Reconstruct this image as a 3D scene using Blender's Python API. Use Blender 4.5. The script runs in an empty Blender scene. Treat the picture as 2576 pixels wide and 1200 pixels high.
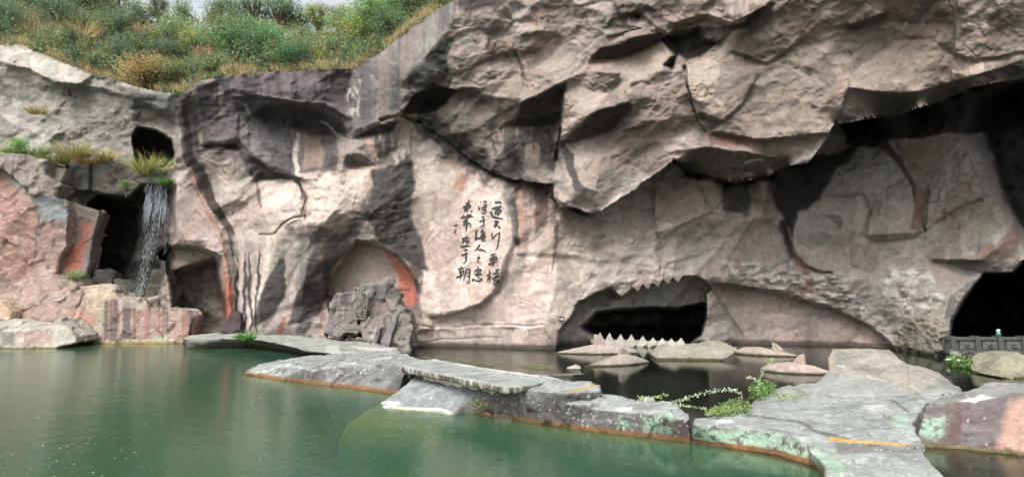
import bpy, bmesh, math, random
import numpy as np
from mathutils import Vector
PI = math.pi
SC = bpy.context.scene
COL = SC.collection
# ------------------------------------------------------------------ camera, sky, sun, exposure
FPX = 1678.0                       # focal length in pixels of a 2576 x 1200 picture
PITCH = math.atan(120.0 / FPX)
CAM = np.array([0.0, 0.0, 3.5])
cam_d = bpy.data.cameras.new('camera')
cam_d.sensor_width = 36.0
cam_d.lens = 36.0 * FPX / 2576.0
cam_d.clip_end = 2000.0
cam = bpy.data.objects.new('camera', cam_d)
COL.objects.link(cam)
cam.location = CAM
cam.rotation_euler = (PI / 2 + PITCH, 0, 0)
SC.camera = cam
SUN_EL, SUN_AZ = math.radians(52), math.radians(-25)    # azimuth measured from behind the viewer, negative to the left
world = bpy.data.worlds.new('World')
SC.world = world
world.use_nodes = True
nt = world.node_tree
bgn = nt.nodes['Background']
sky = nt.nodes.new('ShaderNodeTexSky')
sky.sky_type = 'NISHITA'
sky.sun_disc = False
sky.sun_elevation = SUN_EL
sky.sun_rotation = PI - SUN_AZ
sky.air_density = 1.0
sky.dust_density = 6.0
sky.ozone_density = 0.6
hs = nt.nodes.new('ShaderNodeHueSaturation')
hs.inputs['Saturation'].default_value = 0.25
nt.links.new(sky.outputs['Color'], hs.inputs['Color'])
nt.links.new(hs.outputs['Color'], bgn.inputs['Color'])
bgn.inputs['Strength'].default_value = 0.15
sun_d = bpy.data.lights.new('sun', 'SUN')
sun_d.energy = 1.05
sun_d.angle = math.radians(28)
sun_d.color = (1.0, 0.985, 0.96)
sun = bpy.data.objects.new('sun', sun_d)
COL.objects.link(sun)
sd = Vector((math.sin(SUN_AZ) * math.cos(SUN_EL), -math.cos(SUN_AZ) * math.cos(SUN_EL), math.sin(SUN_EL)))
sun.rotation_euler = sd.to_track_quat('Z', 'Y').to_euler()
SC.view_settings.view_transform = 'Standard'
SC.view_settings.look = 'None'
SC.view_settings.exposure = 1.05
SC.view_settings.gamma = 1.0
SC.cycles.max_bounces = 6
SC.cycles.transparent_max_bounces = 16

# ------------------------------------------------------------------ projection between picture points and the place
CP, SP = math.cos(PITCH), math.sin(PITCH)
def ray(px, py):
    x = (np.asarray(px, float) - 1288.0) / FPX
    y = (600.0 - np.asarray(py, float)) / FPX
    return x, CP - y * SP, SP + y * CP
def at_depth(px, py, Y):
    dx, dy, dz = ray(px, py)
    t = np.asarray(Y, float) / dy
    return np.stack([CAM[0] + dx * t, CAM[1] + dy * t, CAM[2] + dz * t], -1)
def at_height(px, py, z):
    dx, dy, dz = ray(px, py)
    t = (np.asarray(z, float) - CAM[2]) / dz
    return np.stack([CAM[0] + dx * t, CAM[1] + dy * t, CAM[2] + dz * t], -1)
def project(P):
    v = P - CAM
    f = v[..., 1] * CP + v[..., 2] * SP
    u = -v[..., 1] * SP + v[..., 2] * CP
    f = np.maximum(f, 0.1)
    return 1288.0 + FPX * v[..., 0] / f, 600.0 - FPX * u / f
def lin(r, g, b):
    c = np.array([r, g, b], float) / 255.0
    return np.where(c <= 0.04045, c / 12.92, ((c + 0.055) / 1.055) ** 2.4)

# ------------------------------------------------------------------ noise
def _h(*a):
    n = np.zeros(np.broadcast(*a).shape, np.uint32)
    for i, v in enumerate(a):
        n = (n ^ (v.astype(np.int64).astype(np.uint32) * np.uint32([374761393, 668265263, 2246822519, 3266489917][i]))) * np.uint32(2654435761)
        n = n ^ (n >> np.uint32(15))
    n = n * np.uint32(2246822519); n = n ^ (n >> np.uint32(13)); n = n * np.uint32(3266489917); n = n ^ (n >> np.uint32(16))
    return n.astype(np.float64) / 4294967295.0
def vn2(x, y, seed=0):
    x = np.asarray(x, float); y = np.asarray(y, float)
    xi = np.floor(x); yi = np.floor(y); fx = x - xi; fy = y - yi
    fx = fx * fx * fx * (fx * (fx * 6 - 15) + 10); fy = fy * fy * fy * (fy * (fy * 6 - 15) + 10)
    s = np.full(xi.shape, seed)
    a = _h(xi, yi, s); b = _h(xi + 1, yi, s); c = _h(xi, yi + 1, s); d = _h(xi + 1, yi + 1, s)
    return (a * (1 - fx) + b * fx) * (1 - fy) + (c * (1 - fx) + d * fx) * fy
def fbm2(x, y, o=4, seed=0, g=0.5):
    t = 0.0; a = 1.0; w = 0.0
    for i in range(o):
        t = t + a * vn2(x * 2 ** i + 17.3 * i, y * 2 ** i - 9.1 * i, seed + i); w += a; a *= g
    return t / w
def vn3(p, seed=0):
    i = np.floor(p); f = p - i; f = f * f * (3 - 2 * f)
    r = 0.0
    s = np.full(i.shape[:-1], seed)
    for dx in (0, 1):
        for dy in (0, 1):
            for dz in (0, 1):
                w = (f[..., 0] if dx else 1 - f[..., 0]) * (f[..., 1] if dy else 1 - f[..., 1]) * (f[..., 2] if dz else 1 - f[..., 2])
                r = r + w * _h(i[..., 0] + dx, i[..., 1] + dy, i[..., 2] + dz, s)
    return r
def fbm3(p, o=4, seed=0, g=0.5):
    t = 0.0; a = 1.0; w = 0.0
    for i in range(o):
        t = t + a * vn3(p * 2 ** i + 13.7 * i, seed + i); w += a; a *= g
    return t / w
def vor2(x, y, seed=0):
    """nearest cell of a jittered lattice: its two random numbers, the offset from its centre and the border distance"""
    xi = np.floor(x); yi = np.floor(y)
    d1 = np.full(x.shape, 9.0); d2 = np.full(x.shape, 9.0)
    bx = np.zeros(x.shape); by = np.zeros(x.shape); ci = np.zeros(x.shape); cj = np.zeros(x.shape)
    for a in (-1, 0, 1):
        for b in (-1, 0, 1):
            cx = xi + a; cy = yi + b; s = np.full(x.shape, seed)
            jx = cx + _h(cx, cy, s); jy = cy + _h(cx, cy, s + 7)
            d = (x - jx) ** 2 + (y - jy) ** 2
            n = d < d1
            d2 = np.where(n, d1, np.minimum(d2, d))
            d1 = np.where(n, d, d1)
            bx = np.where(n, x - jx, bx); by = np.where(n, y - jy, by); ci = np.where(n, cx, ci); cj = np.where(n, cy, cj)
    s = np.full(x.shape, seed + 11)
    return _h(ci, cj, s), _h(ci, cj, s + 1), bx, by, np.sqrt(d2) - np.sqrt(d1)
def scallop(x, y, seed=0, tilt=.8, lift=.3):
    """broken stone: shallow dishes that meet in sharp ridges; height of the dish and the cell's two random numbers"""
    xi = np.floor(x); yi = np.floor(y)
    best = np.full(x.shape, 1e9); sec = np.full(x.shape, 1e9); r1 = np.zeros(x.shape); r2 = np.zeros(x.shape)
    for a in (-2, -1, 0, 1, 2):
        for b in (-2, -1, 0, 1, 2):
            cx = xi + a; cy = yi + b; s = np.full(x.shape, seed)
            dx = x - cx - _h(cx, cy, s); dy = y - cy - _h(cx, cy, s + 7)
            u = _h(cx, cy, s + 11); v = _h(cx, cy, s + 12)
            th = u * 6.283 + v * 3.1; e1 = dx * np.cos(th) + dy * np.sin(th); e2 = -dx * np.sin(th) + dy * np.cos(th)
            f = .12 * (dx * dx + dy * dy) + .78 * np.maximum(np.maximum(e1, -.5 * e1 + .866 * e2), -.5 * e1 - .866 * e2) - .55 * tilt * ((u - .5) * 2 * dx + (v - .5) * 2 * dy) - lift * _h(cx, cy, s + 13)
            n = f < best; sec = np.where(n, best, np.minimum(sec, f))
            best = np.where(n, f, best); r1 = np.where(n, u, r1); r2 = np.where(n, v, r2)
    return best, r1, r2, sec - best
def vor3(p, seed=0):
    i = np.floor(p); d1 = np.full(p.shape[:-1], 9.0); c1 = np.zeros(p.shape); o1 = np.zeros(p.shape)
    s = np.full(d1.shape, seed)
    for a in (-1, 0, 1):
        for b in (-1, 0, 1):
            for c in (-1, 0, 1):
                q = i + np.array([a, b, c])
                j = q + np.stack([_h(q[..., 0], q[..., 1], q[..., 2], s + k) for k in (0, 1, 2)], -1)
                d = ((p - j) ** 2).sum(-1); n = d < d1
                d1 = np.where(n, d, d1); c1 = np.where(n[..., None], q, c1); o1 = np.where(n[..., None], p - j, o1)
    r = np.stack([_h(c1[..., 0], c1[..., 1], c1[..., 2], s + 20 + k) for k in (0, 1, 2)], -1) - 0.5
    return r, o1
def sstep(a, b, x):
    t = np.clip((x - a) / (b - a + 1e-12), 0, 1)
    return t * t * (3 - 2 * t)
def sdf(X, Y, pts):
    """signed distance to a polygon, negative inside"""
    P = np.asarray(pts, float); n = len(P)
    d = np.full(X.shape, 1e18); ins = np.zeros(X.shape, bool)
    for k in range(n):
        a = P[k]; b = P[(k + 1) % n]; e = b - a
        wx = X - a[0]; wy = Y - a[1]
        t = np.clip((wx * e[0] + wy * e[1]) / (e @ e + 1e-9), 0, 1)
        d = np.minimum(d, (wx - e[0] * t) ** 2 + (wy - e[1] * t) ** 2)
        c = (a[1] > Y) != (b[1] > Y)
        if e[1] != 0:
            ins ^= c & (X < a[0] + e[0] * (Y - a[1]) / e[1])
    d = np.sqrt(d)
    return np.where(ins, -d, d)
def pline(X, Y, pts):
    """distance to a polyline, the side (positive = below a line drawn left to right), its normal and the position along it 0..1"""
    P = np.asarray(pts, float)[:, :2]
    best = np.full(X.shape, 1e18); side = np.zeros(X.shape); nx = np.zeros(X.shape); ny = np.zeros(X.shape); tt = np.zeros(X.shape)
    n = len(P) - 1
    for k in range(n):
        a = P[k]; e = P[k + 1] - a; L2 = e @ e + 1e-9; L = math.sqrt(L2)
        wx = X - a[0]; wy = Y - a[1]
        t = np.clip((wx * e[0] + wy * e[1]) / L2, 0, 1)
        d = (wx - e[0] * t) ** 2 + (wy - e[1] * t) ** 2
        m = d < best
        best = np.where(m, d, best)
        sg = (-e[1] * wx + e[0] * wy) / L
        side = np.where(m, sg, side); nx = np.where(m, -e[1] / L, nx); ny = np.where(m, e[0] / L, ny); tt = np.where(m, (k + t) / n, tt)
    return np.sqrt(best), side, nx, ny, tt

# ------------------------------------------------------------------ objects and materials
def tag(o, label, cat, group=None, kind=None):
    o['label'] = label; o['category'] = cat
    if group: o['group'] = group
    if kind: o['kind'] = kind
    return o
def struct(o, label=None, cat=None):
    o['kind'] = 'structure'
    if label: o['label'] = label
    if cat: o['category'] = cat
    return o
def empty(name, loc):
    o = bpy.data.objects.new(name, None); COL.objects.link(o); o.location = loc
    o.empty_display_size = 0.3
    return o
def mesh_obj(name, V, F, mat, parent=None, base=None, col=None, smooth=True):
    """link vertices (world coordinates) and faces as one mesh object whose origin is its base"""
    V = np.asarray(V, float)
    if base is None:
        base = np.array([V[:, 0].mean(), V[:, 1].mean(), V[:, 2].min()]) if parent is None else np.array(parent.location)
        if parent is not None and parent.parent is not None:
            base = base + np.array(parent.parent.location)
    me = bpy.data.meshes.new(name)
    if isinstance(F, np.ndarray):
        k = F.shape[1]
        me.vertices.add(len(V)); me.vertices.foreach_set('co', (V - base).astype(np.float32).ravel())
        me.loops.add(F.size); me.loops.foreach_set('vertex_index', F.astype(np.int32).ravel())
        me.polygons.add(len(F)); me.polygons.foreach_set('loop_start', np.arange(0, F.size, k, dtype=np.int32))
        me.update(calc_edges=True); me.validate()
    else:
        me.from_pydata([tuple(v) for v in (V - base)], [], F)
    if col is not None and mat.name in ('cliff_rock', 'ledge_rock', 'pale_stone'): col = col * {'cliff_rock': .77, 'ledge_rock': .68, 'pale_stone': .68}[mat.name]
    if col is not None and len(me.vertices) == len(V):
        at = me.color_attributes.new('Col', 'FLOAT_COLOR', 'POINT')
        at.data.foreach_set('color', np.concatenate([col, np.ones((len(col), 1))], 1).astype(np.float32).ravel())
    if smooth:
        me.polygons.foreach_set('use_smooth', np.ones(len(me.polygons), bool))
    me.materials.append(mat)
    o = bpy.data.objects.new(name, me); COL.objects.link(o)
    if parent is not None:
        o.parent = parent
        o.location = (0, 0, 0)
    else:
        o.location = base
    return o
def newmat(name):
    m = bpy.data.materials.new(name); m.use_nodes = True
    return m, m.node_tree, m.node_tree.nodes['Principled BSDF']
def N(nt, typ, **kw):
    n = nt.nodes.new(typ)
    for k, v in kw.items():
        if k in n.inputs: n.inputs[k].default_value = v
        else: setattr(n, k, v)
    return n
def mix_mul(nt, a, b, fac=1.0):
    m = nt.nodes.new('ShaderNodeMix'); m.data_type = 'RGBA'; m.blend_type = 'MULTIPLY'
    m.inputs[0].default_value = fac
    nt.links.new(a, m.inputs[6]); nt.links.new(b, m.inputs[7])
    return m.outputs[2]
def ramp(nt, src, stops):
    r = nt.nodes.new('ShaderNodeValToRGB')
    e = r.color_ramp.elements
    while len(e) < len(stops): e.new(0.5)
    for el, (p, c) in zip(e, stops):
        el.position = p; el.color = (c, c, c, 1) if not hasattr(c, '__len__') else (*c, 1)
    nt.links.new(src, r.inputs[0])
    return r.outputs[0]
def rock_material(name, fine=9.0, bump=0.05, rough=0.9, speck=0.0):
    m, nt, b = newmat(name)
    tc = N(nt, 'ShaderNodeTexCoord')
    at = N(nt, 'ShaderNodeAttribute', attribute_name='Col')
    n1 = N(nt, 'ShaderNodeTexNoise', Scale=fine, Detail=8.0, Roughness=0.65)
    n2 = N(nt, 'ShaderNodeTexNoise', Scale=fine * 0.22, Detail=6.0, Roughness=0.6)
    mp = N(nt, 'ShaderNodeMapping'); mp.inputs['Scale'].default_value = (1.0, 1.0, 1.7)
    n3 = N(nt, 'ShaderNodeTexNoise', Scale=fine * 0.6, Detail=5.0, Roughness=0.7)
    nt.links.new(tc.outputs['Object'], n1.inputs['Vector']); nt.links.new(tc.outputs['Object'], n2.inputs['Vector'])
    nt.links.new(tc.outputs['Object'], mp.inputs['Vector']); nt.links.new(mp.outputs[0], n3.inputs['Vector'])
    c = mix_mul(nt, at.outputs['Color'], ramp(nt, n1.outputs['Fac'], [(0.3, 0.74), (0.7, 1.24)]))
    c = mix_mul(nt, c, ramp(nt, n2.outputs['Fac'], [(0.3, (0.86, 0.85, 0.84)), (0.7, (1.12, 1.13, 1.14))]))
    n5 = N(nt, 'ShaderNodeTexNoise', Scale=fine * 4.5, Detail=4.0, Roughness=0.7)
    nt.links.new(tc.outputs['Object'], n5.inputs['Vector'])
    c = mix_mul(nt, c, ramp(nt, n5.outputs['Fac'], [(0.3, 0.87), (0.7, 1.12)]))
    if speck:
        n4 = N(nt, 'ShaderNodeTexNoise', Scale=fine * 3.0, Detail=3.0, Roughness=0.6)
        nt.links.new(tc.outputs['Object'], n4.inputs['Vector'])
        mx = nt.nodes.new('ShaderNodeMix'); mx.data_type = 'RGBA'
        nt.links.new(ramp(nt, n4.outputs['Fac'], [(0.64, 0.0), (0.69, speck)]), mx.inputs[0])
        nt.links.new(c, mx.inputs[6]); mx.inputs[7].default_value = (0.42, 0.42, 0.4, 1)
        c = mx.outputs[2]
    nt.links.new(c, b.inputs['Base Color'])
    b.inputs['Roughness'].default_value = rough
    b.inputs['Specular IOR Level'].default_value = 0.25
    ad = N(nt, 'ShaderNodeMath', operation='ADD')
    nt.links.new(n1.outputs['Fac'], ad.inputs[0]); nt.links.new(n3.outputs['Fac'], ad.inputs[1])
    bp = N(nt, 'ShaderNodeBump', Strength=0.8, Distance=bump)
    nt.links.new(ad.outputs[0], bp.inputs['Height']); nt.links.new(bp.outputs[0], b.inputs['Normal'])
    return m
def plain_material(name, c, rough=0.8, bump=0.0, scale=12.0, var=0.25, spec=0.3):
    m, nt, b = newmat(name)
    tc = N(nt, 'ShaderNodeTexCoord')
    n = N(nt, 'ShaderNodeTexNoise', Scale=scale, Detail=6.0, Roughness=0.6)
    nt.links.new(tc.outputs['Object'], n.inputs['Vector'])
    a = np.asarray(c); lo = tuple(np.clip(a * (1 - var), 0, 1)); hi = tuple(np.clip(a * (1 + var), 0, 1))
    nt.links.new(ramp(nt, n.outputs['Fac'], [(0.3, lo), (0.7, hi)]), b.inputs['Base Color'])
    b.inputs['Roughness'].default_value = rough
    b.inputs['Specular IOR Level'].default_value = spec
    if bump:
        bp = N(nt, 'ShaderNodeBump', Strength=0.7, Distance=bump)
        nt.links.new(n.outputs['Fac'], bp.inputs['Height']); nt.links.new(bp.outputs[0], b.inputs['Normal'])
    return m
M_CLIFF = rock_material('cliff_rock', fine=3.2, bump=0.04)
M_ROCK = rock_material('ledge_rock', fine=7.0, bump=0.05, speck=0.25)
M_PALE = rock_material('pale_stone', fine=6.0, bump=0.02)

# ------------------------------------------------------------------ painting stains, streaks, bands of stone and some shade
class Painter:
    """albedo per vertex; X, Y are the picture coordinates used to survey each stain on the rock"""
    def __init__(s, X, Y, col):
        s.X, s.Y, s.c = X, Y, col
    def _w(s, warp, seed):
        if not warp: return s.X, s.Y
        a = fbm2(s.X / 42, s.Y / 42, 4, seed + 50) - 0.5; b = fbm2(s.X / 42, s.Y / 42, 4, seed + 90) - 0.5
        return s.X + a * warp * 2.4, s.Y + b * warp * 2.4
    def _put(s, idx, m, color):
        s.c[idx] = s.c[idx] * (1 - m[..., None]) + color * m[..., None]
    def _box(s, pts, pad):
        P = np.asarray(pts, float)
        return np.nonzero((s.X > P[:, 0].min() - pad) & (s.X < P[:, 0].max() + pad) & (s.Y > P[:, 1].min() - pad) & (s.Y < P[:, 1].max() + pad))
    def poly(s, pts, rgb, a=1.0, soft=6, warp=12, seed=1, tex=0.0, streak=None, th=0.5):
        idx = s._box(pts, 40 + soft)
        if len(idx[0]) == 0: return
        t = Painter(s.X[idx], s.Y[idx], None)
        X, Y = t._w(warp, seed)
        m = 1 - sstep(-soft, soft, sdf(X, Y, pts))
        if streak:                                # (width, length): the mark only where a drawn-out noise is high
            n = fbm2(t.X / streak[0] + 0.12 * X / streak[0], t.Y / streak[1], 3, seed + 7)
            m = m * sstep(th - 0.06, th + 0.06, n)
        if tex:
            m = m * (1 - tex * fbm2(t.X / 22, t.Y / 22, 4, seed + 3))
        s._put(idx, np.clip(m * a, 0, 1), lin(*rgb))
    def line(s, pts, w, rgb, a=1.0, soft=0.5, warp=6, seed=1, rag=0.4):
        idx = s._box([p[:2] for p in pts], 60)
        if len(idx[0]) == 0: return
        t = Painter(s.X[idx], s.Y[idx], None)
        X, Y = t._w(warp, seed)
        d, _, _, _, tt = pline(X, Y, pts)
        ww = np.interp(tt, np.linspace(0, 1, len(w)), w) if hasattr(w, '__len__') else w
        ww = ww * (1 - rag + 2 * rag * fbm2(t.X / 18, t.Y / 18, 3, seed + 5))
        m = 1 - sstep(ww * (1 - soft), ww * (1 + soft), d)
        s._put(idx, np.clip(m * a, 0, 1), lin(*rgb))
# ------------------------------------------------------------------ the cliff
GS = 2.6                                           # survey step
gx_ = np.arange(-260, 2840, GS); gy_ = np.arange(-200, 985, GS)
GX, GY = np.meshgrid(gx_, gy_)
NY, NX = GX.shape
WALL = [(-250, 300, 47), (0, 150, 47), (0, 400, 45), (200, 300, 45), (340, 250, 44), (340, 420, 44), (150, 800, 45), (300, 720, 44.5), (-200, 850, 45),
        (450, 300, 42), (460, 500, 41.6), (540, 620, 41.2), (600, 830, 41.5), (500, 830, 43),
        (700, 200, 41), (884, 175, 41), (880, 300, 41), (700, 360, 41.6), (700, 500, 40.6), (800, 450, 40), (850, 600, 40), (760, 820, 41), (700, 700, 40.6),
        (950, 560, 39.5), (1000, 400, 40), (1040, 600, 38.6), (1020, 860, 39), (1150, 650, 38.6), (1250, 500, 38.7), (1250, 860, 37.6), (1400, 880, 36.4), (1440, 600, 37.8), (1400, 720, 37),
        (1100, 100, 40), (1300, 150, 40), (1300, 330, 40), (1700, 200, 40), (2000, 200, 40), (2300, 100, 40), (2600, 50, 40), (1100, -180, 40), (1900, -180, 40), (2700, -180, 40),
        (1600, 600, 39), (1640, 850, 40), (1850, 855, 41), (1850, 550, 39.5), (2100, 560, 38.6), (2000, 700, 38.8), (2230, 870, 38), (2250, 600, 37.7), (2370, 900, 33), (2410, 720, 35.5),
        (2400, 420, 39), (2600, 500, 41), (2620, 700, 36), (2800, 850, 33), (1640, 960, 40), (2370, 970, 32.5), (1030, 960, 39), (0, 960, 45)]
def tps(pts, X, Y):
    P = np.array(pts, float); c = P[:, :2] / 1000; n = len(P)
    def k(r2): return np.where(r2 > 1e-12, r2 * np.log(r2 + 1e-12), 0)
    A = k(((c[:, None] - c[None]) ** 2).sum(-1)) + np.eye(n) * 0.002
    L = np.zeros((n + 3, n + 3)); L[:n, :n] = A; L[:n, n] = 1; L[:n, n + 1:] = c; L[n, :n] = 1; L[n + 1:, :n] = c.T
    w = np.linalg.solve(L, np.concatenate([P[:, 2], np.zeros(3)]))
    x = X / 1000; y = Y / 1000
    o = w[n] + w[n + 1] * x + w[n + 2] * y
    for i in range(n): o = o + w[i] * k((x - c[i, 0]) ** 2 + (y - c[i, 1]) ** 2)
    return o
def upsample(fn, st=6):
    """evaluate a smooth field on a coarse grid and interpolate it"""
    cx = np.linspace(gx_[0], gx_[-1], NX // st + 2); cy = np.linspace(gy_[0], gy_[-1], NY // st + 2)
    C = fn(*np.meshgrid(cx, cy))
    u = (GX - cx[0]) / (cx[1] - cx[0]); v = (GY - cy[0]) / (cy[1] - cy[0])
    i = np.clip(u.astype(int), 0, len(cx) - 2); j = np.clip(v.astype(int), 0, len(cy) - 2); u = u - i; v = v - j
    return (C[j, i] * (1 - u) + C[j, i + 1] * u) * (1 - v) + (C[j + 1, i] * (1 - u) + C[j + 1, i + 1] * u) * v
BASE = upsample(lambda x, y: tps(WALL, x, y))
# the overhanging mass at the upper right stands metres in front of the wall
MASS = [(1149, 30), (1119, 85), (1054, 165), (1014, 200), (1044, 235), (1009, 285), (1060, 305), (1120, 345), (1165, 380), (1205, 415), (1244, 438), (1300, 452), (1345, 462), (1388, 470),
        (1393, 500), (1423, 520), (1483, 536), (1513, 530), (1548, 502), (1600, 470), (1638, 447), (1695, 402), (1738, 440), (1803, 452), (1848, 460), (1932, 442), (1982, 418), (2032, 412), (2050, 388),
        (2078, 350), (2100, 312), (2172, 302), (2242, 292), (2352, 260), (2442, 221), (2576, 196), (2900, 130), (2900, -260), (1180, -260)]
AMP = [(1030, 220, -.7), (1149, 30, -.4), (1200, -180, -1), (1200, 200, -1.4), (1120, 330, -.5), (1250, 420, -.6), (1330, 300, -1.6), (1400, 480, -1.9), (1500, 500, -2.4), (1500, 150, -3.0), (1640, 430, -3.2),
       (1700, 200, -4.5), (1750, 430, -6), (1950, 430, -7), (1900, 250, -6.5), (2050, 380, -7.5), (2100, 250, -8.5), (2300, 120, -9.5), (2300, 270, -9.5), (2576, 30, -11), (2600, 190, -11), (2800, 0, -12), (1700, -180, -5), (2300, -180, -10)]
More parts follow.
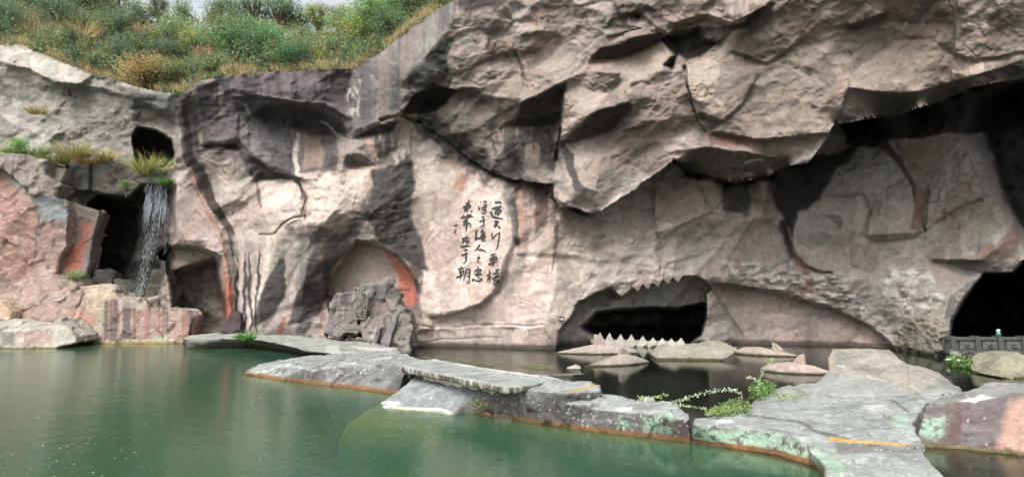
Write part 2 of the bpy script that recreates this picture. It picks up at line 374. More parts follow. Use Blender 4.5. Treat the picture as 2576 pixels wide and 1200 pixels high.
# facets (outline, slope to the right, slope downwards): a positive downward slope recedes below = an overhanging underside
FAC = [
 # pillar and band over the left half
 ([(455, 245), (560, 195), (640, 185), (884, 175), (869, 240), (880, 290), (800, 262), (700, 245), (595, 240), (540, 300), (470, 300)], -.05, .12),
 ([(590, 243), (650, 240), (740, 258), (815, 262), (874, 300), (880, 335), (845, 347), (760, 334), (700, 315), (644, 302), (600, 275)], .1, 1.5),
 ([(600, 282), (644, 306), (760, 338), (850, 350), (842, 425), (760, 452), (690, 435), (640, 395), (602, 350)], -.15, -.1),
 ([(505, 372), (520, 352), (598, 352), (603, 378), (560, 380)], 0, 1.6),
 ([(600, 352), (640, 398), (690, 437), (765, 452), (752, 470), (690, 458), (645, 450), (612, 410)], .25, 1.4),
 ([(505, 385), (600, 384), (640, 445), (648, 520), (600, 560), (560, 560), (540, 490)], -.35, -.05),
 ([(440, 465), (475, 425), (520, 530), (545, 600), (445, 600)], .3, 0),
 ([(440, 600), (545, 605), (548, 628), (440, 618)], .2, .9),
 ([(455, 250), (485, 240), (500, 300), (512, 420), (540, 500), (585, 590), (600, 700), (590, 830), (565, 830), (575, 700), (560, 610), (500, 450), (462, 380)], .8, .1),
 ([(545, 415), (590, 405), (600, 425), (575, 455), (550, 440)], -.5, .7),
 ([(555, 520), (600, 500), (625, 512), (590, 540), (560, 548)], .2, 1.0),
 ([(560, 560), (648, 525), (700, 600), (660, 700), (620, 830), (600, 830), (608, 700)], -.4, .1),
 ([(650, 452), (745, 452), (770, 490), (735, 545), (690, 590), (660, 520)], -.25, -.15),
 ([(700, 600), (740, 548), (768, 545), (775, 600), (740, 690), (690, 800), (660, 830), (650, 760)], .35, .1),
 ([(760, 440), (800, 425), (838, 440), (850, 520), (810, 560), (770, 560), (765, 500)], -.3, -.25),
 ([(775, 560), (815, 560), (850, 525), (900, 560), (870, 610), (820, 600), (800, 640), (780, 600)], .15, .5),
 ([(838, 440), (852, 425), (935, 425), (940, 470), (880, 545), (850, 520)], .25, -.1),
 ([(850, 385), (866, 350), (892, 310), (905, 318), (880, 350), (862, 400), (852, 450), (842, 448)], -.9, .1),
 ([(905, 330), (962, 312), (1000, 320), (1012, 352), (985, 395), (945, 420), (870, 425), (880, 370)], .15, .35),
 ([(862, 425), (875, 388), (905, 385), (945, 418)], -.3, 1.1),
 ([(884, 175), (964, 130), (1034, 70), (1149, 0), (1144, 30), (1119, 85), (1054, 165), (1014, 200), (1044, 235), (1009, 280), (964, 300), (914, 320), (894, 295), (869, 240)], -.55, .05),
 ([(895, 322), (964, 303), (1009, 285), (1040, 300), (990, 318), (930, 342), (880, 352)], 0, 1.3),
 ([(780, 610), (880, 590), (890, 620), (865, 655), (830, 700), (800, 800), (760, 760), (770, 690)], .5, .35),
 ([(924, 540), (1044, 455), (1030, 535), (1056, 600), (1076, 675), (1059, 685), (1000, 652), (950, 605), (922, 575)], .5, .9),
 ([(940, 425), (1030, 400), (1044, 455), (924, 540), (905, 500)], .45, .15),
 # the inscription wall
 ([(1060, 420), (1160, 430), (1250, 480), (1285, 520), (1300, 610), (1265, 700), (1245, 735), (1150, 785), (1055, 800), (1045, 740), (1075, 670), (1045, 600), (1035, 540)], -.03, -.03),
 ([(1079, 797), (1144, 787), (1209, 767), (1249, 732), (1275, 745), (1270, 812), (1094, 823)], .1, .35),
 ([(1040, 840), (1094, 826), (1288, 822), (1370, 820), (1400, 880), (1380, 960), (1030, 960)], .0, .06),
 ([(1288, 470), (1383, 470), (1390, 560), (1340, 620), (1300, 610), (1290, 520)], .15, .1),
 ([(1383, 530), (1470, 545), (1480, 610), (1440, 700), (1420, 790), (1400, 880), (1370, 815), (1400, 700), (1390, 600)], .5, -.1),
 # the big faces of the overhang
 ([(1149, 30), (1260, 0), (1330, 40), (1290, 130), (1130, 200), (1054, 165), (1119, 85)], .25, .15),
 ([(1014, 200), (1054, 165), (1135, 190), (1100, 215), (1050, 232)], .2, .9),
 ([(1044, 235), (1100, 215), (1145, 225), (1120, 262), (1070, 268), (1009, 282)], .1, 1.4),
 ([(1145, 190), (1212, 215), (1288, 195), (1300, 235), (1210, 228), (1150, 225)], 0, -.1),
 ([(1150, 226), (1212, 220), (1300, 236), (1290, 262), (1180, 262)], 0, 1.2),
 ([(1180, 262), (1290, 264), (1288, 330), (1260, 380), (1205, 400), (1130, 340), (1150, 290)], -.1, .35),
 ([(1290, 130), (1420, 60), (1480, 150), (1468, 175), (1388, 212), (1310, 250), (1300, 200)], -.05, .1),
 ([(1308, 262), (1388, 216), (1418, 204), (1420, 240), (1405, 310), (1353, 318), (1292, 316), (1290, 290)], .15, 1.8),
 ([(1292, 318), (1400, 318), (1400, 445), (1340, 445), (1310, 400)], .05, .05),
 ([(1478, 152), (1513, 119), (1568, 111), (1590, 94), (1665, 81), (1668, 102), (1620, 133), (1570, 146), (1488, 156)], .0, 1.7),
 ([(1485, 157), (1570, 147), (1665, 105), (1706, 145), (1650, 190), (1560, 216), (1530, 240), (1500, 230), (1563, 200), (1560, 185), (1492, 178)], -.25, -.35),
 ([(1490, 178), (1563, 185), (1560, 204), (1533, 236), (1486, 214)], .25, 1.0),
 ([(1414, 235), (1448, 215), (1530, 240), (1500, 279), (1408, 322)], -.35, -.3),
 ([(1403, 352), (1438, 325), (1498, 280), (1583, 255), (1590, 280), (1533, 330), (1453, 357), (1408, 372)], .1, 1.6),
 ([(1588, 250), (1628, 250), (1738, 273), (1755, 305), (1703, 345), (1588, 370), (1573, 326), (1538, 325)], -.15, .55),
 ([(1628, 190), (1700, 165), (1728, 215), (1740, 272), (1640, 248)], -.2, .45),
 ([(1428, 360), (1573, 328), (1588, 370), (1508, 400), (1498, 480), (1453, 450), (1433, 400)], -.3, .05),
 ([(1403, 405), (1438, 470), (1443, 506), (1393, 480), (1388, 450)], -.6, 0),
 ([(1440, 474), (1495, 482), (1550, 460), (1600, 440), (1610, 455), (1550, 497), (1490, 530), (1445, 515)], .2, .95),
 ([(1508, 400), (1588, 372), (1610, 430), (1580, 465), (1540, 480), (1500, 480)], .35, .4),
 ([(1588, 372), (1700, 348), (1735, 372), (1690, 400), (1635, 442), (1610, 430)], -.3, .7),
 ([(1718, 170), (1835, 100), (1818, 160), (1803, 230), (1783, 262), (1738, 247)], -.35, -.2),
 ([(1738, 247), (1783, 262), (1803, 232), (1822, 240), (1790, 300), (1756, 290)], .3, .9),
 ([(1770, 285), (1850, 305), (1990, 150), (2110, 170), (2135, 215), (2115, 280), (2077, 335), (1932, 350), (1800, 330)], -.25, .25),
 ([(1835, 100), (2000, 120), (1985, 155), (1850, 303), (1790, 290), (1805, 230)], -.35, .35),
 ([(1692, 372), (1732, 365), (1790, 330), (1893, 352), (1888, 378), (1790, 368), (1725, 378)], -.1, -.4),
 ([(1720, 376), (1790, 368), (1890, 385), (1980, 400), (1985, 420), (1930, 442), (1848, 460), (1803, 452), (1738, 440)], .0, 1.5),
 ([(1900, 352), (2077, 338), (2047, 385), (1982, 402), (1895, 382)], -.1, .1),
 ([(2135, 217), (2200, 228), (2262, 234), (2320, 225), (2368, 213), (2440, 192), (2576, 145), (2800, 90), (2800, 160), (2576, 190), (2445, 219), (2352, 258), (2242, 290), (2172, 300), (2097, 310), (2117, 280)], .05, 1.5),
 ([(2000, 120), (2140, 60), (2280, 80), (2400, 120), (2390, 200), (2262, 233), (2140, 212), (2010, 160)], -.12, .2),
 ([(2400, 0), (2576, -30), (2800, -60), (2800, 80), (2576, 140), (2440, 190), (2395, 200), (2400, 100)], .3, .15),
 ([(1850, 60), (2100, -40), (2400, -60), (2395, 60), (2140, 58), (2000, 118), (1838, 98)], -.1, .45),
 ([(1330, 40), (1540, 0), (1560, 60), (1660, 80), (1590, 93), (1510, 117), (1478, 150), (1420, 62)], -.15, .0),
 # the recessed wall at the right: carved fish
 ([(1648, 445), (1700, 405), (1745, 445), (1790, 530), (1700, 570), (1645, 580), (1640, 500)], -.1, .1),
 ([(1650, 590), (1790, 535), (1880, 540), (1960, 520), (1960, 560), (1860, 590), (1700, 640)], -.1, .5),
 ([(2245, 355), (2425, 330), (2335, 480), (2305, 470)], .1, .1),
 ([(2335, 480), (2430, 335), (2500, 330), (2480, 500), (2400, 560), (2345, 560)], -.4, .15),
 ([(2170, 590), (2300, 580), (2325, 572), (2330, 600), (2200, 612)], 0, 1.3),
 ([(2350, 655), (2460, 652), (2540, 600), (2576, 600), (2576, 670), (2470, 690), (2450, 690)], .1, 1.1),
 ([(1968, 740), (2100, 790), (2200, 830), (2238, 870), (1860, 862), (1810, 750), (1830, 722)], .1, -.15),
 ([(1785, 715), (1810, 750), (1868, 860), (1760, 860), (1770, 800), (1774, 735)], .7, -.2),
 ([(2390, 740), (2470, 690), (2440, 760), (2400, 820), (2385, 900), (2350, 905), (2370, 800)], .9, .1),
 # the far left rock
 ([(0, 120), (45, 110), (230, 190), (232, 196), (205, 212), (140, 205), (70, 172), (0, 150)], 0, -.6),
 ([(0, 152), (70, 175), (140, 207), (205, 213), (160, 250), (80, 260), (0, 240)], .1, .3),
 ([(185, 255), (235, 205), (330, 235), (330, 290), (320, 370), (240, 360), (150, 330)], -.2, .1),
 ([(330, 235), (450, 240), (440, 320), (380, 310), (330, 300)], .2, .7),
 ([(170, 420), (300, 405), (360, 440), (430, 440), (430, 480), (330, 500), (240, 500), (160, 480)], 0, .1),
 # more faces of the upper middle and right
 ([(1014, 194), (1047, 164), (1077, 174), (1097, 201), (1057, 206)], .4, .5),
 ([(1140, 186), (1163, 217), (1148, 227), (1130, 222)], -.3, -.4),
 ([(1163, 217), (1203, 217), (1218, 252), (1178, 247), (1153, 262), (1150, 227)], .1, 1.1),
 ([(1208, 232), (1223, 207), (1279, 171), (1309, 166), (1329, 217), (1309, 247), (1228, 242)], -.1, -.15),
 ([(1218, 252), (1238, 242), (1309, 249), (1311, 272), (1243, 285)], 0, 1.0),
 ([(1143, 322), (1178, 267), (1243, 287), (1284, 312), (1274, 322), (1223, 348), (1183, 353)], .15, .35),
 ([(1228, 348), (1274, 317), (1339, 317), (1309, 363), (1254, 398), (1208, 393)], -.2, -.1),
 ([(1344, 317), (1395, 343), (1400, 423), (1359, 433), (1329, 398), (1334, 363)], .3, .2),
 ([(1299, 96), (1329, 78), (1400, 76), (1405, 126), (1354, 166), (1314, 151)], .2, .45),
 ([(1289, 55), (1289, 80), (1400, 74), (1405, 45), (1349, 50)], -.1, -.25),
 ([(1208, 45), (1248, 48), (1289, 55), (1284, 91), (1228, 91), (1203, 70)], .1, .6),
 ([(1218, 121), (1228, 96), (1248, 131), (1238, 156)], .9, .3),
 ([(1404, 121), (1480, 111), (1490, 151), (1470, 171), (1404, 201), (1359, 171)], -.15, -.2),
 ([(1540, 35), (1576, 30), (1566, 70), (1525, 65)], .6, .5),
 ([(1581, 5), (1661, 20), (1671, 65), (1636, 40), (1611, 35), (1586, 75)], .3, .8),
 ([(1410, 40), (1500, 10), (1530, 60), (1480, 105), (1410, 112)], -.3, .1),
 ([(886, 343), (961, 312), (1007, 302), (986, 332), (916, 348)], .2, 1.3),
 ([(866, 428), (886, 388), (936, 403), (946, 418)], .1, 1.0),
 ([(1032, 428), (1047, 398), (1097, 388), (1138, 413), (1128, 453), (1087, 484), (1047, 494)], .1, -.2),
 ([(1761, 297), (1817, 307), (1847, 272), (1887, 212), (1902, 156), (1832, 166)], -.35, .35),
 ([(1852, 262), (1953, 151), (2003, 176), (2139, 203), (2129, 222), (2084, 327), (1928, 358), (1837, 327)], -.05, .15),
 ([(2149, 181), (2255, 101), (2341, 96), (2391, 141), (2356, 217), (2265, 233), (2139, 213)], -.05, -.1),
 ([(2396, 146), (2507, 146), (2576, 136), (2576, 150), (2467, 184), (2361, 214)], .1, -.25),
 ([(2410, 20), (2500, -20), (2520, 60), (2440, 130), (2402, 130)], -.15, .35),
 ([(2150, 60), (2250, 70), (2250, 100), (2150, 178), (2060, 160), (2080, 110)], .1, .3),
 ([(1940, 30), (2060, 20), (2140, 60), (2080, 108), (1990, 118), (1930, 70)], -.1, .5),
 ([(1490, 490), (1540, 480), (1580, 466), (1545, 500), (1512, 528)], .3, .3),
 ([(1540, 400), (1590, 375), (1606, 425), (1570, 415)], -.4, .1),
 ([(1690, 575), (1790, 533), (1870, 545), (1800, 570), (1700, 620)], 0, .7),
 ([(1655, 590), (1700, 620), (1690, 690), (1664, 690)], -.4, 0),
 ([(1700, 622), (1860, 590), (1960, 565), (1940, 640), (1800, 690), (1700, 690)], .1, -.1),
 ([(1420, 640), (1520, 640), (1640, 610), (1655, 690), (1540, 712), (1470, 740)], -.1, .15),
]
# steps (line drawn left to right, how much deeper the side below lies, width)
STEP = [
 ([(0, 160), (70, 177), (140, 207), (205, 214), (232, 192)], .5, 5), ([(170, 216), (260, 228), (330, 247), (345, 255), (440, 310)], .6, 6), ([(330, 270), (380, 265), (430, 295)], .4, 5), ([(150, 478), (240, 482), (300, 500), (350, 505)], .6, 5),
 ([(590, 243), (650, 240), (740, 258), (815, 262), (874, 300)], .5, 4), ([(600, 352), (640, 398), (690, 437), (765, 452)], .5, 4), ([(570, 232), (590, 228), (625, 232)], .4, 5),
 ([(505, 372), (560, 372), (603, 378)], -.5, 4), ([(842, 452), (852, 425), (935, 422)], -.4, 4), ([(1065, 680), (1048, 750), (1058, 800)], .4, 5),
 ([(1079, 796), (1144, 786), (1209, 766), (1249, 731), (1262, 690)], .5, 6), ([(1262, 690), (1303, 600), (1280, 500)], .3, 8), ([(1059, 820), (1094, 825), (1219, 817), (1370, 819)], -.12, 3),
 ([(1403, 400), (1403, 370), (1416, 235)], -.9, 5), ([(1478, 152), (1470, 172), (1388, 214), (1310, 255)], .4, 4),
 ([(1763, 285), (1818, 306), (1793, 330), (1893, 353), (1932, 352), (2077, 336)], .8, 5), ([(1773, 330), (1753, 300), (1743, 270), (1728, 215), (1723, 170)], -.7, 5),
 ([(1818, 306), (1870, 260), (1900, 200)], .3, 4), ([(2117, 280), (2135, 216)], .5, 5), ([(2390, 205), (2400, 100), (2405, 0)], -.5, 5), ([(2402, 135), (2440, 150), (2500, 145), (2576, 130)], .3, 4),
 ([(2140, 62), (2180, 55), (2222, 35)], .8, 4), ([(1840, 130), (1930, 160), (1990, 120), (2010, 100)], .4, 5), ([(1300, 235), (1240, 228), (1212, 215), (1180, 222), (1145, 226)], -.01, 5),
 ([(1644, 580), (1643, 445)], -.35, 4), ([(1668, 600), (1700, 573), (1790, 532), (1830, 500)], .25, 4), ([(1662, 700), (1680, 660), (1760, 640)], .2, 4),
 ([(1790, 530), (1760, 480), (1750, 446)], .35, 4), ([(2300, 470), (2262, 400), (2240, 355)], .6, 6), ([(2325, 572), (2332, 520), (2335, 475)], -.4, 5), ([(2345, 560), (2420, 520), (2540, 470)], .4, 6),
 ([(1960, 735), (1830, 716), (1790, 702), (1700, 700), (1640, 712)], -.3, 5), ([(1800, 712), (1960, 738), (2100, 782), (2190, 822), (2240, 868)], .9, 6),
 ([(1420, 850), (1450, 790), (1480, 750), (1550, 720), (1600, 712)], .35, 8), ([(1300, 640), (1420, 640), (1500, 660), (1640, 640), (1680, 600)], .2, 6),
 ([(2350, 652), (2420, 656), (2470, 655)], .5, 5), ([(1830, 460), (1900, 510), (1950, 520), (2010, 430)], .2, 8),
 ([(1130, 200), (1200, 160), (1290, 130)], .3, 5), ([(1260, 0), (1290, 60), (1300, 130)], .3, 5), ([(1300, 130), (1320, 190), (1330, 230)], .25, 3),
 ([(1540, 0), (1560, 40), (1600, 30), (1640, 60), (1665, 80)], .5, 5), ([(1700, 60), (1780, 40), (1838, 62), (1880, 45), (1940, 10)], .9, 6),
]
# hollows pushed into the rock (outline, depth in metres, edge width)
HOLE = [
 ([(333, 345), (348, 322), (395, 332), (428, 352), (438, 385), (432, 420), (345, 420)], 7, 5),
 ([(225, 512), (250, 495), (330, 500), (360, 470), (438, 470), (442, 600), (415, 640), (395, 740), (215, 740), (222, 640)], 3.2, 8),
 ([(232, 545), (262, 515), (345, 528), (345, 600), (330, 650), (300, 700), (228, 650)], 2.6, 9),
 ([(400, 640), (420, 620), (500, 626), (543, 642), (553, 700), (572, 770), (570, 860), (470, 870), (442, 790), (436, 720), (415, 660)], 4.0, 7),
 ([(436, 690), (552, 650), (556, 720), (572, 790), (560, 832), (470, 842), (440, 780)], 2.6, 12),
 ([(845, 830), (819, 748), (829, 702), (866, 655), (884, 632), (896, 604), (939, 612), (974, 632), (1004, 652), (1034, 684), (1049, 722), (1046, 780), (1020, 840), (900, 870)], 1.6, 5),
 ([(1402, 870), (1408, 835), (1438, 800), (1458, 762), (1500, 741), (1535, 728), (1563, 749), (1600, 722), (1640, 716), (1690, 702), (1750, 697), (1776, 710), (1788, 725), (1774, 738), (1774, 800), (1762, 845), (1720, 852), (1690, 985), (1402, 985)], 2.6, 5),
 ([(1468, 821), (1500, 792), (1560, 782), (1640, 776), (1700, 781), (1770, 766), (1772, 806), (1760, 844), (1720, 860), (1710, 985), (1520, 985), (1500, 840)], 14, 9),
 ([(2391, 905), (2392, 860), (2398, 810), (2428, 755), (2478, 693), (2545, 690), (2576, 660), (2660, 640), (2660, 985), (2391, 985)], 24, 7),
 ([(2430, 335), (2470, 250), (2576, 200), (2840, 130), (2840, 640), (2600, 640), (2560, 560), (2520, 500), (2490, 430)], 12, 22),
 ([(1668, 100), (1700, 75), (1760, 72), (1768, 100), (1800, 110), (1760, 140), (1728, 155), (1708, 140), (1690, 175), (1672, 165), (1700, 140)], 1.3, 7),
 ([(1735, 410), (1750, 405), (1775, 430), (1760, 452), (1745, 440)], 1.2, 7),
]
CRACK = [([(1416, 235), (1404, 370), (1399, 402)], 3, .4), ([(1723, 170), (1728, 215), (1743, 270), (1753, 300), (1773, 330)], 2.4, .3), ([(1644, 445), (1643, 500), (1644, 530), (1612, 530)], 2.5, .25), ([(1300, 130), (1312, 170), (1322, 220)], 2.5, .25),
 ([(1059, 820), (1094, 825), (1219, 817), (1370, 819)], 2.5, .15), ([(1040, 862), (1150, 852), (1260, 848)], 2.0, .08), ([(655, 592), (690, 588), (715, 562), (738, 548), (768, 545)], 2.5, .3), ([(745, 455), (757, 470), (770, 500), (760, 540)], 3, .35),
 ([(1644, 530), (1650, 580), (1668, 640), (1660, 700)], 2.5, .2), ([(1967, 560), (1985, 610), (1997, 640), (2022, 670), (2060, 685), (2092, 690)], 4, .25), ([(1990, 600), (1985, 555), (2008, 515), (2060, 497), (2170, 490), (2190, 530), (2176, 580)], 3.5, .2),
 ([(2160, 600), (2190, 540), (2200, 500), (2270, 455)], 3.5, .12), ([(1300, 610), (1290, 650), (1268, 710), (1250, 735)], 9, .35), ([(1300, 480), (1306, 560), (1300, 610)], 8, .25), ([(980, 735), (1030, 730)], 2, .1), ([(490, 530), (520, 560), (545, 600)], 2.5, .1),
 ([(1800, 735), (1830, 790), (1870, 850)], 3.5, .2), ([(2380, 480), (2370, 560), (2300, 600)], 5, .15), ([(170, 420), (172, 480)], 4, .4), ([(232, 415), (230, 480)], 6, .4), ([(1060, 305), (1120, 345), (1165, 380), (1205, 415), (1244, 438)], 9, .12), ([(960, 303), (1009, 290), (1060, 305)], 5, .4)]
CELLS = [(125, 1.25, .70, 303, 1.0, .9), (64, 1.3, .80, 313, 1.1, 1.0), (31, 1.35, .32, 333, 1.0, .8), (15, 1.4, .05, 343, 1.0, .6)]
def cell_uv(cell, st, seed):
    w = .55 / cell * 40
    return GX / cell + w * .5 * (fbm2(GX / 40, GY / 40, 3, seed + 2) - .5) + GY / cell * .12, GY / cell * st + w * .5 * (fbm2(GX / 40, GY / 40, 3, seed + 5) - .5) + GX / cell * .3
def build_relief():
    amp = upsample(lambda x, y: tps(AMP, x, y))
    ms = 1 - sstep(-5, 5, sdf(GX + (6 + 28 * sstep(1750, 1400, GX)) * (fbm2(GX / 55, GY / 55, 4, 4) - .5), GY + (6 + 28 * sstep(1750, 1400, GX)) * (fbm2(GX / 55, GY / 55, 4, 5) - .5), MASS))
    # the mass is the wall pushed forward; its left border is a ridge, its lower border a sharp overhang
    off = np.minimum(amp, -.2) * ms
    k = BASE / FPX * GS
    b0 = BASE + off
    gx = np.zeros_like(BASE); gy = np.zeros_like(BASE)
    gx[:, :-1] = np.diff(BASE + np.minimum(amp, -.2) * (ms > .5), axis=1); gy[:-1] = np.diff(BASE + np.minimum(amp, -.2) * (ms > .5), axis=0)
    own = np.zeros_like(BASE)
    wx = GX + 7 * (fbm2(GX / 36, GY / 36, 4, 21) - .5); wy = GY + 7 * (fbm2(GX / 36, GY / 36, 4, 22) - .5)
    for pts, sx, sy in FAC:
        P = np.array(pts, float)
        i0, i1 = np.searchsorted(gx_, [P[:, 0].min() - 10, P[:, 0].max() + 10]); j0, j1 = np.searchsorted(gy_, [P[:, 1].min() - 10, P[:, 1].max() + 10])
        sl = (slice(j0, j1), slice(i0, i1))
        sx, sy = sx * 1.8, sy * (1.75 if sy < .8 else 1.2); m = 1 - sstep(-2.0, 2.0, sdf(wx[sl], wy[sl], pts))
        gx[sl] = gx[sl] * (1 - m) + sx * k[sl] * m; gy[sl] = gy[sl] * (1 - m) + sy * k[sl] * m
        own[sl] = np.maximum(own[sl], m)
    for pts, h, w in STEP:
        P = np.array(pts, float)
        i0, i1 = np.searchsorted(gx_, [P[:, 0].min() - 20, P[:, 0].max() + 20]); j0, j1 = np.searchsorted(gy_, [P[:, 1].min() - 20, P[:, 1].max() + 20])
        sl = (slice(j0, j1), slice(i0, i1))
        d, sd_, nx, ny, tt = pline(wx[sl], wy[sl], pts)
        m = (d < w) * h / (2 * w) * GS
        gx[sl] += nx * m; gy[sl] += ny * m
    # fractured facets of several sizes; calmer on the dressed faces
    calm = np.ones_like(BASE)
    for pts, v in [([(590, 590), (700, 560), (770, 600), (740, 850), (585, 850)], .4), (FAC[25][0], .12), (FAC[26][0], .15), (FAC[27][0], .12), ([(1960, 480), (2320, 470), (2330, 590), (2460, 650), (2380, 720), (2200, 700), (1990, 680)], .25), ([(1790, 720), (2100, 780), (2240, 865), (1860, 862)], .15), ([(820, 620), (1050, 620), (1050, 860), (820, 860)], .25), ([(440, 440), (540, 560), (545, 605), (440, 610)], .2),
                  ([(884, 175), (1149, 0), (1144, 30), (1054, 165), (1014, 200), (1009, 280), (914, 320), (869, 240)], .3), ([(1850, 60), (2576, -60), (2800, -60), (2800, 90), (2576, 145), (2100, 320), (1800, 330), (1800, 120)], .6), ([(1240, 640), (1480, 640), (1400, 880), (1250, 860)], .5)]:
        calm = np.minimum(calm, v + (1 - v) * sstep(-8, 12, sdf(GX, GY, pts)))
    for cell, st, a, seed in ((150, 1.3, .30, 3),):
        u = GX / cell + .7 * (fbm2(GX / cell / .8, GY / cell / .8, 3, seed + 2) - .5); v = GY / cell * st + .7 * (fbm2(GX / cell / .8, GY / cell / .8, 3, seed + 5) - .5) + GX / cell * .25
        r1, r2, ox, oy, bd = vor2(u, v, seed)
        rough = calm * (1 - .5 * own) * (1.6 * sstep(.25, .75, fbm2(GX / 130, GY / 110, 3, seed + 40)))
        gx += (r1 - .5) * 2 * a * k * rough; gy += (r2 - .45) * 2 * a * k * rough * 1.3
    # integrate the slopes (screened Poisson, cosine transform)
    lam = (1 / 95.0) ** 2
    div = np.zeros_like(BASE)
    div[:, 1:] += gx[:, 1:] - gx[:, :-1]; div[:, 0] += gx[:, 0]
    div[1:] += gy[1:] - gy[:-1]; div[0] += gy[0]
    div[:, -1] -= gx[:, -1]; div[-1] -= gy[-1]
    rhs = lam * (BASE + np.minimum(amp, -.2) * (ms > .5)) - div
    E = np.concatenate([rhs, rhs[::-1]], 0); E = np.concatenate([E, E[:, ::-1]], 1)
    fy = np.fft.fftfreq(2 * NY)[:, None]; fx = np.fft.rfftfreq(2 * NX)[None]
    den = lam + (2 - 2 * np.cos(2 * PI * fy)) + (2 - 2 * np.cos(2 * PI * fx))
    D = np.fft.irfft2(np.fft.rfft2(E) / den, s=E.shape)[:NY, :NX]
    for pts, dy, w in HOLE:
        m = 1 - sstep(-w, w, sdf(wx, wy, pts))
        D = D + dy * m * (1 + .10 * (fbm2(GX / 50, GY / 40, 3, 71) - .5) * 2)
    for pts, w, dd in CRACK:
        P = np.array(pts, float)
        i0, i1 = np.searchsorted(gx_, [P[:, 0].min() - 40, P[:, 0].max() + 40]); j0, j1 = np.searchsorted(gy_, [P[:, 1].min() - 40, P[:, 1].max() + 40])
        sl = (slice(j0, j1), slice(i0, i1))
        d, *_ = pline(wx[sl], wy[sl], pts)
        D[sl] += dd * np.exp(-(d / w) ** 2)
    # broken dishes and flakes of several sizes, small chips and grain
    for cell, st, A, seed, tl, q in CELLS:
        u, v = cell_uv(cell, st, seed)
        f, r1, r2, gap = scallop(u, v, seed, tl)
        rough = calm * (1 - .2 * own) * sstep(.18, .55, fbm2(GX / 150 + seed, GY / 120, 3, seed + 40))
        D -= A * (f + .1) * rough
        if cell > 20: D += .06 * np.exp(-(gap / (2.2 / cell)) ** 2) * rough * sstep(.54, .62, fbm2(GX / 60, GY / 60, 3, seed + 44))
    r1, r2, ox, oy, bd = vor2(GX / 26 + .8 * fbm2(GX / 20, GY / 20, 3, 60), GY / 17 + .8 * fbm2(GX / 20, GY / 20, 3, 61), 62)
    D += calm * ((r1 - .5) * .09 + (ox * (r2 - .5) + oy * (r1 - .3)) * .15) * sstep(.48, .6, fbm2(GX / 90, GY / 70, 3, 63))
    r1, r2, ox, oy, bd = vor2(GX / 105 + .5 * fbm2(GX / 50, GY / 50, 4, 90), GY / 80 + .5 * fbm2(GX / 50, GY / 50, 4, 91), 92)
    D += (.25 + .75 * calm) * .07 * np.exp(-(bd * 90 / 3.0) ** 2) * sstep(.50, .58, fbm2(GX / 70, GY / 70, 3, 93))
    D += (.3 + calm) * (.045 * (fbm2(GX / 14, GY / 10, 4, 65) - .5) + .025 * (fbm2(GX / 70, GY / 10, 3, 66) - .5))
    # carved scales and eye of the giant fish, and the rough patch at the pillar's foot
    m = 1 - sstep(-8, 8, sdf(GX, GY, [(1815, 655), (1900, 660), (1990, 690), (2090, 690), (2150, 740), (2190, 790), (2120, 780), (1950, 725), (1830, 690)]))
    r1, r2, ox, oy, bd = vor2(GX / 34, GY / 15, 80); D -= m * .22 * np.clip(1 - 2.2 * np.hypot(ox, oy - .1), 0, 1)
    m = 1 - sstep(-10, 10, sdf(GX, GY, [(2230, 680), (2340, 670), (2350, 740), (2390, 760), (2320, 800), (2250, 760)]))
    r1, r2, ox, oy, bd = vor2(GX / 42, GY / 22, 81); D -= m * .18 * np.clip(1 - 2.0 * np.hypot(ox, oy), 0, 1) * (r1 > .35)
    m = 1 - sstep(-8, 8, sdf(GX, GY, [(2290, 800), (2370, 790), (2385, 840), (2370, 900), (2240, 900), (2250, 840)]))
    D += m * (.5 * (fbm2(GX / 11, GY / 8, 3, 82) - .5))
    for pts, w, dd in [([(2050, 548), (2062, 542), (2075, 546), (2090, 543), (2105, 546), (2115, 552), (2117, 565), (2108, 578)], 3, .15)]:
        d, *_ = pline(GX, GY, pts); D += dd * np.exp(-(d / w) ** 2) * (.5 + .5 * np.sin((GX + GY) * .9))
    return D
DEPTH = build_relief()
def cliff_depth(px, py):
    u = np.clip((np.asarray(px, float) - gx_[0]) / GS, 0, NX - 1.001); v = np.clip((np.asarray(py, float) - gy_[0]) / GS, 0, NY - 1.001)
    i = u.astype(int); j = v.astype(int); u = u - i; v = v - j
    return (DEPTH[j, i] * (1 - u) + DEPTH[j, i + 1] * u) * (1 - v) + (DEPTH[j + 1, i] * (1 - u) + DEPTH[j + 1, i + 1] * u) * v
TOP = [(-300, 85), (0, 112), (50, 110), (140, 150), (232, 186), (300, 205), (360, 225), (420, 232), (455, 240), (500, 205), (560, 190), (640, 183), (760, 178), (884, 172), (964, 128), (1034, 68), (1100, 25), (1149, -5), (1190, -50), (1260, -120), (1400, -210), (1500, -300)]
def top_row(x):
    return np.interp(x, [p[0] for p in TOP], [p[1] for p in TOP])
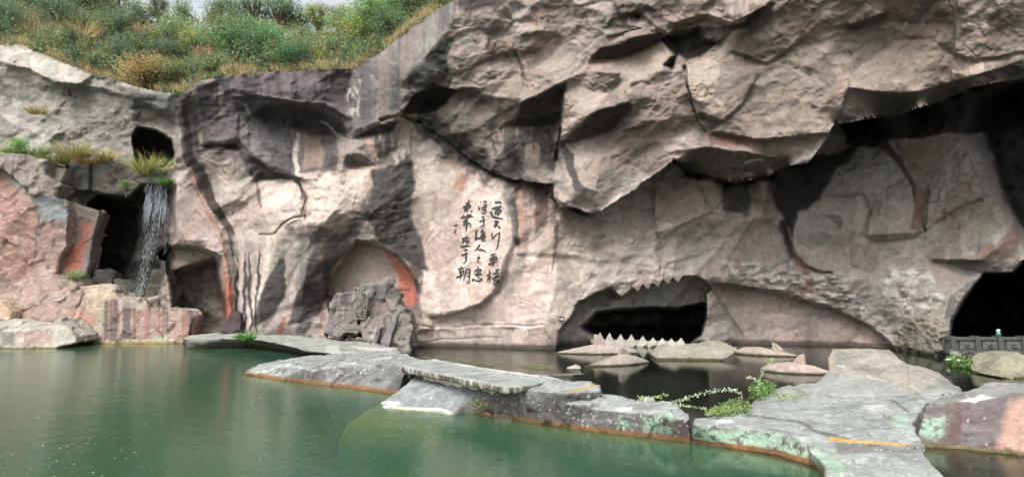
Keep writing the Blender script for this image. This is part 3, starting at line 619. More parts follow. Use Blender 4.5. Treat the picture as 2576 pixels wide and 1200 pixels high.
def cliff_paint():
    n = fbm2(GX / 130, GY / 110, 4, 5)[..., None]; n2 = fbm2(GX / 45, GY / 30, 4, 6)[..., None]
    c = lin(166, 150, 140) * (1 - n) + lin(140, 128, 122) * n
    c = c * (.82 + .36 * n2)
    P = Painter(GX, GY, c)
    p, l = P.poly, P.line
    # broad kinds of stone
    p([(-300, 60), (340, 60), (440, 240), (440, 320), (330, 420), (-300, 420)], (146, 143, 136), .9, 20, 20, 1)
    p([(0, 115), (45, 110), (230, 190), (205, 212), (140, 205), (0, 165)], (178, 172, 160), .8, 5, 8, 2)
    p([(170, 230), (330, 235), (330, 400), (200, 380)], (122, 120, 116), .7, 20, 20, 3)
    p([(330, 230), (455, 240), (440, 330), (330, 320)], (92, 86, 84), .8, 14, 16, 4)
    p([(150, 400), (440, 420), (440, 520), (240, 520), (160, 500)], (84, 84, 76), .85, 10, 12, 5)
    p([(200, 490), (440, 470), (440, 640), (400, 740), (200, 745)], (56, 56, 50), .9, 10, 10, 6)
    p([(430, 430), (545, 500), (560, 640), (430, 630)], (168, 148, 142), .9, 12, 10, 7)
    p([(440, 190), (900, 165), (890, 340), (640, 460), (500, 400), (450, 330)], (112, 102, 104), .9, 12, 18, 8)
    p([(869, 175), (1149, -20), (1149, 40), (1020, 200), (1044, 235), (1000, 290), (900, 330)], (112, 107, 106), .95, 6, 8, 9)
    p([(500, 380), (640, 440), (760, 440), (850, 520), (830, 640), (740, 690), (640, 830), (590, 830), (560, 600)], (182, 166, 155), .9, 16, 20, 10)
    p([(1040, 400), (1160, 400), (1290, 470), (1390, 480), (1480, 560), (1480, 640), (1400, 880), (1040, 870), (1070, 660)], (184, 164, 152), .9, 16, 20, 11)
    p([(1380, 450), (1640, 440), (1960, 520), (1900, 700), (1500, 740), (1420, 800), (1400, 700), (1480, 600)], (162, 151, 143), .8, 24, 20, 12)
    p([(1800, 440), (2050, 400), (2260, 350), (2500, 330), (2576, 480), (2560, 640), (2470, 690), (2390, 900), (1790, 880), (1800, 720), (1960, 700), (1940, 560)], (140, 133, 126), .9, 24, 20, 13)
    p([(1380, 840), (1460, 750), (1600, 715), (1780, 700), (1790, 860), (1400, 880)], (146, 141, 132), .8, 14, 12, 14)
    p([(1800, 720), (1960, 740), (2100, 790), (2240, 870), (1860, 870)], (150, 133, 126), .85, 8, 10, 15)
    p([(1600, 230), (1760, 270), (1700, 350), (1560, 400), (1500, 320)], (128, 115, 106), .7, 16, 14, 16)
    p([(1720, 372), (1985, 385), (1985, 430), (1850, 462), (1738, 440)], (118, 104, 97), .8, 8, 8, 17)
    p([(1780, 330), (1890, 350), (1890, 378), (1790, 362)], (146, 108, 92), .8, 5, 8, 18)
    p([(1800, 110), (2130, 150), (2576, -20), (2700, 60), (2576, 140), (2150, 215), (2100, 320), (1800, 330)], (150, 135, 124), .7, 24, 24, 19)
    p([(2135, 217), (2262, 235), (2440, 194), (2576, 147), (2700, 110), (2700, 160), (2445, 219), (2242, 290), (2097, 310)], (116, 108, 100), .9, 4, 6, 20)
    p([(1040, 290), (1130, 350), (1240, 440), (1400, 470), (1400, 380), (1290, 260), (1150, 210), (1044, 235)], (124, 112, 104), .7, 14, 16, 21)
    nn = fbm2(GX / 6, GY / 6, 2, 140); ii = np.nonzero((nn > .88) & (GX > 900))
    P._put(ii, np.full(len(ii[0]), .3), lin(205, 200, 192))
    # each broken face has its own tone of stone
    for cell, st, A, seed, tl, q in CELLS[:3]:
        f, r1, r2, gap = scallop(*cell_uv(cell, st, seed), seed, tl)
        if 40 < cell < 100: c *= 1 - .42 * (np.exp(-(gap / (2.2 / cell)) ** 2) * sstep(.54, .62, fbm2(GX / 60, GY / 60, 3, seed + 44)))[..., None]
        c *= 1 + .16 * q * (r2[..., None] - .5) * np.array([1.9, 2.0, 2.1]) + .05 * (r1[..., None] - .5) * np.array([1.2, 0, -.6])
    # black weathering, and shade of undersides and the right cave painted into the colour
    K = (46, 44, 46); K2 = (30, 29, 30)
    p([(470, 250), (560, 195), (884, 175), (880, 260), (700, 250), (590, 245), (500, 300)], K, .85, 6, 8, 30, streak=(16, 150), th=.46)
    p([(590, 250), (740, 262), (870, 300), (870, 345), (760, 334), (600, 280)], K2, .8, 8, 10, 31)  # underside of the first overhang, its shade painted near-black
    p([(598, 285), (850, 350), (842, 430), (690, 442), (602, 352)], (68, 68, 69), .9, 5, 8, 32, tex=.35)
    p([(600, 285), (850, 350), (840, 430), (690, 440), (602, 350)], (150, 144, 138), .35, 5, 8, 33, streak=(22, 160), th=.60)
    l([(750, 340), (742, 385), (750, 436)], [5, 6, 4], (190, 180, 170), .85, .4, 6, 33, .7)
    p([(815, 345), (846, 352), (842, 428), (812, 424)], (84, 76, 76), .8, 5, 6, 34)
    p([(766, 342), (806, 348), (806, 424), (762, 424)], (150, 124, 110), .8, 6, 6, 34, tex=.2)
    p([(606, 372), (640, 396), (700, 420), (765, 446), (748, 464), (690, 460), (645, 452), (614, 415)], (40, 38, 40), .9, 5, 8, 35)  # underside of the overhang below, shade put into the colour
    p([(505, 370), (530, 362), (598, 364), (604, 376), (560, 382), (510, 380)], K2, .85, 3, 5, 35)  # small ledge underside, painted black for shade
    l([(458, 245), (466, 330), (476, 405), (505, 450), (530, 510), (552, 535)], [13, 14, 15, 17, 14, 10], (70, 60, 58), .95, .25, 5, 36, .2)
    l([(552, 535), (575, 575), (592, 630), (602, 720), (604, 830)], [9, 9, 9, 8, 9], (74, 62, 58), .95, .25, 4, 37, .2)
    l([(480, 425), (497, 480), (525, 545), (552, 590), (566, 640), (575, 700)], [4, 5, 6, 6, 5, 4], (156, 118, 98), .9, .4, 4, 38, .3)
    l([(492, 240), (498, 300), (505, 370)], [9, 9, 6], (178, 162, 154), .85, .4, 5, 39, .3)
    l([(555, 225), (560, 300)], [6, 6], (170, 152, 146), .8, .4, 5, 40, .3)
    l([(598, 245), (628, 285), (650, 305)], [3, 5, 2], (150, 142, 136), .6, .6, 7, 41, .9)
    l([(812, 305), (850, 340), (868, 352)], [4, 5, 2], (150, 140, 134), .6, .6, 7, 42, .9)
    l([(610, 385), (632, 420), (650, 470), (660, 520)], [7, 8, 7, 3], (84, 80, 78), .8, .5, 10, 43, .8)
    l([(564, 690), (572, 740), (578, 800), (592, 835)], [6, 11, 12, 8], (164, 104, 84), .95, .35, 5, 44)
    p([(590, 600), (700, 620), (680, 740), (640, 840), (585, 840)], (66, 58, 58), .95, 5, 8, 45, streak=(7, 170), th=.50)
    p([(700, 600), (780, 560), (880, 590), (870, 650), (820, 720), (770, 850), (650, 850), (690, 740)], (72, 68, 68), .85, 10, 16, 46, tex=.3)
    l([(742, 610), (735, 660), (735, 710), (742, 755)], [6, 9, 9, 5], (186, 168, 158), .9, .3, 6, 47)
    l([(672, 610), (655, 680), (640, 760), (620, 830)], [5, 9, 12, 12], (190, 172, 162), .9, .3, 8, 48)
    l([(812, 640), (812, 760), (800, 840)], [4, 6, 6], (150, 106, 92), .6, .4, 8, 49)
    l([(722, 785), (705, 840)], [6, 8], (142, 102, 90), .8, .4, 6, 50)
    l([(645, 560), (660, 590), (650, 620), (640, 650)], [8, 14, 12, 6], (128, 126, 104), .55, .5, 8, 51)
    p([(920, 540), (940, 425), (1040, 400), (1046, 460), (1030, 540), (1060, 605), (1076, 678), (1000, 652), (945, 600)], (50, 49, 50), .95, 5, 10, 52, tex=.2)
    p([(905, 440), (945, 425), (935, 470), (890, 545), (860, 600), (900, 590), (930, 560)], K, .75, 8, 10, 53)
    p([(870, 390), (905, 385), (945, 418), (862, 425)], (92, 80, 74), .9, 4, 5, 54)
    p([(900, 330), (1010, 300), (1040, 320), (1030, 400), (940, 420), (950, 370)], K, .7, 8, 12, 55, streak=(14, 60), th=.45)
    l([(925, 350), (935, 385), (950, 400)], [7, 8, 5], (190, 160, 140), .8, .4, 5, 56)
    p([(964, 625), (1000, 652), (1036, 684), (1052, 722), (1046, 772), (1020, 770), (1006, 720), (985, 665)], (186, 106, 84), .97, 5, 8, 57)
    p([(1030, 670), (1062, 685), (1066, 700), (1052, 760), (1042, 700)], (70, 58, 56), .9, 4, 6, 58)
    p([(590, 590), (700, 560), (760, 620), (740, 840), (585, 840)], (176, 162, 154), .7, 8, 8, 150)
    p([(665, 710), (700, 650), (725, 660), (720, 750), (690, 790), (645, 820), (625, 820), (650, 765)], (58, 54, 56), .92, 4, 8, 151, tex=.2)
    p([(795, 670), (845, 650), (872, 628), (832, 700), (826, 745), (800, 795), (725, 820), (740, 765), (765, 710)], (60, 57, 58), .92, 4, 8, 152, tex=.2)
    l([(675, 600), (673, 650), (665, 700), (636, 765), (624, 820)], [5, 9, 9, 8, 8], (200, 184, 176), .95, .3, 6, 153, .4)
    l([(725, 615), (722, 685), (735, 730), (732, 768)], [5, 8, 9, 4], (190, 174, 166), .95, .3, 6, 154, .4)
    l([(645, 690), (638, 745), (622, 790)], [3, 6, 5], (198, 182, 174), .9, .3, 5, 155, .4)
    l([(610, 640), (606, 720), (608, 790), (606, 830)], [4, 5, 6, 6], (196, 178, 172), .9, .3, 4, 156, .4)
    p([(650, 454), (745, 454), (738, 500), (690, 530), (660, 520)], (196, 184, 172), .7, 4, 6, 157)
    p([(760, 445), (800, 428), (838, 442), (930, 428), (935, 470), (880, 545), (850, 525), (810, 560), (768, 556)], (194, 174, 160), .75, 5, 8, 158)
    l([(746, 456), (758, 478), (772, 505), (764, 545)], [2, 5, 7, 4], (58, 52, 52), .85, .5, 8, 159, .8)
    for k, q in enumerate([[(599, 680), (596, 725), (598, 800)], [(620, 672), (613, 730), (616, 785)], [(630, 680), (627, 740), (628, 775)], [(652, 660), (650, 700), (645, 740)]]):
        l([(q[0][0] + 2, q[0][1] - 40)] + q + [(q[2][0] + 2, 832)], [1, 3, 5, 3.5, 2], (46, 42, 44), .92, .5, 9, 160 + k, .9)
    l([(710, 800), (702, 838)], [7, 9], (160, 98, 80), .9, .4, 5, 165)
    l([(583, 695), (580, 745), (574, 790)], [3, 10, 8], (188, 104, 80), .95, .3, 4, 166, .3)
    p([(830, 740), (840, 680), (890, 620), (960, 625), (1000, 690), (1005, 740), (900, 760)], (172, 152, 142), .9, 5, 6, 59)
    p([(840, 745), (1000, 730), (1020, 800), (1000, 860), (840, 860)], (128, 116, 112), .6, 12, 10, 60)
    p([(869, 175), (1149, -20), (1149, 40), (1020, 200), (1044, 235), (1000, 290), (900, 330)], (80, 78, 79), .55, 6, 6, 61, streak=(24, 300), th=.5)
    p([(900, 170), (1149, -20), (1100, 100), (1000, 280), (940, 310)], (146, 128, 120), .45, 6, 6, 62, streak=(30, 300), th=.55)
    p([(1034, 70), (1149, 0), (1119, 85), (1054, 165)], (128, 134, 126), .55, 6, 6, 63, streak=(14, 200), th=.45)
    p([(864, 220), (905, 200), (905, 290), (870, 300)], (190, 184, 170), .7, 8, 8, 64, streak=(7, 12), th=.6)
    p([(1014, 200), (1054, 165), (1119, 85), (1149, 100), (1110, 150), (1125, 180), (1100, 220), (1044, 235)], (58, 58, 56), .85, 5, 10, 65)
    p([(1044, 235), (1100, 215), (1150, 225), (1120, 265), (1050, 285), (1010, 285)], K2, .85, 5, 10, 66)  # shade under the prow put into the colour
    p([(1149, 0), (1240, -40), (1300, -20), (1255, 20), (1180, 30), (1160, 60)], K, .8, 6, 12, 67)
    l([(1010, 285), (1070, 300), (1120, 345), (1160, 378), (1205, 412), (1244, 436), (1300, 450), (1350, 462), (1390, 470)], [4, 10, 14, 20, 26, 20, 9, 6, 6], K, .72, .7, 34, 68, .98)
    l([(1085, 330), (1110, 355), (1130, 340)], [10, 12, 8], (120, 116, 104), .6, .5, 10, 69)
    p([(1225, 320), (1290, 300), (1400, 320), (1398, 440), (1330, 400), (1300, 430), (1240, 380)], (70, 66, 62), .75, 8, 16, 70, streak=(14, 40), th=.44)
    p([(1205, 200), (1212, 155), (1225, 205)], (160, 150, 140), .6, 4, 6, 71)
    p([(1335, 0), (1350, 30), (1355, 70), (1340, 60)], (130, 84, 68), .7, 8, 10, 72)
    p([(1288, 60), (1320, 62), (1400, 70), (1400, 78), (1290, 84)], (184, 172, 158), .5, 6, 10, 73)
    l([(1160, 40), (1170, 100), (1180, 130)], [16, 20, 10], (176, 166, 156), .5, .6, 12, 74)
    p([(1292, 316), (1310, 260), (1390, 215), (1420, 205), (1418, 245), (1403, 315)], (50, 47, 46), .8, 5, 8, 75)  # underside of the middle ledge, darkened in colour as shade
    p([(1500, 150), (1520, 118), (1590, 95), (1665, 82), (1665, 102), (1570, 146)], (60, 54, 52), .7, 6, 8, 76)  # painted shade under the upper lip
    p([(1448, 330), (1500, 282), (1585, 256), (1588, 280), (1533, 330), (1453, 355)], (70, 62, 58), .7, 6, 8, 77)  # painted shade under the block right of the crack
    p([(1668, 95), (1740, 72), (1838, 66), (1880, 48), (1940, 10), (1920, 40), (1838, 100), (1790, 112), (1772, 150), (1730, 155), (1710, 140), (1690, 185), (1672, 170), (1700, 140)], K2, .93, 4, 14, 78, tex=.3)
    p([(1840, 90), (1940, 20), (1960, 30), (1900, 90), (1980, 140), (1850, 160)], (80, 72, 66), .6, 10, 14, 79)
    p([(1760, 40), (1860, 0), (1930, -20), (1860, 50), (1770, 66)], (150, 120, 116), .6, 6, 8, 80, streak=(9, 60), th=.5)
    p([(1600, 0), (1640, 20), (1700, 60), (1650, 50), (1620, 30)], K, .7, 6, 10, 81)
    l([(1416, 236), (1404, 370), (1398, 402)], [3, 4, 6], K2, .95, .3, 3, 82)
    l([(1405, 365), (1430, 385), (1440, 430), (1450, 470), (1490, 482)], [12, 10, 9, 8, 4], (56, 54, 54), .85, .35, 8, 83)
    l([(1386, 500), (1423, 522), (1480, 536), (1510, 530)], [5, 6, 7, 3], K2, .85, .4, 5, 84)
    l([(1723, 172), (1728, 215), (1743, 270), (1753, 300)], [3, 3, 3, 2], K2, .9, .3, 3, 85)
    l([(1696, 402), (1740, 442), (1803, 454), (1850, 462), (1932, 444), (1985, 420), (2035, 412)], [5, 8, 8, 8, 8, 9, 12], K2, .9, .4, 8, 86)
    p([(1702, 410), (1740, 408), (1745, 450), (1720, 445)], K2, .85, 6, 10, 87)
    p([(1755, 455), (1800, 450), (1805, 500), (1765, 500)], (176, 170, 158), .7, 5, 8, 88, streak=(9, 60), th=.42)
    p([(1810, 465), (1882, 460), (1890, 500), (1880, 540), (1830, 540), (1815, 500)], (44, 44, 44), .9, 6, 12, 89, tex=.2)
    p([(1880, 465), (1940, 450), (1960, 520), (1920, 530), (1890, 500)], (132, 104, 90), .8, 6, 10, 90, streak=(14, 80), th=.42)
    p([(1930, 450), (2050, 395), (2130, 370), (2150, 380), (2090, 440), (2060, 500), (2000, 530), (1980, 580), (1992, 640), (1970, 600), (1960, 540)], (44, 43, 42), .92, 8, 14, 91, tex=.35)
    l([(1968, 560), (1985, 610), (1997, 640), (2022, 668), (2060, 685), (2092, 690)], [8, 10, 9, 6, 4, 2], (50, 46, 44), .85, .6, 9, 92, .8)
    p([(1990, 630), (2030, 650), (2060, 720), (2040, 760), (2010, 770), (2015, 700)], (128, 92, 74), .75, 8, 10, 93, tex=.4)
    p([(2120, 316), (2245, 294), (2355, 262), (2440, 222), (2576, 196), (2760, 140), (2760, 330), (2576, 320), (2430, 336), (2250, 352), (2200, 380), (2130, 360)], (26, 26, 26), .95, 5, 10, 94)  # ceiling behind the right lip, painted near-black
    l([(2215, 360), (2260, 400), (2300, 468), (2310, 520), (2325, 575)], [12, 10, 6, 6, 5], (58, 46, 42), .9, .35, 4, 95)
    p([(2306, 470), (2334, 474), (2330, 520), (2318, 580), (2290, 575), (2300, 520)], (112, 86, 76), .9, 4, 5, 96)
    p([(2255, 360), (2420, 335), (2330, 475), (2305, 470)], (124, 112, 98), .8, 6, 6, 97)
    l([(2490, 320), (2530, 450), (2555, 520), (2580, 560)], [20, 12, 10, 12], (34, 34, 32), .85, .5, 10, 98)
    p([(2450, 530), (2540, 480), (2540, 560), (2460, 620)], (116, 112, 90), .6, 10, 10, 99)
    p([(2450, 652), (2480, 610), (2500, 620), (2520, 600), (2560, 560), (2576, 600), (2540, 640), (2480, 660)], (128, 98, 84), .8, 6, 10, 100)
    p([(2350, 655), (2460, 655), (2520, 670), (2560, 660), (2540, 692), (2470, 690), (2380, 665)], (92, 88, 84), .8, 5, 8, 101)
    p([(1815, 655), (1900, 660), (1990, 690), (2090, 690), (2150, 740), (2190, 790), (2120, 780), (1950, 725), (1830, 690)], (188, 186, 178), .75, 6, 8, 102, streak=(20, 12), th=.5)
    p([(2230, 680), (2340, 670), (2360, 740), (2390, 760), (2300, 790), (2220, 740)], (186, 183, 176), .7, 6, 8, 103, streak=(26, 12), th=.52)
    p([(2240, 830), (2300, 800), (2360, 800), (2370, 880), (2330, 905), (2240, 905)], (86, 90, 62), .75, 14, 14, 104, tex=.5)
    p([(2290, 800), (2380, 770), (2385, 840), (2330, 840)], (160, 152, 130), .5, 10, 12, 105)
    p([(1998, 590), (1990, 550), (2010, 515), (2060, 500), (2160, 495), (2185, 530), (2165, 580), (2100, 590)], (158, 152, 144), .6, 8, 6, 106)
    p([(2070, 540), (2110, 545), (2122, 560), (2112, 580), (2100, 562)], (92, 88, 84), .6, 4, 4, 107)
    p([(2391, 905), (2392, 860), (2398, 810), (2428, 755), (2478, 693), (2545, 690), (2576, 660), (2700, 640), (2700, 985), (2391, 985)], (70, 66, 62), .9, 5, 6, 179)  # darkness of the deep right cave painted over its stone
    p([(1035, 300), (1075, 282), (1130, 325), (1185, 362), (1240, 402), (1310, 425), (1330, 460), (1240, 452), (1180, 422), (1110, 380), (1060, 340)], K, .9, 8, 26, 180, tex=.25)
    p([(1280, 330), (1400, 316), (1402, 360), (1392, 445), (1366, 405), (1345, 352), (1300, 360), (1290, 420), (1262, 380)], K, .85, 6, 18, 181, tex=.2)
    p([(1290, 318), (1312, 260), (1395, 213), (1421, 203), (1419, 250), (1404, 320)], (66, 60, 57), .9, 4, 8, 182)  # another, browner pass of painted shade under the middle ledge
    p([(1055, 172), (1119, 86), (1152, 92), (1125, 150), (1132, 186), (1080, 178)], (62, 66, 60), .9, 4, 10, 183)
    p([(1005, 288), (1044, 236), (1100, 210), (1152, 226), (1128, 264), (1070, 284)], K2, .95, 4, 10, 184)  # another pass of painted shade under the prow
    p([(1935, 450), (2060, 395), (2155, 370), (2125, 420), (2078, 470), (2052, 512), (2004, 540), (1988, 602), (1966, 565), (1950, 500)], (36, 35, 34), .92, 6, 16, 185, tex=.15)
    p([(470, 250), (560, 197), (640, 186), (884, 174), (872, 240), (884, 300), (700, 262), (600, 262), (600, 340), (510, 350), (480, 300)], (82, 75, 79), .7, 6, 10, 186, tex=.3)
    p([(1240, 440), (1290, 455), (1385, 470), (1380, 482), (1300, 476), (1250, 470)], K, .7, 4, 14, 187, tex=.3)
    p([(1480, 156), (1515, 118), (1592, 94), (1667, 80), (1668, 104), (1600, 138), (1560, 148)], (72, 64, 60), .85, 4, 8, 188)  # underside of the upper lip, a browner pass of painted shade
    p([(1404, 372), (1445, 328), (1500, 280), (1588, 254), (1590, 282), (1536, 332), (1455, 358)], (78, 70, 65), .85, 4, 10, 189)  # underside of the cracked block, a browner pass of painted shade
    p([(2440, 240), (2520, 215), (2600, 200), (2760, 150), (2760, 660), (2600, 640), (2565, 560), (2530, 500), (2500, 400)], (28, 28, 28), .92, 14, 14, 125, tex=.2)  # upper right recess, painted near-black
    p([(1140, 186), (1163, 217), (1148, 227), (1130, 222)], (190, 178, 168), .8, 2, 3, 126)
    p([(1163, 217), (1203, 217), (1218, 252), (1178, 247), (1153, 262), (1150, 227)], (84, 76, 72), .8, 3, 5, 127)  # small underside face, shade put into its colour
    p([(1218, 252), (1238, 242), (1309, 249), (1311, 272), (1243, 285)], (98, 88, 82), .7, 3, 5, 128)  # neighbouring underside, its shade painted a little lighter
    p([(1077, 174), (1140, 186), (1130, 222), (1097, 210)], (112, 104, 100), .7, 3, 6, 129)
    p([(1218, 121), (1228, 96), (1248, 131), (1238, 156)], (96, 78, 70), .7, 3, 5, 131)
    p([(1525, 65), (1540, 30), (1581, 5), (1661, 20), (1671, 65), (1636, 42), (1611, 35), (1590, 78), (1566, 72)], (84, 76, 74), .7, 4, 8, 132, tex=.3)
    p([(886, 343), (961, 312), (1007, 302), (986, 332), (916, 348)], K2, .9, 4, 6, 133)  # hollow below the streaked panel, painted near-black
    p([(1150, 0), (1215, -30), (1215, 10), (1180, 30)], (70, 68, 68), .7, 5, 8, 134)
    p([(1195, 70), (1240, 46), (1290, 56), (1284, 92), (1228, 92)], (122, 112, 106), .7, 4, 8, 135, tex=.3)
    p([(1299, 96), (1329, 78), (1400, 76), (1405, 126), (1354, 166), (1314, 151)], (136, 118, 114), .7, 4, 6, 136)
    p([(1416, 236), (1448, 216), (1530, 240), (1505, 270), (1440, 310), (1410, 318)], (182, 166, 152), .75, 4, 6, 137)
    p([(1720, 172), (1830, 106), (1815, 160), (1800, 235), (1780, 258), (1740, 242)], (186, 170, 152), .75, 4, 6, 138)
    p([(1570, 150), (1665, 106), (1704, 145), (1650, 188), (1560, 214), (1563, 185)], (172, 158, 144), .7, 4, 6, 139)
    p([(1403, 407), (1438, 470), (1440, 504), (1393, 480), (1390, 450)], (164, 154, 146), .8, 3, 4, 141)
    p([(2149, 181), (2255, 101), (2341, 96), (2391, 141), (2356, 217), (2265, 233), (2139, 213)], (164, 150, 136), .6, 8, 8, 142)
    p([(1950, 60), (2040, 50), (2080, 70), (2060, 100), (1990, 90)], (166, 138, 112), .5, 8, 12, 143)
    p([(2180, 0), (2300, -20), (2330, 30), (2240, 45)], (150, 120, 98), .5, 12, 14, 144)
    p([(1390, 100), (1404, 200), (1390, 210)], (176, 160, 148), .4, 4, 8, 145)
    # red and pale stains on the inscription wall and right of it
    p([(1290, 468), (1330, 462), (1345, 560), (1330, 640), (1300, 620), (1305, 540)], (168, 120, 100), .75, 8, 10, 110, streak=(12, 200), th=.4)
    p([(1340, 462), (1385, 470), (1380, 560), (1352, 590)], (86, 66, 60), .9, 6, 8, 111)
    l([(1325, 470), (1330, 560), (1312, 650), (1275, 740)], [8, 9, 14, 18], (124, 116, 108), .7, .5, 8, 112)
    l([(1392, 490), (1400, 600), (1390, 680)], [10, 6, 3], (70, 60, 56), .7, .5, 8, 113)
    p([(1140, 430), (1175, 440), (1165, 480), (1140, 470)], (160, 104, 84), .7, 8, 8, 114)
    l([(1275, 480), (1290, 540), (1300, 610)], [10, 10, 8], (98, 96, 92), .8, .5, 8, 115)
    l([(1265, 700), (1245, 740), (1190, 790), (1090, 815)], [8, 12, 8, 4], (130, 112, 102), .6, .5, 6, 116)
    p([(1060, 700), (1240, 690), (1240, 740), (1140, 785), (1060, 800)], (198, 180, 168), .6, 8, 12, 117, streak=(24, 10), th=.52)
    p([(1040, 870), (1130, 850), (1290, 825), (1290, 880), (1040, 890)], (134, 124, 116), .5, 10, 10, 118)
    p([(1040, 400), (1060, 390), (1160, 430), (1120, 480), (1060, 480)], (186, 172, 158), .8, 8, 14, 119)
    p([(1410, 610), (1460, 600), (1495, 620), (1490, 660), (1440, 690), (1400, 700)], (190, 178, 160), .7, 8, 14, 120)
    p([(1375, 700), (1440, 640), (1430, 720), (1400, 880), (1370, 800)], (186, 170, 158), .7, 8, 14, 121)
    p([(770, 560), (770, 500), (810, 430), (850, 440), (930, 430), (870, 545), (820, 560)], (196, 180, 168), .7, 8, 10, 122)
    p([(653, 455), (745, 455), (735, 500), (670, 500)], (194, 180, 168), .8, 5, 8, 123)
    p([(1640, 600), (1500, 640), (1520, 700), (1660, 690)], (168, 156, 148), .6, 16, 14, 124)
    # the overhang is coloured browner and darker than the wall
    mo = 1 - sstep(-20, 20, sdf(GX + 40 * (fbm2(GX / 60, GY / 60, 3, 170) - .5), GY + 40 * (fbm2(GX / 60, GY / 60, 3, 171) - .5), MASS))
    c *= 1 - mo[..., None] * (1 - np.array([.88, .865, .85]))
    W = at_depth(GX, GY, DEPTH)
    wet = 1 - sstep(.12, .34, W[..., 2] + .12 * (fbm2(GX / 20, GY / 20, 3, 130) - .5))
    c[:] = c * (1 - .8 * wet[..., None]) + lin(46, 42, 32) * .8 * wet[..., None]
    g = c.mean(-1, keepdims=True); c[:] = (c * .80 + g * .20) * np.array([1.0, .985, .965])
    return np.clip(c, 0.008, .8), W
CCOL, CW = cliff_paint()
def build_cliff():
    keep = GY[:-1, :-1] > top_row(GX[:-1, :-1]) + 9 * (fbm2(GX[:-1, :-1] / 25, GX[:-1, :-1] / 90, 3, 9) - .5)
    idx = np.arange(NY * NX).reshape(NY, NX)
    F = np.stack([idx[:-1, :-1], idx[1:, :-1], idx[1:, 1:], idx[:-1, 1:]], -1)[keep]
    used = np.zeros(NY * NX, bool); used[F.ravel()] = True
    new = np.cumsum(used) - 1
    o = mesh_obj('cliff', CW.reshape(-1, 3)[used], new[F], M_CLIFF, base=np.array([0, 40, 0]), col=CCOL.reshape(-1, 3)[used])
    ed = np.maximum(DEPTH[1:, :-1], DEPTH[:-1, 1:]); mx = np.maximum(np.maximum(DEPTH[:-1, :-1], DEPTH[1:, 1:]), ed); mn = np.minimum(np.minimum(DEPTH[:-1, :-1], DEPTH[1:, 1:]), np.minimum(DEPTH[1:, :-1], DEPTH[:-1, 1:]))
    o.data.polygons.foreach_set('use_smooth', ((mx - mn) < .35)[keep].ravel())
    return struct(o, 'weathered quarry cliff of pink and grey stone with overhangs and caves above the pool', 'cliff')
CLIFF = build_cliff()
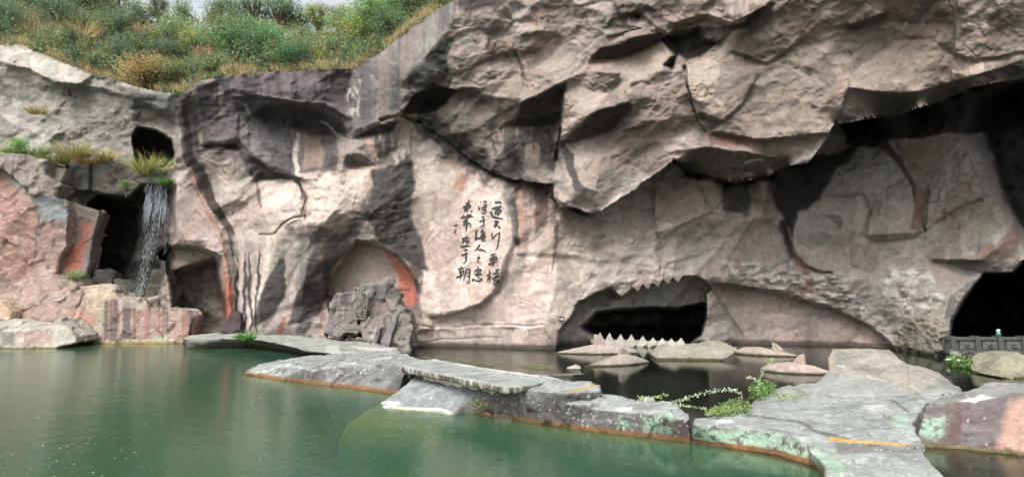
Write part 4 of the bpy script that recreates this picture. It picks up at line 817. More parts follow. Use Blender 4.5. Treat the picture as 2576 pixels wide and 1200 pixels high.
# ------------------------------------------------------------------ water and pool floor
def water():
    m, nt, b = newmat('pool_water')
    nt.nodes.remove(b)
    out = nt.nodes['Material Output']
    tc = N(nt, 'ShaderNodeTexCoord')
    n1 = N(nt, 'ShaderNodeTexNoise', Scale=1.7, Detail=4.0, Roughness=0.55)
    mp = N(nt, 'ShaderNodeMapping'); mp.inputs['Scale'].default_value = (1.0, 2.4, 1.0)
    n2 = N(nt, 'ShaderNodeTexNoise', Scale=6.0, Detail=3.0, Roughness=0.5)
    nt.links.new(tc.outputs['Object'], n1.inputs['Vector']); nt.links.new(tc.outputs['Object'], mp.inputs['Vector']); nt.links.new(mp.outputs[0], n2.inputs['Vector'])
    # ripples run over the open pool at the left and front; the pool behind the ledges lies still
    sx = N(nt, 'ShaderNodeSeparateXYZ'); nt.links.new(tc.outputs['Object'], sx.inputs[0])
    cal = N(nt, 'ShaderNodeMapRange'); cal.inputs['From Min'].default_value = -3.0; cal.inputs['From Max'].default_value = 4.0
    cal.inputs['To Min'].default_value = 1.0; cal.inputs['To Max'].default_value = 0.25
    nt.links.new(sx.outputs['X'], cal.inputs['Value'])
    ad = N(nt, 'ShaderNodeMath', operation='MULTIPLY_ADD'); nt.links.new(n2.outputs['Fac'], ad.inputs[0]); ad.inputs[1].default_value = 0.35; nt.links.new(n1.outputs['Fac'], ad.inputs[2])
    bp = N(nt, 'ShaderNodeBump', Distance=0.018)
    nt.links.new(cal.outputs[0], bp.inputs['Strength']); nt.links.new(ad.outputs[0], bp.inputs['Height'])
    gl = N(nt, 'ShaderNodeBsdfGlossy', Roughness=0.06); gl.inputs['Color'].default_value = (.9, .93, .9, 1)
    tr = N(nt, 'ShaderNodeBsdfTransparent'); tr.inputs['Color'].default_value = (.95, 1, .96, 1)
    df = N(nt, 'ShaderNodeBsdfDiffuse')
    # the pool behind the ledges is clear and dark, the open pool is clouded with green algae
    dt = N(nt, 'ShaderNodeVectorMath', operation='DOT_PRODUCT'); dt.inputs[1].default_value = (.827, .5625, 0); nt.links.new(tc.outputs['Object'], dt.inputs[0])
    rr = N(nt, 'ShaderNodeMapRange'); rr.inputs['From Min'].default_value = 12.0; rr.inputs['From Max'].default_value = 12.5; nt.links.new(dt.outputs['Value'], rr.inputs['Value'])
    mc = nt.nodes.new('ShaderNodeMix'); mc.data_type = 'RGBA'; mc.inputs[6].default_value = (.036, .105, .062, 1); mc.inputs[7].default_value = (.008, .011, .009, 1)
    n9 = N(nt, 'ShaderNodeTexNoise', Scale=.16, Detail=3.0); nt.links.new(tc.outputs['Object'], n9.inputs['Vector'])
    mo = nt.nodes.new('ShaderNodeMix'); mo.data_type = 'RGBA'; mo.inputs[6].default_value = (.028, .104, .066, 1); mo.inputs[7].default_value = (.060, .126, .062, 1)
    nt.links.new(ramp(nt, n9.outputs['Fac'], [(.38, 0.0), (.6, 1.0)]), mo.inputs[0]); nt.links.new(mo.outputs[2], mc.inputs[6])
    nt.links.new(rr.outputs[0], mc.inputs[0]); nt.links.new(mc.outputs[2], df.inputs['Color'])
    mk = N(nt, 'ShaderNodeMixShader'); mk.inputs[0].default_value = 0.52
    nt.links.new(tr.outputs[0], mk.inputs[1]); nt.links.new(df.outputs[0], mk.inputs[2])
    fr = N(nt, 'ShaderNodeFresnel', IOR=1.33)
    nt.links.new(bp.outputs[0], fr.inputs['Normal']); nt.links.new(bp.outputs[0], gl.inputs['Normal'])
    mx = N(nt, 'ShaderNodeMixShader')
    nt.links.new(fr.outputs[0], mx.inputs[0]); nt.links.new(mk.outputs[0], mx.inputs[1]); nt.links.new(gl.outputs[0], mx.inputs[2])
    nt.links.new(mx.outputs[0], out.inputs['Surface'])
    va = N(nt, 'ShaderNodeVolumeAbsorption', Density=0.42); va.inputs['Color'].default_value = (.42, .80, .48, 1)
    nt.links.new(va.outputs[0], out.inputs['Volume'])
    x0, x1, y0, y1, zb = -75, 75, -4, 75, -3.4
    V = [(x0, y0, 0), (x1, y0, 0), (x1, y1, 0), (x0, y1, 0), (x0, y0, zb), (x1, y0, zb), (x1, y1, zb), (x0, y1, zb)]
    o = mesh_obj('water', V, [(0, 1, 2, 3), (7, 6, 5, 4), (0, 4, 5, 1), (1, 5, 6, 2), (2, 6, 7, 3), (3, 7, 4, 0)], m, base=np.array([0, 0, 0]), smooth=False)
    struct(o, 'green still pool water at the foot of the cliff', 'water')
    g = plain_material('pool_bed', (.06, .075, .05), scale=.6)
    xs = np.linspace(-90, 90, 61); ys = np.linspace(-8, 80, 41); X, Y = np.meshgrid(xs, ys)
    Z = -3.2 + .5 * fbm2(X / 6, Y / 6, 3, 2)
    # the pool shelves towards the left bank
    Z = np.maximum(Z, -.55 - 3.2 * sstep(0, 1, (Y * 0 + (X + .47 * Y) + 2.2) / 7.0) - np.clip((38 - Y) / 30, 0, 1) * 2)
    i = np.arange(X.size).reshape(X.shape)
    F = np.stack([i[:-1, :-1], i[:-1, 1:], i[1:, 1:], i[1:, :-1]], -1).reshape(-1, 4)
    struct(mesh_obj('pool_floor', np.stack([X, Y, Z], -1).reshape(-1, 3), F, g, base=np.array([0, 0, -3.2])), 'pale muddy floor of the pool', 'pool floor')
water()
# ------------------------------------------------------------------ solid rocks: lofted rings, remeshed, rounded and weathered
def remesh(V, F, voxel):
    me = bpy.data.meshes.new('tmp'); me.from_pydata([tuple(v) for v in V], [], F)
    bm = bmesh.new(); bm.from_mesh(me); bmesh.ops.triangulate(bm, faces=bm.faces); bmesh.ops.recalc_face_normals(bm, faces=bm.faces); bm.to_mesh(me); bm.free()
    o = bpy.data.objects.new('tmp', me); COL.objects.link(o)
    md = o.modifiers.new('r', 'REMESH'); md.mode = 'VOXEL'; md.voxel_size = voxel; md.adaptivity = 0.0
    dg = bpy.context.evaluated_depsgraph_get()
    ev = o.evaluated_get(dg); m2 = ev.to_mesh()
    n = len(m2.vertices); co = np.empty(n * 3); m2.vertices.foreach_get('co', co); co = co.reshape(-1, 3)
    m2.calc_loop_triangles()
    q = np.empty(len(m2.loops), np.int32); m2.loops.foreach_get('vertex_index', q)
    ls = np.empty(len(m2.polygons), np.int32); m2.polygons.foreach_get('loop_total', ls)
    if (ls == 4).all(): Fq = q.reshape(-1, 4).copy()
    else:
        t = np.empty(len(m2.loop_triangles) * 3, np.int32); m2.loop_triangles.foreach_get('vertices', t); Fq = t.reshape(-1, 3).copy()
    ev.to_mesh_clear(); bpy.data.objects.remove(o); bpy.data.meshes.remove(me)
    return co, Fq
def relax(V, F, n, f=0.5):
    k = F.shape[1]
    a = np.concatenate([F[:, i] for i in range(k)]); b = np.concatenate([F[:, (i + 1) % k] for i in range(k)])
    i = np.concatenate([a, b]); j = np.concatenate([b, a])
    cnt = np.bincount(i, minlength=len(V))[:, None]
    for _ in range(n):
        s = np.stack([np.bincount(i, V[j, c], len(V)) for c in range(3)], 1)
        V = V * (1 - f) + f * s / np.maximum(cnt, 1)
    return V
def normals(V, F):
    a = V[F[:, 2]] - V[F[:, 0]]; b = V[F[:, -1]] - V[F[:, 1]]
    fn = np.cross(a, b)
    n = np.stack([np.bincount(F.ravel(), np.repeat(fn[:, c], F.shape[1]), len(V)) for c in range(3)], 1)
    return n / np.maximum(np.linalg.norm(n, axis=1, keepdims=True), 1e-9)
def loft(rings):
    n = len(rings[0]); V = np.concatenate(rings)
    F = [tuple(range(n)), tuple(range(len(V) - 1, len(V) - 1 - n, -1))]
    for r in range(len(rings) - 1):
        for k in range(n):
            F.append((r * n + k, r * n + (k + 1) % n, (r + 1) * n + (k + 1) % n, (r + 1) * n + k))
    return V, F
def weather(V, F, sm=3, lump=.10, chip=.05, grain=.02, scale=1.0, seed=0):
    V = relax(V, F, sm)
    n = normals(V, F)
    d = lump * 2 * (fbm3(V / (1.4 * scale) + seed, 3, seed) - .5) + grain * 2 * (fbm3(V / (.16 * scale) + seed, 3, seed + 5) - .5)
    r, o = vor3(V / (.55 * scale) + .5 * (fbm3(V / .6, 2, seed + 9)[:, None] - .5), seed + 3)
    d = d + chip * (1.6 * (r * o).sum(1) * 2 + r[:, 0] * .7)
    V = V + n * d[:, None]
    return V, normals(V, F)
def ledge_rings(out, zb=-1.3):
    top, wat = [], []
    for p in out:
        t = at_height(p[0], p[1], p[2])
        top.append(t)
        w = at_height(p[3], p[4], 0.0) if len(p) > 3 else np.array([t[0], t[1], min(0.0, t[2] - .1)])
        wat.append(w)
    top = np.array(top); wat = np.array(wat)
    c = wat.mean(0)
    deep = wat + (wat - c) * .04; deep[:, 2] = zb
    return loft([top, wat, deep])
def face_rings(out, thick, shrink=.92, zlo=None):
    """an outline surveyed across the view, (px, py, Y), carried back by its thickness"""
    fr = np.array([at_depth(p[0], p[1], p[2]) for p in out])
    bk = fr + np.array([0, thick, 0]); c = bk.mean(0); bk = c + (bk - c) * shrink
    return loft([fr, (fr * .6 + bk * .4 - c) * 1.03 + c, bk])
def rock_colour(V, n, top, side, seed=0, orange=.12, streak=True, mottle=.22):
    px, py = project(V)
    up = sstep(.45, .8, n[:, 2] + .15 * (fbm3(V / .3, 3, seed) - .5))[:, None]
    m = fbm3(V / .5, 4, seed + 1)[:, None]; m2 = fbm3(V / np.array([.14, .14, .9]) + 5, 3, seed + 2)[:, None]
    s = lin(*side) * (1 - mottle + 2 * mottle * m)
    if streak: s = s * (.55 + .9 * m2)
    t = lin(*top) * (1 - mottle + 2 * mottle * m) * (.78 + .44 * fbm3(V / .09, 4, seed + 6)[:, None]) * (1 - .24 * sstep(.54, .62, fbm3(V / .6, 5, seed + 7))[:, None])
    c = s * (1 - up) + t * up
    return px, py, c
def waterline(V, c, h=.10, rgb=(132, 96, 62), seed=0, deep=-.45):
    z = V[:, 2] + .05 * (fbm3(V / .25, 3, seed + 8) - .5)
    a = (1 - sstep(h * .8, h * 1.25, z))[:, None]
    col = lin(*rgb) * (.6 + .8 * fbm3(V / .12, 3, seed + 4)[:, None])
    dk = (1 - sstep(-.02, .035, z))[:, None]
    col = col * (1 - .45 * dk)
    und = (1 - sstep(-.1, -.02, z))[:, None]
    dp = sstep(deep, -.05, V[:, 2])[:, None]
    col = col * (1 - und) + (lin(214, 180, 92) * dp + lin(74, 78, 46) * (1 - dp)) * und
    return c * (1 - a) + col * a
def make_ledge(name, label, cat, out, voxel=.055, top=(150, 153, 148), side=(104, 98, 95), sm=3, lump=.07, chip=.045, grain=.014, seed=0, paint=None, orange=.10, rgb=(132, 96, 62), zb=-1.3, mat=None, group=None, kind=None):
    V, F = ledge_rings(out, zb)
    V, F = remesh(V, F, voxel)
    V, n = weather(V, F, sm, lump, chip, grain, 1.0, seed)
    px, py, c = rock_colour(V, n, top, side, seed)
    if paint: paint(Painter(px, py, c), V, n)
    if orange: c = waterline(V, c, orange, rgb, seed, -1.3 if name == 'tilted_slab' else -.45)
    o = mesh_obj(name, V, F, mat or M_ROCK, col=np.clip(c, .01, .8))
    if kind: return struct(o, label, cat)
    return tag(o, label, cat, group)
def lichen(P, V, n, polys, rgb=(160, 190, 165), a=.85, seed=0, th=.42, sc=.09):
    f = fbm3(V / sc, 4, seed + 70); m0 = sstep(th, th + .08, f)
    for pts in polys:
        X, Y = P._w(8, seed)
        m = (1 - sstep(-8, 10, sdf(X, Y, pts))) * m0 * a
        P.c[:] = P.c * (1 - m[:, None]) + lin(*rgb) * m[:, None]
def spots(P, V, n, rgb=(205, 205, 198), th=.74, sc=.10, up=None, seed=0, a=.8):
    m = sstep(th, th + .04, fbm3(V / sc, 2, seed + 33)) * a
    if up is not None: m = m * (n[:, 2] > up if up > 0 else n[:, 2] < -up)
    P.c[:] = P.c * (1 - m[:, None]) + lin(*rgb) * m[:, None]
W1 = (206, 208, 203)
# the stone causeway along the foot of the cliff
def p_path(P, V, n):
    for x in (493, 537, 585): P.line([(x, 858), (x + 1, 874)], 1.2, (66, 66, 60), .9, .5, 1)
    P.line([(472, 861), (560, 860), (625, 859)], 1.0, (84, 84, 78), .9, .5, 1)
    P.poly([(470, 846), (640, 846), (640, 860), (470, 862)], (150, 150, 142), .6, 3, 3, 2)
    for q in ([(815, 870), (850, 868), (858, 890), (820, 890)],): P.poly(q, (188, 198, 186), .7, 4, 6, 3, tex=.5)
    for q in ([(905, 858), (930, 860), (925, 864)], [(880, 872), (990, 878), (985, 884), (900, 880)]): P.poly(q, W1, .7, 2, 5, 5, tex=.4)
make_ledge('causeway', 'low grey stone causeway running along the cliff foot to the left cave', 'causeway',
    [(455, 850, .60, 468, 877), (560, 851, .60, 560, 875), (640, 853, .6, 640, 873), (700, 864, .55, 700, 879), (770, 882, .45, 770, 891), (832, 890, .4, 834, 898), (960, 894, .38, 966, 900), (1010, 888, .4), (1000, 876, .5), (930, 858, .55), (800, 847, .6), (700, 842, .64), (620, 839, .64), (540, 838, .6), (478, 842, .6)],
    .07, (158, 160, 152), (98, 96, 90), 2, .05, .03, .012, 1, p_path, .08, (92, 86, 62), -1.0)
def p_isl(P, V, n):
    P.poly([(868, 922), (990, 912), (1022, 924), (1030, 960), (985, 990), (880, 976)], (98, 96, 98), .7, 5, 8, 1, tex=.4)
    for q in ([(700, 918), (735, 914), (730, 922)], [(840, 914), (900, 908), (890, 918)], [(910, 905), (990, 900), (985, 905)], [(1010, 888), (1045, 893), (1040, 900)], [(880, 870), (925, 864), (910, 876)]):
        P.poly(q, W1, .8, 2, 5, 3, tex=.3)
    P.line([(620, 938), (700, 922), (790, 930), (830, 920)], 2.2, (190, 194, 188), .6, .6, 6, 5)
    P.line([(770, 932), (850, 906), (870, 903)], 2, (84, 84, 82), .6, .5, 4, 6)
    spots(P, V, n, th=.76, seed=2)
make_ledge('rock_island', 'long low grey rock island with a rusty waterline beyond the green pool', 'rock',
    [(614, 936, .10, 608, 940), (650, 926, .28, 660, 948), (700, 921, .4, 705, 955), (780, 926, .52, 800, 967), (870, 919, .68, 880, 976), (990, 912, .84, 965, 987), (1022, 922, .84, 1005, 989), (1034, 942, .72, 1030, 975), (1064, 908, .7), (1022, 890, .7), (900, 886, .6), (800, 893, .48), (700, 904, .32), (645, 917, .18)],
    .055, (150, 154, 149), (106, 102, 100), 4, .06, .05, .014, 2, p_isl)
# the footbridge slab
def p_slab(P, V, n):
    sd_ = n[:, 2] < .4
    m = (sstep(.54, .62, fbm3(V / np.array([.09, .09, .6]), 3, 5)) * sd_ * .65)[:, None]
    P.c[:] = P.c * (1 - m) + lin(205, 203, 192) * m
    m = (sstep(.55, .6, fbm3(V / np.array([.15, .15, .5]) + 9, 3, 6)) * sd_ * .8)[:, None]
    P.c[:] = P.c * (1 - m) + lin(70, 62, 56) * m
    P.line([(1091, 903), (1177, 918), (1324, 940), (1459, 959)], 3.5, W1, .85, .6, 4, 3)
    P.line([(1012, 922), (1104, 939), (1202, 957), (1278, 970)], 1.6, (176, 178, 172), .6, .6, 4, 3)
sl = [(1045, 904), (1091, 902), (1177, 917), (1324, 939), (1404, 950), (1345, 966), (1278, 973), (1202, 959), (1104, 939), (1010, 921)]
V, F = loft([np.array([at_height(x, y, .97) for x, y in sl]), np.array([at_height(x, y, .97) - np.array([0, 0, .2]) for x, y in sl])])
V, F = remesh(V, F, .045); V, n = weather(V, F, 1, .015, .012, .008, 1, 4)
px, py, c = rock_colour(V, n, (158, 163, 158), (112, 106, 98), 4); p_slab(Painter(px, py, c), V, n)
tag(mesh_obj('footbridge_slab', V, F, M_ROCK, col=np.clip(c, .01, .8)), 'long flat grey stone slab bridging the gap between rock island and ledge', 'footbridge')
# the tilted slab that slides under the water
def p_tilt(P, V, n):
    P.line([(959, 1009), (1000, 1012), (964, 1024), (1050, 1028), (1120, 1030), (1137, 1040)], 3.5, (216, 218, 208), .9, .5, 3, 3)
    P.line([(1040, 998), (1080, 988), (1110, 975)], 1.2, (190, 194, 190), .6, .5, 2, 4)
    P.poly([(1080, 1000), (1088, 996), (1086, 1004)], W1, .9, 1, 2, 5)
    P.line([(965, 1008), (1045, 950)], 3, (176, 180, 174), .6, .6, 4, 5)
make_ledge('tilted_slab', 'flat tilted grey slab with a white crust edge sliding into the green water', 'slab',
    [(959, 1009, .07), (964, 1027, .01), (1050, 1032, .01), (1138, 1042, .01), (1168, 1013, .25), (1245, 992, .52), (1209, 977, .62), (1123, 965, .62), (1045, 947, .60), (1000, 984, .30)],
    .055, (150, 156, 156), (128, 128, 120), 1, .025, .02, .01, 5, p_tilt, .02, (190, 180, 130), -1.9)
V, F = ledge_rings([(955, 1010, -.05), (866, 1066, -.40), (850, 1120, -.80), (880, 1260, -1.5), (1010, 1260, -1.5), (1085, 1130, -.8), (1142, 1040, -.05), (1100, 1000, -.05)], -2.2)
V, F = remesh(V, F, .08); V, n = weather(V, F, 6, .05, .03, .015, 1, 51)
c = waterline(V, np.tile(lin(150, 150, 130), (len(V), 1)), .02, (190, 180, 130), 51, -1.3)
sb = bpy.data.objects['tilted_slab']; mesh_obj('submerged_foot', V, F, M_ROCK, sb, col=np.clip(c, .01, .8))
# the ledges
def p_mid(P, V, n):
    P.poly([(1329, 962), (1370, 976), (1395, 1000), (1340, 1018), (1300, 1000)], (128, 126, 126), .8, 5, 8, 1, tex=.3)
    P.poly([(1170, 1010), (1240, 1010), (1235, 1038), (1175, 1034)], (110, 112, 84), .6, 5, 8, 2, tex=.5)
    P.line([(1430, 984), (1470, 976), (1506, 966)], 1.6, (196, 160, 70), .9, .4, 1.5, 3, .2)
    spots(P, V, n, th=.75, sc=.05, seed=5, up=-.5)
make_ledge('rock_ledge', 'dark grey rock ledge carrying the right end of the footbridge slab', 'rock ledge',
    [(1185, 1010, .33, 1166, 1033), (1240, 990, .6, 1230, 1045), (1300, 972, .85, 1285, 1053), (1330, 960, .95), (1350, 944, .94), (1459, 959, .94), (1508, 964, .94), (1512, 980, .9), (1434, 986, .9, 1440, 1078), (1385, 984, .88, 1370, 1067), (1345, 980, .88, 1330, 1060)],
    .05, (158, 162, 158), (98, 94, 92), 3, .06, .05, .014, 6, p_mid)
def p_low(P, V, n):
    P.poly([(1550, 1026), (1590, 1022), (1592, 1030), (1560, 1036)], W1, .9, 2, 4, 1)
    lichen(P, V, n, [[(1615, 1045), (1690, 1040), (1700, 1090), (1620, 1090)], [(1560, 1050), (1585, 1050), (1580, 1085), (1555, 1080)]], seed=3)
    P.poly([(1690, 1055), (1735, 1055), (1735, 1105), (1695, 1105)], (92, 66, 64), .7, 5, 8, 2, tex=.5)
    P.poly([(1724, 1028), (1735, 1032), (1735, 1042), (1727, 1040)], (216, 160, 50), .9, 1.5, 2, 3)
    P.line([(1510, 984), (1600, 995), (1690, 1012)], 2.0, W1, .6, .6, 4, 4)
    P.line([(1470, 1050), (1560, 1060), (1640, 1070)], 2.5, (140, 158, 142), .6, .6, 8, 7)
    spots(P, V, n, th=.72, sc=.04, seed=6, up=-.5)
make_ledge('rock_ledge', 'hollowed grey ledge with pale green lichen and an orange paint dab at its end', 'rock ledge',
    [(1436, 990, .78, 1436, 1078), (1420, 1016, .62, 1424, 1076), (1500, 1026, .55, 1500, 1086), (1600, 1036, .56, 1600, 1096), (1690, 1048, .56, 1690, 1107), (1736, 1052, .55, 1740, 1112), (1740, 1040, .58), (1704, 1014, .68), (1640, 1001, .7), (1560, 992, .72), (1512, 985, .74)],
    .048, (156, 161, 157), (102, 98, 96), 5, .05, .045, .014, 7, p_low)
def p_plat(P, V, n):
    P.poly([(1790, 1056), (1840, 1052), (1850, 1062), (1800, 1066)], W1, .9, 2, 4, 1, tex=.3)
    P.poly([(2160, 1020), (2230, 1020), (2240, 1032), (2180, 1034)], W1, .6, 3, 6, 2, tex=.5)
    lichen(P, V, n, [[(1745, 1080), (1800, 1080), (1800, 1115), (1745, 1112)], [(1800, 1085), (1960, 1088), (2010, 1110), (2060, 1160), (2000, 1160), (1900, 1132), (1800, 1118)]], seed=8, th=.40)
    P.line([(1870, 1045), (1940, 1050), (2000, 1060)], 2.5, (92, 92, 90), .8, .5, 4, 3)
    P.line([(2010, 1058), (2060, 1085), (2140, 1108)], 4, (92, 92, 88), .8, .5, 6, 4)
    P.line([(2245, 1008), (2270, 1025), (2285, 1035)], 2, (70, 70, 70), .9, .5, 2, 5)
    P.line([(2085, 1104), (2130, 1107), (2200, 1112), (2276, 1117)], 2.6, (218, 160, 58), .95, .3, 1.5, 6, .25)
    P.poly([(2250, 1098), (2310, 1102), (2300, 1114), (2260, 1110)], W1, .6, 3, 6, 6, tex=.5)
    P.poly([(1960, 980), (2040, 975), (2040, 1005), (1950, 1010)], (120, 126, 98), .5, 8, 8, 7, tex=.4)
    lichen(P, V, n, [[(2230, 1045), (2275, 1045), (2290, 1085), (2250, 1075)]], seed=9)
    st = sstep(.58, .66, fbm3(V / np.array([.5, .06, .06]), 3, 12))[:, None] * (n[:, 2] > .6)[:, None] * .35
    P.c[:] = P.c * (1 - st) + lin(190, 194, 190) * st
    spots(P, V, n, th=.73, sc=.045, seed=7, up=-.5)
make_ledge('rock_platform', 'broad flat grey rock platform with a yellow painted line along its front edge', 'rock platform',
    [(1744, 1066, .47, 1742, 1113), (1850, 1073, .45, 1852, 1127), (1930, 1083, .44, 1955, 1143), (2010, 1100, .43, 2035, 1168), (2085, 1106, .43, 2100, 1190), (2200, 1114, .43), (2280, 1120, .43), (2330, 1122, .40), (2300, 1060, .6), (2330, 1012, .8), (2420, 985, .92), (2412, 972, .9), (2300, 975, .9), (2140, 960, .9), (2050, 962, .78), (1965, 975, .62), (1900, 1003, .53), (1870, 1036, .48), (1775, 1047, .46), (1742, 1048, .46)],
    .05, (150, 155, 151), (106, 104, 98), 3, .05, .035, .014, 8, p_plat)
def p_lobe(P, V, n):
    P.poly([(2100, 1115), (2300, 1122), (2320, 1136), (2110, 1140)], (108, 104, 98), .8, 5, 6, 1, tex=.3)
    lichen(P, V, n, [[(1990, 1125), (2080, 1130), (2110, 1160), (2060, 1170)], [(2080, 1150), (2140, 1175), (2110, 1200), (2080, 1190)]], seed=4, th=.44)
    P.poly([(2200, 1160), (2330, 1160), (2400, 1200), (2200, 1230)], (170, 176, 168), .5, 12, 10, 3, tex=.5)
    spots(P, V, n, th=.72, sc=.04, seed=8)
make_ledge('rock_step', 'lower grey rock step in front of the yellow painted line', 'rock step',
    [(2040, 1140, .32, 2046, 1170), (2072, 1165, .30, 2068, 1192), (2085, 1220, .30, 2078, 1226), (2100, 1330, .30, 2094, 1336), (2460, 1330, .30), (2380, 1205, .28, 2386, 1212), (2335, 1165, .28, 2340, 1172), (2318, 1128, .34, 2324, 1140), (2275, 1122, .40), (2180, 1116, .40), (2090, 1110, .40), (2030, 1110, .38)],
    .05, (156, 162, 156), (118, 118, 110), 4, .05, .03, .014, 9, p_lobe)
def p_brown(P, V, n):
    P.poly([(2290, 1035), (2440, 1000), (2540, 990), (2620, 1000), (2620, 1150), (2300, 1125)], (100, 88, 88), .85, 8, 8, 1, tex=.3)
    P.poly([(2400, 1010), (2440, 1010), (2420, 1130), (2380, 1120)], (92, 66, 64), .7, 8, 8, 2, tex=.4, streak=(14, 200), th=.4)
    P.poly([(2545, 1010), (2640, 980), (2640, 1150), (2500, 1140), (2520, 1080)], (186, 152, 136), .85, 14, 8, 3)
    lichen(P, V, n, [[(2292, 1050), (2380, 1045), (2370, 1090), (2350, 1110), (2300, 1090)]], seed=5, th=.38)
    P.poly([(2410, 1008), (2470, 996), (2510, 999), (2450, 1012)], (216, 216, 210), .95, 2, 4, 4)
    spots(P, V, n, th=.70, sc=.05, seed=9, up=-.6)
make_ledge('boulder', 'big brown boulder with a light green lichen patch at the right edge', 'boulder',
    [(2236, 1058, .52, 2286, 1121), (2330, 1022, .75, 2350, 1127), (2440, 1003, .95, 2445, 1132), (2530, 998, 1.02, 2540, 1141), (2640, 1000, 1.05, 2680, 1155), (2760, 1000, 1.1), (2700, 970, 1.1), (2490, 965, 1.08), (2462, 970, 1.05), (2430, 985, .98), (2350, 995, .84), (2262, 1022, .68)],
    .05, (148, 148, 144), (104, 92, 90), 4, .07, .05, .014, 10, p_brown, .07, (110, 100, 70))
# the carved pale stone
def p_tail(P, V, n):
    P.line([(2286, 914), (2283, 940), (2290, 985)], 2.0, (120, 112, 102), .8, .5, 2, 1)
    P.poly([(2262, 960), (2288, 950), (2294, 986), (2250, 985)], (150, 134, 120), .6, 4, 4, 2)
    P.poly([(2330, 970), (2380, 958), (2400, 968), (2330, 982)], (112, 118, 112), .7, 4, 4, 3)
    for q in ([(2104, 920), (2122, 921), (2120, 927), (2106, 926)], [(2180, 945), (2230, 958), (2180, 949)]): P.line(q[:3], 1.2, (206, 204, 196), .7, .5, 2, 4)
    P.poly([(2083, 884), (2096, 884), (2102, 905), (2095, 925), (2086, 920)], (160, 150, 134), .8, 2, 2, 5)
    P.poly([(1980, 990), (2040, 950), (2095, 942), (2240, 958), (2286, 980), (2290, 1015), (1980, 1015)], (148, 152, 147), .9, 10, 8, 6)
make_ledge('carved_stone', 'pale smooth waisted stone like a fish tail standing up from the platform', 'carved stone',
    [(2000, 986, .66), (2060, 955, .95), (2086, 925, 1.25), (2081, 900, 1.5), (2092, 876, 1.72), (2130, 874, 1.74), (2180, 874, 1.74), (2240, 877, 1.72), (2262, 899, 1.52), (2285, 915, 1.42), (2318, 919, 1.36), (2362, 934, 1.2), (2412, 974, .92), (2370, 984, .86), (2290, 990, .86), (2200, 994, .82), (2100, 992, .78)],
    .05, (152, 148, 138), (130, 122, 111), 3, .012, .006, .006, 11, p_tail, 0, zb=.3, mat=M_PALE)
# ------------------------------------------------------------------ rocks on the left bank and under the cliff
def face_rock(name, label, cat, out, thick, voxel=.08, side=(150, 130, 120), top=None, sm=2, lump=.12, chip=.12, grain=.03, seed=0, paint=None, wl=None, mat=None, streak=False, mottle=.22, shrink=.92):
    V, F = face_rings(out, thick, shrink)
    V, F = remesh(V, F, voxel); V, n = weather(V, F, sm, lump, chip, grain, 1.5, seed)
    px, py, c = rock_colour(V, n, top or side, side, seed, streak=streak, mottle=mottle)
    if paint: paint(Painter(px, py, c), V, n)
    if wl: c = waterline(V, c, *wl)
    return tag(mesh_obj(name, V, F, mat or M_ROCK, col=np.clip(c, .01, .8)), label, cat)
def p_red(P, V, n):
    P.poly([(0, 440), (80, 520), (90, 640), (60, 700), (-100, 700), (-100, 440)], (162, 126, 112), .7, 12, 16, 1, tex=.3)
    P.poly([(85, 490), (150, 495), (172, 525), (168, 558), (110, 555), (92, 530)], (146, 152, 154), .95, 3, 5, 2)
    P.poly([(100, 555), (168, 558), (165, 650), (130, 700), (90, 690), (95, 600)], (168, 140, 130), .7, 6, 10, 3, tex=.4)
    P.line([(95, 545), (92, 600), (85, 650)], 3, (92, 80, 76), .7, .5, 6, 4)
    P.line([(0, 420), (45, 465), (88, 494)], 5, (150, 150, 148), .9, .4, 4, 5)
    P.line([(-50, 760), (60, 782), (100, 760), (120, 740)], 1.6, (70, 58, 56), .8, .5, 4, 6)
    m = sstep(.62, .70, fbm3(V / np.array([.4, .4, .16]), 4, 17))[:, None] * .55
    P.c[:] = P.c * (1 - m) + lin(206, 186, 172) * m
face_rock('boulder', 'huge rough reddish boulder filling the left edge above the pool', 'boulder',
    [(-220, 430, 43), (0, 418, 43), (40, 455, 43), (85, 492, 42.6), (150, 497, 42.6), (172, 525, 43), (165, 620, 43), (148, 650, 43), (135, 695, 42.8), (190, 712, 42.3), (205, 745, 42), (180, 806, 41.5), (20, 815, 41.2), (-220, 820, 41.2)], 3.0, .09, (160, 138, 127), (164, 152, 142), 2, .14, .09, .05, 20, p_red)
def p_g1(P, V, n):
    P.poly([(94, 400), (104, 402), (96, 488), (88, 480)], (176, 164, 152), .7, 3, 3, 1)
face_rock('stone_block', 'grey squared stone block tilted on top of the huge reddish boulder', 'stone block',
    [(-160, 388, 42.4), (0, 385, 42.4), (55, 386, 42.4), (116, 405, 42.4), (112, 440, 42.4), (152, 466, 42.8), (138, 500, 42.8), (92, 493, 42.3), (75, 490, 42.3), (0, 418, 42.2), (-160, 420, 42.2)], 2.0, .08, (150, 138, 132), None, 1, .05, .10, .03, 21, p_g1, None, None, True)
face_rock('stone_block', 'small pale flat stone under the grass behind the tilted grey block', 'stone block',
    [(112, 425, 43.4), (126, 420, 43.4), (167, 425, 43.4), (150, 458, 43.2), (118, 452, 43.2)], 1.2, .06, (156, 150, 138), None, 1, .05, .06, .02, 22)
def p_slab2(P, V, n):
    P.poly([(200, 560), (235, 555), (225, 620), (200, 640)], (156, 92, 76), .8, 6, 8, 1, streak=(10, 120), th=.42)
    P.poly([(165, 620), (215, 610), (210, 680), (165, 690)], (160, 94, 76), .85, 5, 8, 2)
    P.poly([(175, 530), (215, 535), (210, 610), (165, 610)], (132, 118, 116), .7, 6, 8, 3, streak=(9, 120), th=.45)
    P.line([(206, 612), (228, 602), (232, 596)], 2, (80, 50, 44), .8, .5, 2, 4)
